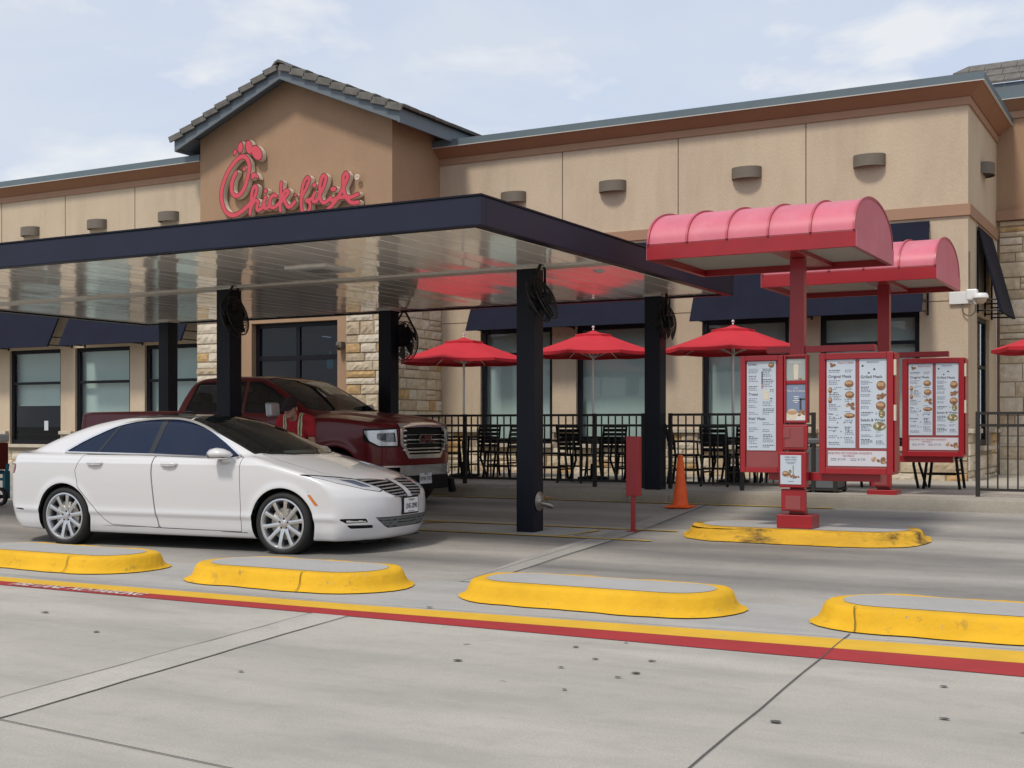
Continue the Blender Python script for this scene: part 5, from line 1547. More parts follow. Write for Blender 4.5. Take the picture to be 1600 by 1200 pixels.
    mb, yy, bl = menu_print(t, x0, x1, z0, z1, -0.079, 11, [('Hand Crafted', 0.66, 0.965, 0.030, 7, 'CENTER'), ('Original Meals', 0.05, 0.81, 0.042, 2, 'LEFT'), ('Sides', 0.05, 0.385, 0.026, 2, 'LEFT'), ('Beverages', 0.05, 0.235, 0.026, 2, 'LEFT')],
                            [(0.20, 0.945, 0.12, 0.032, 'pile'), (0.78, 0.725, 0.16, 0.042, 'burger'), (0.12, 0.655, 0.07, 0.036, 'burger'), (0.80, 0.60, 0.16, 0.042, 'burger'), (0.12, 0.54, 0.07, 0.036, 'burger'), (0.80, 0.47, 0.19, 0.045, 'pile'), (0.80, 0.33 + 0.035, 0.19, 0.030, 'burger'),
                             ] + [(0.25 + 0.25 * i, 0.345 - 0.0 * i, 0.022, 0.007, 'dot') for i in range(3)] + [(0.38 + 0.23 * i, 0.285, 0.022, 0.007, 'dot') for i in range(3)] + [(0.25 + 0.25 * i, 0.185, 0.022, 0.007, 'dot') for i in range(3)] + [(0.40 + 0.23 * i, 0.115, 0.022, 0.007, 'dot') for i in range(3)])
    print_lines(mb, x0, x1, z0, z1, yy, bl, [(0.06, 0.56), (0.62, 0.98)], 46, 12, 0.02, 0.92)
    part(mb, 'menu_sheet', PM, rw, bev=0)
    x0, x1 = 0.497, 0.775
    mb, yy, bl = menu_print(t, x0, x1, z0, z1, -0.079, 13, [('BREAKFAST', 0.5, 0.965, 0.024, 1, 'CENTER'), ('Grilled Meals', 0.04, 0.80, 0.042, 2, 'LEFT'), ('Salads & Wraps', 0.04, 0.315, 0.040, 2, 'LEFT')],
                            [(0.80, 0.70, 0.17, 0.055, 'burger'), (0.78, 0.575, 0.20, 0.045, 'pile'), (0.79, 0.475, 0.18, 0.05, 'burger'), (0.83, 0.385, 0.12, 0.05, 'salad'), (0.74, 0.245, 0.24, 0.05, 'salad'), (0.12, 0.925, 0.04, 0.012, 'dot'), (0.55, 0.885, 0.04, 0.012, 'dot'), (0.35, 0.845, 0.04, 0.010, 'dot')])
    print_lines(mb, x0, x1, z0, z1, yy, bl, [(0.05, 0.54), (0.60, 0.95)], 44, 14, 0.03, 0.77)
    part(mb, 'menu_sheet', PM, rw, bev=0)
    x0, x1, z0, z1 = 0.165, 0.775, 0.675, 0.835
    mb, yy, bl = menu_print(t, x0, x1, z0, z1, -0.079, 15, [('LARGE PKG OF CHICKEN NUGGETS', 0.36, 0.84, 0.030, 7, 'CENTER'), ('OR MEALS', 0.36, 0.66, 0.026, 7, 'CENTER'), ('$13.95', 0.24, 0.44, 0.030, 1, 'CENTER'), ('$17.35', 0.58, 0.44, 0.030, 1, 'CENTER')], [(0.87, 0.42, 0.12, 0.27, 'pile')])
    for u in (0.10, 0.44):
        for v in (0.48, 0.38): mb.quad((x0 + (u - 0.05) * 0.61, yy, z0 + v * 0.16 - 0.003), (x0 + (u + 0.05) * 0.61, yy, z0 + v * 0.16 - 0.003), (x0 + (u + 0.05) * 0.61, yy, z0 + v * 0.16 + 0.003), (x0 + (u - 0.05) * 0.61, yy, z0 + v * 0.16 + 0.003), 1)
    for i, m_ in enumerate(mb.m):
        if m_ == 0: mb.m[i] = 11
    part(mb, 'price_sheet', PM, rw, bev=0)
    return t
menu_unit('red barrel-roofed menu board standing on the scraped yellow island', -3.80, 13.35, 0.250)
menu_unit('red barrel-roofed menu board standing further back on the sidewalk', -3.67, 16.95, 0.36, -0.065)

# red post between the lanes
t = thing('clearance_post', 'narrow red box on a thin red pole standing in front of the fence', 'post', (-5.78, 13.5, zl(13.5)))
mb = MB(); mb.box(-5.865, -5.70, 13.44, 13.52, 0.53, 1.225); mb.build('sign_box', 'red', t, bev=0.006)
mb = MB(); mb.box(-5.815, -5.765, 13.46, 13.50, 0.10, 0.53); mb.build('pole', 'red', t, bev=0.003)
mb = MB(); mb.box(-5.85, -5.73, 13.42, 13.54, 0.112, 0.124); mb.build('foot_plate', 'red', t)

# traffic cone
t = thing('traffic_cone', 'orange traffic cone beside the kerb in front of the fence', 'cone', (-6.14, 15.9, zl(15.9)))
mb = MB(); mb.box(-0.17, 0.17, -0.17, 0.17, 0.004, 0.035); mb.build('base', 'cone', t, world=False, bev=0.02)
mb = MB(); mb.lathe([(0.112, 0.036), (0.104, 0.06), (0.034, 0.69), (0.030, 0.705), (0.020, 0.712), (0.0, 0.712)], n=28); mb.build('body', 'cone', t, world=False, smooth=50)

# cooler on a cart at the left edge
t = thing('cart', 'teal hand cart with a black wheel at the left edge behind the sedan', 'cart', (-16.34, 13.0, 0.1))
mb = MB(); mb.box(-0.62, 0.10, -0.25, 0.25, 0.50, 0.56); mb.box(0.11, 0.17, 0.20, 0.30, 0.12, 0.55); mb.box(-0.5, 0.11, 0.20, 0.26, 0.40, 0.44); mb.tube([(0.14, 0.25, 0.5), (0.17, 0.25, 0.66)], 0.03, 8); mb.build('frame', 'teal', t, world=False, bev=0.008)
for x in (0.12, -0.5):
    mb = MB()
    mb.lathe([(0.10, -0.03), (0.135, -0.03), (0.145, 0.0), (0.135, 0.03), (0.10, 0.03), (0.10, -0.03)], (x, 0.16, 0.155), 'y', 24)
    mb.lathe([(0.03, -0.02), (0.03, 0.02), (0, 0.02)], (x, 0.16, 0.155), 'y', 12)
    for k in range(3): mb.tube([(x, 0.16, 0.155), (x + 0.1 * math.cos(2.1 * k), 0.16, 0.155 + 0.1 * math.sin(2.1 * k))], 0.008, 6)
    mb.build('wheel', 'tyre', t, world=False, smooth=40)
t = thing('cooler', 'maroon cooler with a silver lid riding on the teal cart', 'cooler', (-16.60, 13.0, 0.67))
mb = MB(); mb.box(-0.45, 0.42, -0.28, 0.28, 0.0, 0.42); mb.build('body', 'cooler', t, world=False, bev=0.02)
mb = MB(); mb.box(-0.46, 0.43, -0.29, 0.29, 0.425, 0.55); mb.build('lid', 'coolerlid', t, world=False, bev=0.03)
mb = MB(); put_text(mb, 'T', 0.14, (0.34, -0.283, 0.13), (1, 0, 0), (0, 0, 1), 0, 'CENTER', 1.0, 0.006); mb.build('lettering', 'white', t, world=False)

# ------------------------------------------------------------------ patio: fence, bin, umbrellas, tables, chairs
FNY = 16.95
def fence(label, x0, x1, posts):
    t = thing('fence', label, 'fence', ((x0 + x1) / 2, FNY, WALK), 0, 'dark metal fences along the patio edge')
    for x in posts:
        mb = MB(); mb.box(x - 0.026, x + 0.026, FNY - 0.026, FNY + 0.026, WALK - 0.02, 1.53); mb.build('post', 'fence', t, bev=0.003)
    for z0, z1 in ((1.490, 1.525), (1.335, 1.37), (0.515, 0.55)):
        for a, b in zip(posts[:-1], posts[1:]):
            mb = MB(); mb.box(a + 0.0265, b - 0.0265, FNY - 0.018, FNY + 0.018, z0, z1); mb.build('rail', 'fence', t)
    mb = MB()
    for a, b in zip(posts[:-1], posts[1:]):
        n = max(1, int(round((b - a) / 0.118)))
        for k in range(1, n):
            x = a + (b - a) * k / n
            mb.box(x - 0.009, x + 0.009, FNY - 0.009, FNY + 0.009, 0.551, 1.334); mb.box(x - 0.009, x + 0.009, FNY - 0.009, FNY + 0.009, 1.371, 1.489)
    mb.build('picket_panel', 'fence', t)
    return t
fence('long dark metal fence between the truck and the far canopy column', -12.2, -7.12, [-12.2, -10.15, -8.86, -7.90, -7.12])
fence('short dark metal fence run from behind the orange cone to the trash bin', -6.70, -4.62, [-6.70, -5.63, -4.62])
fence('dark metal fence at the right edge past the menu boards', -2.50, 1.0, [-2.50, -0.7, 1.0])
t = thing('trash_bin', 'grey square trash bin behind the nearer menu board post', 'trash bin', (-4.55, 17.0, WALK))
mb = MB(); mb.box(-0.26, 0.24, -0.05, 0.45, 0.05, 0.62); mb.build('body', 'bin', t, world=False, bev=0.02)
mb = MB()
for x in (-0.25, 0.20):
    for y in (-0.07, 0.42): mb.box(x, x + 0.05, y, y + 0.05, 0.0, 0.66)
mb.box(-0.27, 0.26, -0.08, 0.48, 0.03, 0.049); mb.build('frame', 'fence', t, world=False, bev=0.004)
mb = MB(); mb.box(-0.28, 0.27, -0.09, 0.49, 0.66, 0.74); mb.build('lid', 'bin', t, world=False, bev=0.02)

def umbrella(label, x, y, ztop, rad, rot=0.0):
    t = thing('patio_umbrella', label, 'umbrella', (x, y, WALK), rot, 'red umbrellas over the patio tables')
    n = 8; h = ztop - WALK; rise = 0.30 * rad / 1.12
    mb = MB(); v = []; lv = [(0.17, 0.0), (0.36, 0.085), (0.60, 0.185), (0.82, 0.268), (1.0, 0.335)]
    m = n * 4
    def ring(rf, dz, sag):
        out = []
        for k in range(m):
            a = 2 * PI * k / m
            q = (k % 4) / 4.0
            s = math.cos(PI / n) / math.cos((a % (2 * PI / n)) - PI / n)
            r_ = rad * rf * s
            sg = math.sin(PI * q) * sag
            out.append((r_ * math.cos(a), r_ * math.sin(a), h - dz * rad / 1.12 - 0.06 - sg))
        return out
    for rf, dz in lv: v += ring(rf, dz, 0.012 * rf)
    v += [(p[0] * 1.0, p[1] * 1.0, p[2] - 0.045) for p in ring(1.0, lv[-1][1], 0.02)]
    fs = []
    for j in range(len(lv)):
        for k in range(m): fs.append((j * m + k, j * m + (k + 1) % m, (j + 1) * m + (k + 1) % m, (j + 1) * m + k))
    mb.add(v, fs)
    cp = mb.build('canopy', 'umb', t, world=False, smooth=25)
    mb = MB(); v = [(0, 0, h - 0.005)]
    for rf, dz in ((0.12, 0.045), (0.30, 0.075)): v += ring(rf, dz - 0.05, 0.0)
    v += [(p[0], p[1], p[2] - 0.03) for p in ring(0.30, 0.025, 0.004)]
    fs = [(0, 1 + k, 1 + (k + 1) % m) for k in range(m)]
    for j in range(2):
        for k in range(m): fs.append((1 + j * m + k, 1 + j * m + (k + 1) % m, 1 + (j + 1) * m + (k + 1) % m, 1 + (j + 1) * m + k))
    mb.add(v, fs); mb.build('vent_cap', 'umb', cp, world=False, smooth=25)
    mb = MB(); mb.tube([(0, 0, 0.05), (0, 0, h - 0.05)], 0.021, 12); mb.build('pole', 'pole', t, world=False, smooth=40)
    mb = MB(); mb.lathe([(0.0, h + 0.075), (0.022, h + 0.06), (0.026, h + 0.04), (0.012, h + 0.02), (0.018, h), (0.0, h)], n=12); mb.build('finial', 'pole', t, world=False, smooth=40)
    mb = MB()
    for k in range(n):
        a = 2 * PI * k / n
        mb.tube([(0.03 * math.cos(a), 0.03 * math.sin(a), h - 0.46), (rad * 0.55 * math.cos(a), rad * 0.55 * math.sin(a), h - 0.235 * rad / 1.12 - 0.0)], 0.008, 6)
        mb.tube([(0.03 * math.cos(a), 0.03 * math.sin(a), h - 0.09), (rad * 0.985 * math.cos(a), rad * 0.985 * math.sin(a), h - 0.345 * rad / 1.12 - 0.075)], 0.007, 6)
    mb.build('rib', 'pole', t, world=False, smooth=40)
    mb = MB(); mb.lathe([(0.0, 0.0), (0.26, 0.0), (0.26, 0.06), (0.05, 0.09), (0.045, 0.28), (0, 0.28)], n=20); mb.build('base_weight', 'furn', t, world=False, smooth=40)
    return t
UP = [(-11.28, 18.8), (-8.79, 18.8), (-6.39, 18.8)]
umbrella('red patio umbrella left of the nearest canopy column, in front of the stone corner', UP[0][0], UP[0][1], 2.90, 1.18, 0.2)
umbrella('red patio umbrella in the middle, between the two dark canopy columns', UP[1][0], UP[1][1], 2.93, 1.08, 0.05)
umbrella('red patio umbrella left of the red menu board post', UP[2][0], UP[2][1], 2.93, 1.12, 0.3)
umbrella('red patio umbrella tip at the right edge of the picture', -1.45, 18.6, 2.80, 1.12, 0.0)

def table(label, x, y):
    t = thing('patio_table', label, 'table', (x, y, WALK), 0, 'black patio tables under the umbrellas')
    mb = MB(); mb.lathe([(0.03, 0.70), (0.52, 0.70), (0.53, 0.715), (0.52, 0.73), (0.03, 0.73), (0.03, 0.70)], n=28); mb.build('table_top', 'furn', t, world=False, smooth=40)
    for k in range(4):
        a = PI / 4 + k * PI / 2
        mb = MB(); mb.tube([(0.34 * math.cos(a), 0.34 * math.sin(a), 0.70), (0.30 * math.cos(a), 0.30 * math.sin(a), 0.35), (0.42 * math.cos(a), 0.42 * math.sin(a), 0.01)], 0.02, 8); mb.build('leg', 'furn', t, world=False, smooth=40)
    return t
def chair(label, x, y, rz, src=None):
    if src: return dup(src, (x, y, WALK), rz, label)
    t = thing('patio_chair', label, 'chair', (x, y, WALK), rz, 'black patio chairs behind the fence')
    mb = MB(); mb.box(-0.22, 0.22, -0.22, 0.22, 0.43, 0.46); mb.build('seat', 'furn', t, world=False, bev=0.008)
    mb = MB()
    for x in (-0.205, 0.205): mb.tube([(x, 0.21, 0.44), (x, 0.235, 0.66), (x, 0.29, 0.93)], 0.019, 8)
    for k in range(6):
        z = 0.55 + 0.07 * k; yb = 0.222 + (z - 0.44) * 0.13
        mb.box(-0.20, 0.20, yb - 0.008, yb + 0.010, z - 0.026, z + 0.026)
    mb.build('backrest', 'furn', t, world=False)
    for (lx, ly) in ((-0.2, -0.2), (0.2, -0.2), (-0.2, 0.2), (0.2, 0.2)):
        mb = MB(); mb.tube([(lx, ly, 0.43), (lx * 1.05, ly * 1.25, 0.0)], 0.021, 8); mb.build('leg', 'furn', t, world=False, smooth=40)
    mb = MB()
    for lx in (-0.205, 0.205): mb.box(lx - 0.012, lx + 0.012, -0.2, 0.2, 0.20, 0.225)
    mb.box(-0.2, 0.2, 0.19, 0.21, 0.26, 0.285); mb.build('stretcher', 'furn', t, world=False)
    for lx in (-0.235, 0.235):
        mb = MB(); mb.tube([(lx, 0.24, 0.66), (lx, -0.05, 0.665), (lx, -0.22, 0.65), (lx, -0.235, 0.44)], 0.015, 8); mb.build('armrest', 'furn', t, world=False, smooth=40)
    return t
tn = ['left umbrella', 'middle umbrella', 'right umbrella']
c0 = None
for i, (x, y) in enumerate(UP):
    table('round black patio table under the ' + tn[i], x, y)
    for k, (dx, dy, rz, wd) in enumerate(((-0.72, -0.15, R(100), 'left'), (0.72, 0.05, R(-85), 'right'), (0.05, -0.74, R(178), 'street'), (-0.05, 0.76, R(4), 'building'))):
        lab = 'black patio chair on the %s side of the table under the %s' % (wd, tn[i])
        q = chair(lab, x + dx, y + dy, rz, c0)
        c0 = c0 or q
table('round black patio table on the right part of the patio behind the second menu board', -3.85, 18.9)
chair('black patio chair with legs showing under the far right menu panel', -3.25, 18.9, R(-90), c0)
chair('black patio chair left of the table behind the second menu board', -4.6, 18.9, R(85), c0)

# ------------------------------------------------------------------ vehicles
class Shell:
    """a car body as an implicit solid, meshed once and then cut into panels along fields"""
    def __init__(s, f, lo, hi, h, root):
        s.V, s.N, s.F = surface_nets(f, lo, hi, h)
        s.root = root
    def xyz(s): return s.V[:, 0], s.V[:, 1], s.V[:, 2], s.N
    def cut(s, fld):
        """faces where fld < 0 leave the shell and are returned"""
        x, y, z, n = s.xyz()
        s.V, s.N, Fn, s.F, _ = split_tris(s.V, s.N, s.F, fld(x, y, z, n))
        return Fn
    def sub(s, F, fld):
        x, y, z, n = s.xyz()
        s.V, s.N, Fn, Fp, _ = split_tris(s.V, s.N, F, fld(x, y, z, n))
        return Fn, Fp
    def emit(s, name, F, m, parent=None, inset=0.0, label=None):
        if len(F) == 0: return None
        return np_mesh(name, s.V, s.N, F, m, parent or s.root, inset, label)
    def emit_sides(s, name, F, m, parent=None, inset=0.0):
        """two objects, one per side of the car"""
        c = s.V[F].mean(1)[:, 1]
        return [s.emit(name, F[q], m, parent, inset) for q in (c < 0, c >= 0)]
MX = lambda *a: np.maximum.reduce(np.broadcast_arrays(*a))
MN = lambda *a: np.minimum.reduce(np.broadcast_arrays(*a))

def wheel(root, x, y, r, rim, wd, side, spokes, rimmat, tw=0.022, dual=False):
    """side = -1 for the wheel whose outer face looks to -y"""
    o = side
    def Y(v): return y + o * v
    mb = MB(); h = wd / 2
    mb.lathe([(rim - 0.01, Y(h * 0.62)), (rim + 0.012, Y(h * 0.92)), (rim + 0.03, Y(h)), (r - 0.035, Y(h * 0.97)), (r - 0.008, Y(h * 0.80)), (r, Y(h * 0.5)), (r, Y(-h * 0.5)), (r - 0.03, Y(-h)), (rim, Y(-h * 0.8))], (x, 0, r), 'y', 56)
    w_ = mb.build('wheel', 'tyre', root, world=False, smooth=50)
    mb = MB(); mb.lathe([(rim + 0.008, Y(h * 0.93)), (rim - 0.008, Y(h * 0.95)), (rim - 0.022, Y(h * 0.80)), (rim - 0.03, Y(h * 0.35)), (rim - 0.05, Y(-h * 0.5))], (x, 0, r), 'y', 56)
    # spokes
    for k in range(spokes):
        a = 2 * PI * (k + 0.25) / spokes
        ca, sa = math.cos(a), math.sin(a)
        sec = []
        for (rr_, hw, dep, pr) in ((0.045, tw * 1.25, 0.05, h * 0.62), (rim * 0.45, tw * 0.95, 0.045, h * 0.76), (rim * 0.8, tw * 0.95, 0.04, h * 0.83), (rim - 0.006, tw * 1.35, 0.04, h * 0.86)):
            for (t_, d_) in ((-hw, -dep), (-hw * 0.85, 0), (-hw * 0.2, 0.004), (hw * 0.2, 0.004), (hw * 0.85, 0), (hw, -dep)):
                sec.append((x + rr_ * ca - t_ * sa, Y(pr + d_), r + rr_ * sa + t_ * ca))
        fs = [(j * 6 + i, j * 6 + i + 1, (j + 1) * 6 + i + 1, (j + 1) * 6 + i) for j in range(3) for i in range(5)]
        mb.add(sec, fs)
    mb.lathe([(0.075, Y(h * 0.35)), (0.070, Y(h * 0.62)), (0.055, Y(h * 0.66)), (0.034, Y(h * 0.66)), (0.032, Y(h * 0.72)), (0.0, Y(h * 0.74))], (x, 0, r), 'y', 24)
    rm = mb.build('rim', rimmat, w_, world=False, smooth=35)
    mb = MB(); mb.lathe([(rim - 0.02, Y(-h * 0.1)), (0.0, Y(-h * 0.1))], (x, 0, r), 'y', 32); mb.build('brake_shadow', 'black', w_, world=False)
    mb = MB(); mb.lathe([(0.165, Y(0.02)), (0.165, Y(0.05)), (0.07, Y(0.06))], (x, 0, r), 'y', 32); mb.build('brake_disc', 'steel', w_, world=False, smooth=40)
    mb = MB()
    for k in range(5):
        a = 2 * PI * k / 5 + 0.3
        mb.lathe([(0.011, Y(h * 0.60)), (0.011, Y(h * 0.685)), (0.0, Y(h * 0.69))], (x + 0.052 * math.cos(a), 0, r + 0.052 * math.sin(a)), 'y', 8)
    mb.build('lug_nuts', 'black', w_, world=False)
    return w_

# ---------------------------------------------------------------- white sedan
def build_sedan():
    root = thing('sedan', 'pearl white sedan with black glass roof and chrome wheels, waiting in the front lane', 'car', (-11.27, 10.82, 0.0), R(5.5))
    WB = 2.89
    w_t = Table((-1.2, .885), (-.8, .90), (-.3, .922), (.3, .932), (1.4, .932), (2.6, .932), (3.0, .922), (3.4, .90), (4.0, .86))
    s_t = Table((.10, .895), (.17, .915), (.26, .945), (.35, .957), (.405, .976), (.45, .972), (.6, .984), (.75, .996), (.86, 1.0), (.93, 1.0), (.955, .988), (1.0, .968), (1.06, .93), (1.15, .86))
    zt = Table((-1.3, 1.0), (-1.08, 1.045), (-.95, 1.07), (-.8, 1.06), (-.5, 1.055), (0, 1.045), (1.2, 1.035), (2.0, 1.03), (2.3, 1.045), (2.5, 1.072), (2.79, 1.012), (3.1, .935), (3.41, .855), (3.6, .79), (3.75, .725), (3.95, .60))
    cr = Table((-1.3, .03), (0, .01), (2.2, .01), (2.6, .045), (3.9, .05))
    xf = Table((.05, 3.70), (.15, 3.79), (.25, 3.85), (.35, 3.885), (.5, 3.90), (.6, 3.893), (.68, 3.86), (.76, 3.78), (.82, 3.67), (.9, 3.48), (1.1, 3.0))
    xr = Table((.05, -.90), (.18, -.96), (.3, -1.04), (.5, -1.09), (.75, -1.09), (.9, -1.06), (1.0, -1.03), (1.1, -1.0))
    zr = Table((-1.4, .70), (-1.1, .86), (-.95, .985), (-.6, 1.135), (-.2, 1.285), (.26, 1.41), (.7, 1.470), (1.1, 1.486), (1.4, 1.476), (1.7, 1.425), (1.95, 1.345), (2.2, 1.245), (2.5, 1.115), (2.75, .995), (3.0, .87))
    gt = Table((-1.1, .80), (-.7, .87), (-.2, .95), (.3, .99), (.8, 1.0), (1.6, .995), (2.2, .97), (2.6, .94))
    def f(x, y, z):
        ay = np.abs(y)
        r0 = np.hypot(x, z - .33); r1 = np.hypot(x - WB, z - .33)
        lip = 0.012 * (np.exp(-((r0 - .385) / .045) ** 2) + np.exp(-((r1 - .385) / .045) ** 2))
        side = ay - w_t(x) * s_t(z) - lip
        top = (z - (zt(x) - cr(x) * (ay / .75) ** 2)) * 0.97
        bot = (.165 + 0.02 * np.clip(-x, 0, 1)) - z
        fr = x - (xf(z) - .27 * (ay / .78) ** 3.0)
        rear = (xr(z) + .28 * (ay / .85) ** 3) - x
        b = smax(smax(side, top, .055), bot, .03)
        b = smax(smax(b, fr * .92, .05), rear * .95, .06)
        wg = (.852 - (z - 1.0) * .53) * gt(x)
        gs = (ay - wg) * .88
        gtp = (z - (zr(x) - .035 * (ay / .6) ** 2.4)) * .88
        g = smax(smax(gs, gtp, .085), .9 - z, .02)
        return smin(b, g, .03)
    S = Shell(f, (-1.25, -1.02, .1), (4.02, 1.02, 1.56), 0.0195, root)
    sd2 = lambda pts: (lambda a, b: sd_poly(a, b, pts))
    # wheel openings
    S.cut(lambda x, y, z, n: MX(MN(np.hypot(x, z - .33), np.hypot(x - WB, z - .33)) - .378, .52 - np.abs(y)))
    # side glass
    WIN = [(-.06, 1.058), (.14, 1.165), (.32, 1.245), (.58, 1.345), (.9, 1.402), (1.22, 1.418), (1.50, 1.396), (1.81, 1.302), (2.08, 1.165), (2.33, 1.012), (1.2, 1.042)]
    win = catmull_closed(WIN[:10], 4)
    win = [p for p in win if p[0] > -.07] + [(1.2, 1.043)]
    win = WIN[:1] + catmull(WIN[1:9], 4) + WIN[9:]
    dq = lambda x, z: sd_line(x, z, [(.40, 1.03), (.61, 1.37)])
    db = lambda x, z: sd_line(x, z, [(1.145, 1.0), (1.205, 1.45)])
    side = lambda y, z: MX(.42 - np.abs(y), 1.0 - z)
    G = S.cut(lambda x, y, z, n: MX(sd_poly(x, z, win), side(y, z)))
    P, G = S.sub(G, lambda x, y, z, n: MN(dq(x, z) - .016, db(x, z) - .036))
    S.emit_sides('window_pillar', P, 'blackgloss', None, 0.003)
    Gf, Gr = S.sub(G, lambda x, y, z, n: 1.17 - x)
    for F in (Gf, Gr): S.emit_sides('side_window', F, 'glasscar', None, 0.006)
    T_ = S.cut(lambda x, y, z, n: MX(sd_poly(x, z, win) - .021, side(y, z) - .025))
    S.emit_sides('window_trim', T_, 'chrome', None, -0.003)
    # windscreen, roof glass, rear window
    ws = [(1.50, 0), (1.515, .3), (1.555, .585), (2.0, .672), (2.46, .742), (2.56, .62), (2.66, .35), (2.69, 0)]
    ws = ws + [(a, -b) for a, b in ws[::-1][1:-1]]
    Fw = S.cut(lambda x, y, z, n: MX(sd_poly(x, y, ws), 1.0 - z))
    S.emit('windshield', Fw, 'glassws', None, 0.004)
    Fw = S.cut(lambda x, y, z, n: MX(sd_poly(x, y, ws) - .022, 1.03 - z, x - 2.72))
    Fs, Fc = S.sub(Fw, lambda x, y, z, n: 2.4 - x)
    S.emit('windshield_cowl', Fs, 'black', None, 0.003); S.emit('windshield_edge', Fc, 'blackgloss', None, 0.002)
    rg = [(.30, -.52), (.9, -.575), (1.50, -.575), (1.48, 0), (1.50, .575), (.9, .575), (.30, .52)]
    Fw = S.cut(lambda x, y, z, n: MX(sd_poly(x, y, rg) - .012, 1.2 - z)); S.emit('roof_glass', Fw, 'blackgloss')
    rw = [(.24, -.50), (.24, .50), (-.66, .52), (-.72, .2), (-.72, -.2), (-.66, -.52)]
    Fw = S.cut(lambda x, y, z, n: MX(sd_poly(x, y, rw), 1.05 - z)); S.emit('rear_window', Fw, 'panedark', None, 0.004)
    # nose: headlamps, split-wing grille, intake
    nose = lambda x: 3.1 - x
    hl = [(.90, .842), (.70, .818), (.52, .793), (.395, .690), (.46, .672), (.62, .700), (.79, .765)]
    Fh = S.cut(lambda x, y, z, n: MX(sd_poly(np.abs(y), z, hl), nose(x)))
    Fi, Fh = S.sub(Fh, lambda x, y, z, n: MX(sd_poly(np.abs(y), z, [(.72, .80), (.56, .785), (.50, .715), (.62, .725)]), nose(x)))
    hs = S.emit_sides('headlight', Fh, 'lampsilver', None, 0.002)
    c = S.V[Fi].mean(1)[:, 1]
    S.emit('projector_lens', Fi[c < 0], 'lampglass', hs[0], 0.006); S.emit('projector_lens', Fi[c >= 0], 'lampglass', hs[1], 0.006)
    S.emit_sides('lamp_edge', S.cut(lambda x, y, z, n: MX(sd_poly(np.abs(y), z, hl) - .009, nose(x))), 'blackgloss', None, 0.003)
    gr = [(.50, .788), (.28, .782), (.052, .765), (.052, .598), (.15, .592), (.28, .612), (.385, .668)]
    Fg = S.cut(lambda x, y, z, n: MX(sd_poly(np.abs(y), z, gr), nose(x)))
    bar, hole = S.sub(Fg, lambda x, y, z, n: np.sin((z + .030 * np.abs(y)) * 2 * PI / .0285) + .30)
    gg = S.emit_sides('grille', hole, 'black', None, 0.020)
    c = S.V[bar].mean(1)[:, 1]
    S.emit('chrome_slats', bar[c < 0], 'slat', gg[0], 0.0); S.emit('chrome_slats', bar[c >= 0], 'slat', gg[1], 0.0)
    Fe = S.cut(lambda x, y, z, n: MX(np.abs(y) - .048, np.abs(z - .685) - .098, nose(x))); S.emit_sides('grille_edge', S.cut(lambda x, y, z, n: MX(sd_poly(np.abs(y), z, gr) - .009, nose(x), .05 - np.abs(y))), 'chrome', None, -0.002)
    em = S.emit('emblem_bar', Fe, 'lampsilver', None, -0.010)
    lo_ = [(.56, .405), (-1, .398), (-1, .285), (.36, .285), (.43, .31)]
    Fl = S.cut(lambda x, y, z, n: MX(sd_poly(np.abs(y), z, lo_), nose(x)))
    bar, hole = S.sub(Fl, lambda x, y, z, n: np.sin(z * 2 * PI / .036) - .35)
    li = S.emit('lower_intake', hole, 'black', None, 0.020); S.emit('intake_slats', bar, 'bin', li, 0.008)
    fg = [(.865, .402), (.645, .398), (.62, .358), (.80, .352)]
    Ff = S.cut(lambda x, y, z, n: MX(sd_poly(np.abs(y), z, fg), nose(x)))
    led, dk = S.sub(Ff, lambda x, y, z, n: MX(np.abs(z - .372 - .01 * (np.abs(y) - .7)) - .010, .64 - np.abs(y), np.abs(y) - .80))
    fl = S.emit_sides('fog_light', dk, 'black', None, 0.010)
    c = S.V[led].mean(1)[:, 1]
    S.emit('light_bar', led[c < 0], 'chrome', fl[0]); S.emit('light_bar', led[c >= 0], 'chrome', fl[1])
    Ff = S.cut(lambda x, y, z, n: MX(sd_poly(np.abs(y), z, [(.80, .335), (.575, .330), (.555, .298), (.76, .298)]), nose(x))); S.emit_sides('bumper_slot', Ff, 'black', None, 0.012)
    Fm = S.cut(lambda x, y, z, n: MX(sd_poly(x, z, [(3.195, .640), (3.225, .645), (3.315, .535), (3.282, .528)]), .6 - np.abs(y))); S.emit_sides('side_marker', Fm, 'amber', None, -0.003)
    Fm = S.cut(lambda x, y, z, n: MX(sd_poly(x, z, [(-.80, .425), (-.60, .405), (-.60, .388), (-.80, .408)]), .6 - np.abs(y))); S.emit_sides('rear_reflector', Fm, 'black', None, 0.002)
    # doors, hood, trunk and their shut lines
    dF = [(1.258, 1.026), (1.240, .83), (1.263, .485), (1.315, .245), (2.377, .235), (2.381, .45), (2.388, .93), (2.40, 1.02)]
    dR = [(.272, 1.03), (.180, .85), (.217, .673), (.383, .49), (.555, .32), (.66, .262), (1.307, .245), (1.255, .485), (1.232, .83), (1.250, 1.026)]
    out = lambda y: .66 - np.abs(y)
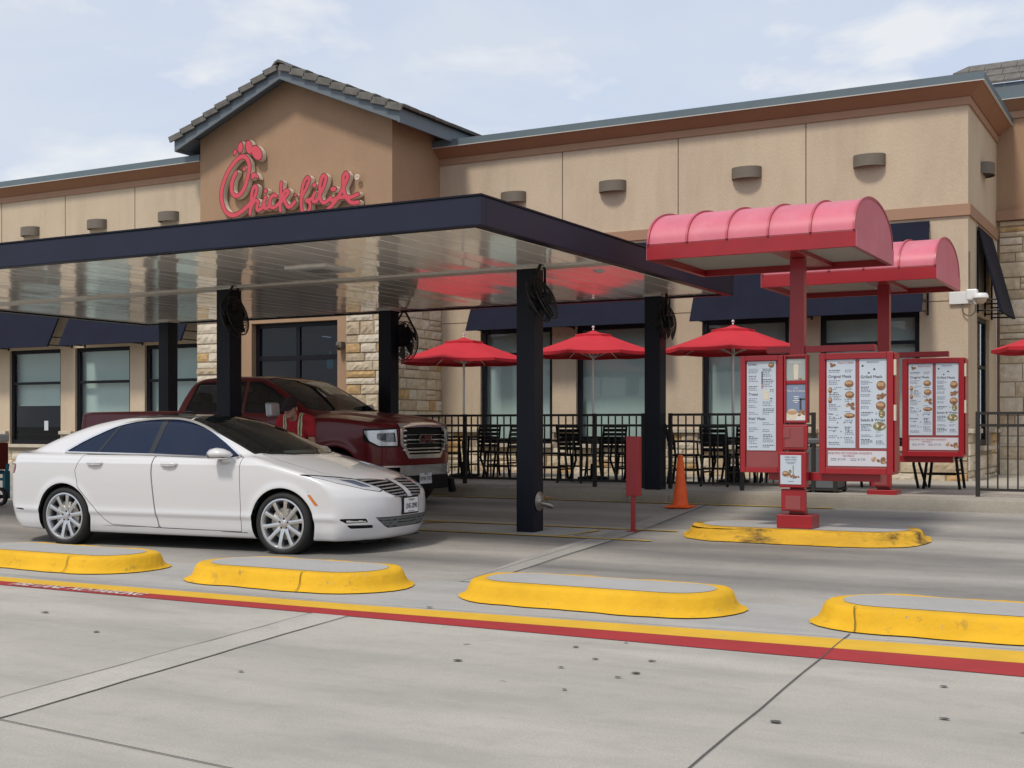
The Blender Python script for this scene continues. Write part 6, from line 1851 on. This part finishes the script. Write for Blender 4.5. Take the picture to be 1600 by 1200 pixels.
    for poly, hx in ((dF, 1.478), (dR, .466)):
        D = S.cut(lambda x, y, z, n: MX(sd_poly(x, z, poly) + .0035, out(y)))
        ds = S.emit_sides('door', D, 'paintwhite')
        D = S.cut(lambda x, y, z, n: MX(sd_poly(x, z, poly) - .0025, out(y))); S.emit_sides('panel_gap', D, 'seam', None, 0.008)
        for q, sg in enumerate((-1, 1)):
            mb = MB(); yy = sg * (w_t(hx) * s_t(.94) + .012)
            mb.tube([(hx - .115, yy - sg * .012, .937), (hx - .10, yy, .938), (hx - .05, yy + sg * .012, .940), (hx + .05, yy + sg * .012, .940), (hx + .10, yy, .938), (hx + .115, yy - sg * .012, .937)], [.006, .014, .0195, .0195, .014, .006], 10)
            h_ = mb.build('handle', 'paintwhite', ds[q], world=False, smooth=50)
            mb = MB(); mb.tube([(hx - .09, yy + sg * .010, .921), (hx, yy + sg * .020, .921), (hx + .09, yy + sg * .010, .921)], [.007, .011, .007], 8); mb.build('chrome_strip', 'chrome', ds[q], world=False, smooth=50)
    # rocker gap and lower crease
    S.emit_sides('panel_gap', S.cut(lambda x, y, z, n: MX(np.abs(z - .238 + .012 * (x - 1.5)) - .004, np.abs(x - 1.47) - .98, out(y))), 'seam', None, 0.006)
    hood = [(2.52, .715), (2.9, .71), (3.25, .69), (3.5, .58), (3.68, .36), (3.735, 0)]
    hood = hood + [(a, -b) for a, b in hood[::-1][1:]]
    hood = [(2.6, -.64)] + hood[::-1] + [(2.6, .64), (2.70, .4), (2.74, 0), (2.70, -.4)]
    Hd = S.cut(lambda x, y, z, n: MX(sd_poly(x, y, hood) + .003, .55 - n[:, 2], .70 - z))
    ho = S.emit('hood', Hd, 'paintwhite')
    S.emit('panel_gap', S.cut(lambda x, y, z, n: MX(sd_poly(x, y, hood) - .003, .45 - n[:, 2], .68 - z)), 'seamw', None, 0.006)
    S.emit_sides('panel_gap', S.cut(lambda x, y, z, n: MX(sd_line(x, z, [(3.30, .80), (3.22, .70), (3.19, .64)]) - .003, out(y))), 'seamw', None, 0.004)
    S.emit_sides('panel_gap', S.cut(lambda x, y, z, n: MX(sd_line(x, z, [(-1.0, .955), (-.66, .955), (-.60, 1.02)]) - .003, .5 - np.abs(y))), 'seamw', None, 0.004)
    tl = S.cut(lambda x, y, z, n: MX(-.93 - 0 * x + x + .0, np.abs(z - .86) - .055, n[:, 0] + .3)); S.emit('tail_light', tl, 'emblemred')
    S.emit('body', S.F, 'paintwhite')
    # wheel wells and floor
    for cx in (0, WB):
        for sg in (-1, 1):
            mb = MB()
            n_ = 24; v = []
            for yy in (sg * .88, sg * .50):
                v += [(cx + .372 * math.cos(PI * k / n_ * 1.16 - .25), yy, .33 + .372 * math.sin(PI * k / n_ * 1.16 - .25)) for k in range(n_ + 1)]
            mb.add(v, [(k, k + 1, n_ + 2 + k, n_ + 1 + k) for k in range(n_)])
            mb.add([v[n_ + 1 + k] for k in range(n_ + 1)], [tuple(range(n_ + 1))])
            mb.build('wheel_well', 'black', root, world=False, smooth=60)
    mb = MB(); mb.box(.42, WB - .42, -.80, .80, .155, .163); mb.box(WB + .2, 3.7, -.6, .6, .15, .158); mb.build('underbody', 'black', root, world=False)
    for cx in (0, WB):
        for sg in (-1, 1): wheel(root, cx, sg * .79, .335, .255, .235, sg, 10, 'satin', 0.024)
    # mirrors
    for sg in (-1, 1):
        mb = MB(); n_ = 10
        mb.tube([(2.085, sg * 1.00, 1.045), (2.10, sg * 1.00, 1.05), (2.16, sg * 1.005, 1.055), (2.23, sg * .995, 1.05), (2.29, sg * .975, 1.04), (2.315, sg * .96, 1.035)], [.045, .075, .082, .072, .045, .012], 16)
        for i, p in enumerate(mb.v): mb.v[i] = (p[0], sg * .99 + (p[1] - sg * .99) * 1.15, 1.05 + (p[2] - 1.05) * (.80 if p[2] > 1.05 else .62))
        mi = mb.build('side_mirror', 'paintwhite', root, world=False, smooth=60)
        mb = MB(); mb.box(2.09, 2.27, min(sg * .90, sg * 1.075), max(sg * .90, sg * 1.075), 1.000, 1.012); mb.build('chrome_strip', 'chrome', mi, world=False, bev=.004)
        mb = MB(); mb.tube([(2.22, sg * .98, 1.0), (2.26, sg * .90, .985), (2.28, sg * .84, .98)], [.035, .032, .045], 10); mb.build('mirror_foot', 'paintwhite', mi, world=False, smooth=60)
        mb = MB(); mb.disc((2.083, sg * .995, 1.048), .095, .05, 'x', 16); mb.build('mirror_glass', 'chrome', mi, world=False)
    # plate
    mb = MB(); mb.box(3.885, 3.915, -.175, .175, .415, .60); pf = mb.build('plate_frame', 'black', root, world=False, bev=.006)
    mb = MB(); mb.box(3.9155, 3.920, -.153, .153, .432, .585); pl = mb.build('license_plate', 'plate', pf, world=False, bev=.004)
    mb = MB(); put_text(mb, 'LNS-2090', .082, (3.9215, 0, .498), (0, 1, 0), (0, 0, 1), 0, 'CENTER', .78, .003)
    put_text(mb, '* TEXAS *', .034, (3.9215, 0, .562), (0, 1, 0), (0, 0, 1), 0, 'CENTER', 1.0, .002)
    mb.box(3.9201, 3.9212, -.07, .07, .440, .446); mb.build('plate_lettering', 'ink', pf, world=False)
    # cabin
    mb = MB()
    for yy in (-.38, .38):
        for x0 in (1.25, .35):
            mb.obox((x0 + .25, yy, .55), (.27, 0, .02), (0, .25, 0), (0, 0, .09)); mb.obox((x0 - .03, yy, .86), (.07, 0, -.02), (0, .25, 0), (-.11, 0, .30)); mb.obox((x0 - .17, yy, 1.20), (.05, 0, 0), (0, .13, 0), (-.02, 0, .075))
    mb.build('seat', 'interior2', root, world=False, bev=.03)
    mb = MB(); mb.prism([(1.95, .70), (2.05, .96), (2.35, 1.01), (2.62, 1.0), (2.62, .70)], -.68, .68, 'y'); mb.box(-.2, 2.6, -.72, .72, .30, .34); mb.build('dashboard', 'interior', root, world=False, bev=.02)
    mb = MB(); mb.tube([(1.93 + .04 * math.sin(2 * PI * k / 24), .38 + .185 * math.cos(2 * PI * k / 24), .98 + .185 * math.sin(2 * PI * k / 24)) for k in range(25)], .015, 8); mb.tube([(1.93, .2, .97), (1.96, .38, .95), (1.93, .56, .97)], .02, 6); mb.build('steering_wheel', 'black', root, world=False, smooth=50)
    mb = MB(); mb.obox((2.33, .28, 1.055), (.085, 0, .0), (0, .17, 0), (-.008, 0, .012)); mb.build('dash_paper', 'paper', root, world=False)
    mb = MB(); mb.obox((1.72, 0, 1.345), (.02, 0, 0), (0, .12, 0), (0, 0, .035)); mb.tube([(1.74, 0, 1.36), (1.70, 0, 1.43)], .012, 6); mb.build('rear_view_mirror', 'black', root, world=False, bev=.01)
    return root
build_sedan()

# ---------------------------------------------------------------- dark red pickup
def build_pickup():
    root = thing('pickup_truck', 'dark red crew cab pickup truck with chrome grille parked under the canopy behind the sedan', 'pickup truck', (-14.06, 14.90, 0.17))
    WB = 3.645
    w_t = Table((-1.4, .985), (0, .995), (.7, 1.0), (3.2, 1.0), (4.0, .995), (4.6, .97))
    s_t = Table((.2, .90), (.35, .95), (.5, .975), (.75, .99), (1.0, 1.0), (1.12, .998), (1.22, .985), (1.32, .965), (1.42, .94))
    zt = Table((-1.4, 1.40), (-1.0, 1.415), (.66, 1.42), (.72, 1.40), (.9, 1.37), (2.8, 1.36), (3.0, 1.385), (3.4, 1.385), (4.05, 1.335), (4.30, 1.285), (4.45, 1.215), (4.6, 1.10))
    xf = Table((.2, 4.38), (.45, 4.46), (.9, 4.48), (1.10, 4.475), (1.2, 4.455), (1.28, 4.40), (1.36, 4.25))
    zr = Table((.5, 1.0), (.66, 1.36), (.80, 1.68), (.93, 1.85), (1.10, 1.900), (1.5, 1.918), (2.0, 1.910), (2.18, 1.885), (2.35, 1.825), (2.62, 1.695), (3.09, 1.435), (3.3, 1.31), (3.45, 1.15), (5.0, 1.0))
    hump = lambda x, ay: np.where(x > 2.9, .045 * np.clip((.62 - ay) / .12, 0, 1), 0)
    def f(x, y, z):
        ay = np.abs(y)
        r0 = np.hypot(x, z - .42); r1 = np.hypot(x - WB, z - .42)
        lip = 0.022 * (np.exp(-((r0 - .50) / .05) ** 2) + np.exp(-((r1 - .50) / .05) ** 2))
        side = ay - w_t(x) * s_t(z) - lip
        top = z - (zt(x) - np.where(x > 2.8, .075 * (ay / .95) ** 2, .0) - .02 + hump(x, ay) * .5)
        bot = .30 - z
        fr = x - (xf(z) - .24 * (ay / .95) ** 4.5)
        rear = -1.29 - x + .03 * (ay / .9) ** 4
        b = smax(smax(side, top, .06), bot, .03)
        b = smax(smax(b, fr, .045), rear, .035)
        wg = .945 - (z - 1.35) * .30 - .05 * np.clip((x - 2.3), 0, 1)
        gs = (ay - wg) * .95
        gtp = (z - (zr(x) - .03 * (ay / .75) ** 3)) * .85
        g = smax(smax(gs, gtp, .08), 1.2 - z, .02)
        return smin(b, g, .025)
    S = Shell(f, (-1.4, -1.08, .25), (4.62, 1.08, 1.98), 0.024, root)
    S.cut(lambda x, y, z, n: MX(MN(np.hypot(x, z - .42), np.hypot(x - WB, z - .42)) - .475, .55 - np.abs(y)))
    side = lambda y, z: MX(.5 - np.abs(y), 1.36 - z)
    wf = [(2.01, 1.385), (2.01, 1.80), (2.20, 1.795), (2.45, 1.69), (2.86, 1.43), (2.86, 1.385)]
    wr = [(.88, 1.385), (.90, 1.46), (1.03, 1.785), (1.10, 1.80), (1.93, 1.805), (1.93, 1.385)]
    for poly in (wf, wr):
        S.emit_sides('side_window', S.cut(lambda x, y, z, n: MX(sd_poly(x, z, poly), side(y, z))), 'panedark', None, .006)
        S.emit_sides('window_trim', S.cut(lambda x, y, z, n: MX(sd_poly(x, z, poly) - .018, side(y, z) - .02)), 'black', None, .002)
    ws = [(2.16, 0), (2.18, .4), (2.25, .66), (2.62, .72), (3.02, .79), (3.12, .6), (3.18, 0)]
    ws = ws + [(a, -b) for a, b in ws[::-1][1:-1]]
    S.emit('windshield', S.cut(lambda x, y, z, n: MX(sd_poly(x, y, ws), 1.34 - z)), 'glassws', None, .004)
    S.emit('windshield_edge', S.cut(lambda x, y, z, n: MX(sd_poly(x, y, ws) - .03, 1.30 - z)), 'black', None, .003)
    S.emit('rear_window', S.cut(lambda x, y, z, n: MX(np.abs(y) - .62, 1.44 - z, z - 1.79, x - .92)), 'panedark', None, .004)
    nose = lambda x: 3.9 - x
    gr = [(.575, 1.195), (-1, 1.215), (-1, .735), (.41, .735), (.575, .93)]
    Fg = S.cut(lambda x, y, z, n: MX(sd_poly(np.abs(y), z, gr) + .045, nose(x)))
    bar, hole = S.sub(Fg, lambda x, y, z, n: MN(*[np.abs(z - c) - .010 for c in (1.140, 1.045, .985, .925, .865, .815)]))
    gi = S.emit('grille', hole, 'black', None, .035)
    S.emit('chrome_slats', bar, 'chrome', gi, -.004)
    S.emit('grille_frame', S.cut(lambda x, y, z, n: MX(sd_poly(np.abs(y), z, gr) - .012, nose(x))), 'chrome', gi, -.014)
    for sg in (-1, 1):
        for z in (1.11, 1.035, .97, .912, .84):
            mb = MB(); mb.tube([(4.455, sg * .50, z), (4.50, sg * .49, z)], [.022, .016], 10); mb.build('grille_stud', 'chrome', gi, world=False, smooth=50)
    mb = MB(); put_text(mb, 'GMC', .165, (4.518, .0, .992), (0, 1, 0), (0, 0, 1), 0, 'CENTER', 1.0, .010); lt = mb.build('emblem', 'emblemred', root, world=False)
    mb = MB(); put_text(mb, 'GMC', .178, (4.512, .0, .992), (0, 1, 0), (0, 0, 1), 0, 'CENTER', 1.02, .022); mb.build('emblem_edge', 'chrome', lt, world=False)
    hl = [(1.0, 1.11), (.64, 1.13), (.625, .905), (.88, .905), (.97, .97)]
    Fh = S.cut(lambda x, y, z, n: MX(sd_poly(np.abs(y), z, hl), 4.14 - x))
    inn, ring = S.sub(Fh, lambda x, y, z, n: MX(sd_poly(np.abs(y), z, [(.90, 1.075), (.67, 1.085), (.655, .955), (.83, .955), (.90, 1.0)]), nose(x)))
    hs = S.emit_sides('headlight', ring, 'satin', None, .0)
    S.emit_sides('lamp_surround', S.cut(lambda x, y, z, n: MX(sd_poly(np.abs(y), z, hl) - .022, 4.12 - x)), 'black', None, .004)
    c = S.V[inn].mean(1)[:, 1]
    for q, F in enumerate((inn[c < 0], inn[c >= 0])):
        S.emit('lamp_lens', F, 'lampdim', hs[q], .018)
        mb = MB(); yy = (-1, 1)[q] * .80; mb.lathe([(.045, 0), (.045, .01), (.0, .012)], (4.345, yy, 1.02), 'x', 16); mb.build('projector_lens', 'lampglass', hs[q], world=False, smooth=40)
    S.emit_sides('fog_corner', S.cut(lambda x, y, z, n: MX(np.abs(np.abs(y) - .70) - .10, np.abs(z - .56) - .05, nose(x))), 'black', None, .02)
    S.emit('lower_bumper', S.cut(lambda x, y, z, n: MX(z - .49, nose(x), .3 - n[:, 0])), 'black', None, .01)
    S.emit('bumper', S.cut(lambda x, y, z, n: MX(z - .635, nose(x) + .1, .05 - n[:, 0])), 'chrome', None, -.035)
    mb = MB(); mb.box(4.44, 4.49, -.62, .62, .28, .48); mb.tube([(4.46, .72, .42), (4.46, .78, .22)], [.05, .06], 10); mb.tube([(4.46, -.72, .42), (4.46, -.78, .22)], [.05, .06], 10); mb.build('air_dam', 'black', root, world=False, bev=.02)
    mb = MB(); mb.box(4.492, 4.500, -.155, .155, .365, .525); pl = mb.build('license_plate', 'plate', root, world=False, bev=.004)
    mb = MB(); put_text(mb, 'KVW-1937', .082, (4.5015, 0, .435), (0, 1, 0), (0, 0, 1), 0, 'CENTER', .78, .003); put_text(mb, 'TEXAS', .034, (4.5015, 0, .500), (0, 1, 0), (0, 0, 1), 0, 'CENTER', 1.0, .002); mb.build('plate_lettering', 'ink', pl, world=False)
    out = lambda y: .7 - np.abs(y)
    for poly in ([(1.99, 1.36), (1.985, .45), (2.95, .45), (2.98, .9), (2.92, 1.36)], [(.82, 1.36), (.80, .95), (.86, .5), (1.97, .45), (1.975, 1.36)]):
        ds = S.emit_sides('door', S.cut(lambda x, y, z, n: MX(sd_poly(x, z, poly) + .004, out(y))), 'paintred')
        S.emit_sides('panel_gap', S.cut(lambda x, y, z, n: MX(sd_poly(x, z, poly) - .004, out(y))), 'seam', None, .008)
        hx = min(p[0] for p in poly) + .12
        for q, sg in enumerate((-1, 1)):
            mb = MB(); mb.tube([(hx, sg * .99, 1.20), (hx + .02, sg * 1.02, 1.20), (hx + .16, sg * 1.02, 1.20), (hx + .18, sg * .99, 1.20)], .014, 8); mb.build('handle', 'chrome', ds[q], world=False, smooth=50)
    S.emit_sides('panel_gap', S.cut(lambda x, y, z, n: MX(np.abs(x - .72) - .007, out(y), z - 1.40)), 'seam', None, .012)
    S.emit('bed_cover', S.cut(lambda x, y, z, n: MX(x - .66, -1.22 - x, np.abs(y) - .90, .8 - n[:, 2], 1.2 - z)), 'black', None, .01)
    hood = [(3.18, .84), (3.9, .84), (4.25, .78), (4.36, .55), (4.38, 0)]
    hood = [(3.22, 0)] + hood + [(a, -b) for a, b in hood[::-1][1:]]
    S.emit('hood', S.cut(lambda x, y, z, n: MX(sd_poly(x, y, hood) + .004, .5 - n[:, 2], 1.1 - z)), 'paintred')
    S.emit('panel_gap', S.cut(lambda x, y, z, n: MX(sd_poly(x, y, hood) - .004, .4 - n[:, 2], 1.1 - z)), 'seam', None, .008)
    S.emit_sides('tail_light', S.cut(lambda x, y, z, n: MX(x + 1.16, .86 - np.abs(y), 1.0 - z, z - 1.34)), 'emblemred', None, -.003)
    S.emit('body', S.F, 'paintred')
    for cx in (0, WB):
        for sg in (-1, 1):
            mb = MB()
            n_ = 20; v = []
            for yy in (sg * .94, sg * .52): v += [(cx + .468 * math.cos(PI * k / n_ * 1.1 - .15), yy, .42 + .468 * math.sin(PI * k / n_ * 1.1 - .15)) for k in range(n_ + 1)]
            mb.add(v, [(k, k + 1, n_ + 2 + k, n_ + 1 + k) for k in range(n_)]); mb.add([v[n_ + 1 + k] for k in range(n_ + 1)], [tuple(range(n_ + 1))])
            mb.build('wheel_well', 'black', root, world=False, smooth=60)
    for cx in (0, WB):
        for sg in (-1, 1): wheel(root, cx, sg * .87, .405, .27, .275, sg, 6, 'satin', 0.035)
    for sg in (-1, 1):
        mb = MB(); mb.obox((2.70, sg * 1.15, 1.40), (.05, 0, 0), (0, .11, 0), (-.01, 0, .10)); mi = mb.build('side_mirror', 'mirrorcap', root, world=False, bev=.03, segs=3)
        mb = MB(); mb.tube([(2.70, sg * 1.08, 1.34), (2.74, sg * .94, 1.34)], .03, 8); mb.build('mirror_foot', 'black', mi, world=False, smooth=50)
    mb = MB()
    for yy in (-.42, .42):
        for x0 in (1.85, .95): mb.obox((x0 + .2, yy, .95), (.26, 0, 0), (0, .26, 0), (0, 0, .1)); mb.obox((x0 - .05, yy, 1.25), (.08, 0, 0), (0, .26, 0), (-.1, 0, .28)); mb.obox((x0 - .17, yy, 1.60), (.05, 0, 0), (0, .13, 0), (-.02, 0, .08))
    mb.build('seat', 'interior2', root, world=False, bev=.03)
    mb = MB(); mb.prism([(2.5, 1.0), (2.55, 1.32), (2.9, 1.38), (3.1, 1.36), (3.1, 1.0)], -.8, .8, 'y'); mb.box(.8, 3.0, -.85, .85, .6, .64); mb.build('dashboard', 'interior', root, world=False, bev=.02)
    return root
build_pickup()

# ------------------------------------------------------------------ the attendant between the cars
def build_person():
    t = thing('person', 'person in red shirt, reflective vest straps and dark cap, looking down between sedan and pickup', 'person', (-10.06, 12.66, zl(12.66)), R(14))
    def cap(P, a, b, ra, rb):
        a = np.array(a); b = np.array(b); d = b - a
        X = P[0] - a[0]; Y = P[1] - a[1]; Z = P[2] - a[2]
        h = np.clip((X * d[0] + Y * d[1] + Z * d[2]) / d.dot(d), 0, 1)
        return np.sqrt((X - h * d[0]) ** 2 + (Y - h * d[1]) ** 2 + (Z - h * d[2]) ** 2) - (ra + (rb - ra) * h)
    def ell(P, c, r):
        k = np.sqrt(((P[0] - c[0]) / r[0]) ** 2 + ((P[1] - c[1]) / r[1]) ** 2 + ((P[2] - c[2]) / r[2]) ** 2)
        return (k - 1) * min(r)
    hp = np.array((0.0, -.215, 1.475))                       # head centre; the face looks to -y and down
    ca, sa = math.cos(R(15)), math.sin(R(15))
    def head_local(P):
        x, y, z = P[0] - hp[0], P[1] - hp[1], P[2] - hp[2]
        return (x, y * ca + z * sa, -y * sa + z * ca)
    SH, EL, WR_ = {}, {}, {}
    for s in (-1, 1):
        SH[s] = (s * .185, -.055, 1.335); EL[s] = (s * .245, -.10, 1.06); WR_[s] = (s * .14, -.33, 1.02)
    def headf(P):
        Q = head_local(P)
        d = ell(Q, (0, .012, .035), (.077, .097, .098))
        d = smin(d, ell(Q, (0, -.03, -.045), (.058, .066, .072)), .03)          # jaw
        d = smin(d, ell(Q, (0, -.082, -.085), (.026, .022, .018)), .02)         # chin
        d = smin(d, cap(Q, (0, -.088, .022), (0, -.112, -.016), .010, .015), .012)   # nose
        for s in (-1, 1):
            d = smin(d, ell(Q, (s * .078, .012, -.005), (.012, .022, .034)), .008)   # ears
            d = smax(d, -ell(Q, (s * .032, -.098, .018), (.020, .014, .013)), .010)  # eye sockets
            d = smin(d, ell(Q, (s * .031, -.079, .018), (.0135, .0125, .0125)), .003)
        d = smin(d, ell(Q, (0, -.092, -.047), (.026, .014, .007)), .008)        # lips
        d = smax(d, -ell(Q, (0, -.108, -.0475), (.022, .012, .0022)), .004)
        return d
    def body(x, y, z):
        P = (x, y, z)
        d = headf(P)
        d = smin(d, cap(P, (0, -.10, 1.33), (0, -.17, 1.42), .058, .054), .03)   # neck
        tor = smin(ell(P, (0, -.045, 1.20), (.165, .105, .20)), ell(P, (0, 0, .98), (.155, .105, .14)), .10)
        d = smin(d, tor, .04)
        for s in (-1, 1):
            d = smin(d, cap(P, SH[s], EL[s], .052, .041), .04)
            d = smin(d, cap(P, EL[s], WR_[s], .040, .027), .015)
            w_ = np.array(WR_[s])
            d = smin(d, cap(P, w_, w_ + (-s * .012, -.075, -.004), .026, .034), .015)
            kn = w_ + (-s * .014, -.085, -.004)
            for q in range(4):
                o = (q - 1.5) * .0175
                a = kn + np.array((o, -.004, 0.0)); L_ = (.036, .042, .040, .031)[q]
                b = a + np.array((0, -L_, -.008)); c = b + np.array((0, -L_ * .5, -.026)); 
                d = smin(d, np.minimum(cap(P, a, b, .0088, .0080), cap(P, b, c, .0080, .0066)), .004)
            a = w_ + (-s * .036, -.03, 0.002); b = a + np.array((-s * .026, -.034, -.012)); c = b + np.array((-s * .004, -.028, -.012))
            d = smin(d, np.minimum(cap(P, a, b, .0115, .0095), cap(P, b, c, .0095, .0078)), .006)
            d = smin(d, cap(P, (s * .09, .0, .92), (s * .105, -.03, .50), .082, .056), .05)
            d = smin(d, cap(P, (s * .105, -.03, .50), (s * .11, .02, .09), .054, .036), .02)
            d = smin(d, cap(P, (s * .11, .03, .045), (s * .125, -.13, .03), .042, .030), .02)
        return d
    V, N, F = surface_nets(body, (-.40, -.55, -.02), (.40, .30, 1.68), .0125)
    np_mesh('body', V, N, F, 'skin', t)
    def shirt(x, y, z):
        P = (x, y, z)
        d = smin(ell(P, (0, -.045, 1.20), (.188, .128, .205)), ell(P, (0, 0, 1.0), (.178, .125, .16)), .10)
        d = smin(d, cap(P, (-.10, -.06, 1.335), (.10, -.06, 1.335), .082, .082), .05)
        for s in (-1, 1): d = smin(d, cap(P, SH[s], (s * .228, -.088, 1.14), .074, .066), .04)
        w_ = .004 * np.sin(z * 42 + x * 25) + .003 * np.sin(x * 60 - z * 30)
        d = d + w_
        d = smax(d, -ell(P, (0, -.20, 1.42), (.062, .085, .10)), .012)              # open collar
        d = smax(d, .88 - z, .01)
        for s in (-1, 1): d = smax(d, (1.125 - z) - 10 * np.clip(.17 - np.abs(x), 0, 1), .01)
        return d
    V, N, F = surface_nets(shirt, (-.40, -.35, .84), (.40, .2, 1.5), .0125)
    f2 = lambda: (V[:, 0], V[:, 1], V[:, 2])
    x, y, z = f2()
    cx = np.abs(x) - (.105 + .05 * np.clip((1.34 - z) * 1.2, -.2, 1) * -.6)
    V, N, Ft, F, _ = split_tris(V, N, F, np.maximum(np.abs(cx) - .024, np.maximum(.90 - z, y + .0 - .12)))
    cx = np.abs(V[:, 0]) - (.105 + .05 * np.clip((1.34 - V[:, 2]) * 1.2, -.2, 1) * -.6)
    V, N, Fd, Ft, _ = split_tris(V, N, Ft, np.abs(cx) - .0075)
    sh = np_mesh('shirt', V, N, F, 'shirtred', t)
    vs = np_mesh('vest_strap', V, N, Ft, 'vesttape', t, -.004); np_mesh('strap_stripe', V, N, Fd, 'vestgreen', vs, -.0045)
    def trous(x, y, z):
        P = (x, y, z)
        d = ell(P, (0, 0, .92), (.168, .12, .13))
        for s in (-1, 1):
            d = smin(d, cap(P, (s * .09, .0, .90), (s * .105, -.03, .50), .098, .074), .05)
            d = smin(d, cap(P, (s * .105, -.03, .50), (s * .11, .02, .09), .072, .060), .02)
        return smax(d + .003 * np.sin(z * 40), .075 - z, .01)
    V, N, F = surface_nets(trous, (-.3, -.25, .05), (.3, .2, 1.08), .0145); np_mesh('trousers', V, N, F, 'trouser', t)
    def shoe(x, y, z):
        P = (x, y, z)
        d = np.minimum(cap(P, (.11, .03, .05), (.125, -.14, .036), .050, .038), cap(P, (-.11, .03, .05), (-.125, -.14, .036), .050, .038))
        return smax(d, .004 - z, .006)
    V, N, F = surface_nets(shoe, (-.25, -.25, -.01), (.25, .15, .15), .012); np_mesh('shoes', V, N, F, 'black', t)
    def hat(x, y, z):
        P = (x, y, z); Q = head_local(P)
        d = ell(Q, (0, .014, .048), (.090, .110, .104))
        d = smax(d, .030 - Q[2] + .10 * Q[1], .006)
        d = smax(d, -ell(Q, (0, .012, .04), (.080, .100, .098)), .003)
        br = smax(ell(Q, (0, -.095, .043), (.082, .098, .30)), np.abs(Q[2] - .040 - .22 * (Q[1] + .10) + 2.2 * Q[0] ** 2) - .0045, .003)
        br = smax(br, Q[1] + .075, .004)
        return smin(d, br, .006)
    V, N, F = surface_nets(hat, (-.14, -.50, 1.34), (.14, -.02, 1.68), .0085); np_mesh('cap', V, N, F, 'cap_cloth', t)
    def hair(x, y, z):
        Q = head_local((x, y, z))
        d = ell(Q, (0, .022, .03), (.084, .100, .098))
        d = smax(d, Q[2] - .045, .004); d = smax(d, -.045 - Q[2] - .4 * (Q[1]), .006); d = smax(d, -.022 - Q[1], .006)
        return d
    V, N, F = surface_nets(hair, (-.14, -.45, 1.30), (.14, .0, 1.66), .009); np_mesh('hair', V, N, F, 'hair', t)
    mb = MB()
    def hw(q):
        x_, y_, z_ = q
        return (hp[0] + x_, hp[1] + y_ * ca - z_ * sa, hp[2] + y_ * sa + z_ * ca)
    for s in (-1, 1):
        mb.add([hw((s * .031 + .006 * math.cos(k * PI / 5), -.0925, .017 + .0052 * math.sin(k * PI / 5))) for k in range(10)], [tuple(range(10))])
        mb.quad(hw((s * .018, -.099, .037)), hw((s * .048, -.090, .039)), hw((s * .048, -.090, .044)), hw((s * .018, -.099, .043)))
    mb.build('eyes', 'hair', t, world=False)
    mb = MB(); mb.obox((0, -.425, 1.045), (.10, 0, 0), (0, .07, .02), (0, -.002, .006)); 
    tb = mb.build('tablet', 'black', None, world=False, bev=.004)
    tb.location = t.location; tb.rotation_euler = t.rotation_euler
    tag(tb, 'black tablet held in front of the person between the two vehicles', 'tablet')
    return t
build_person()
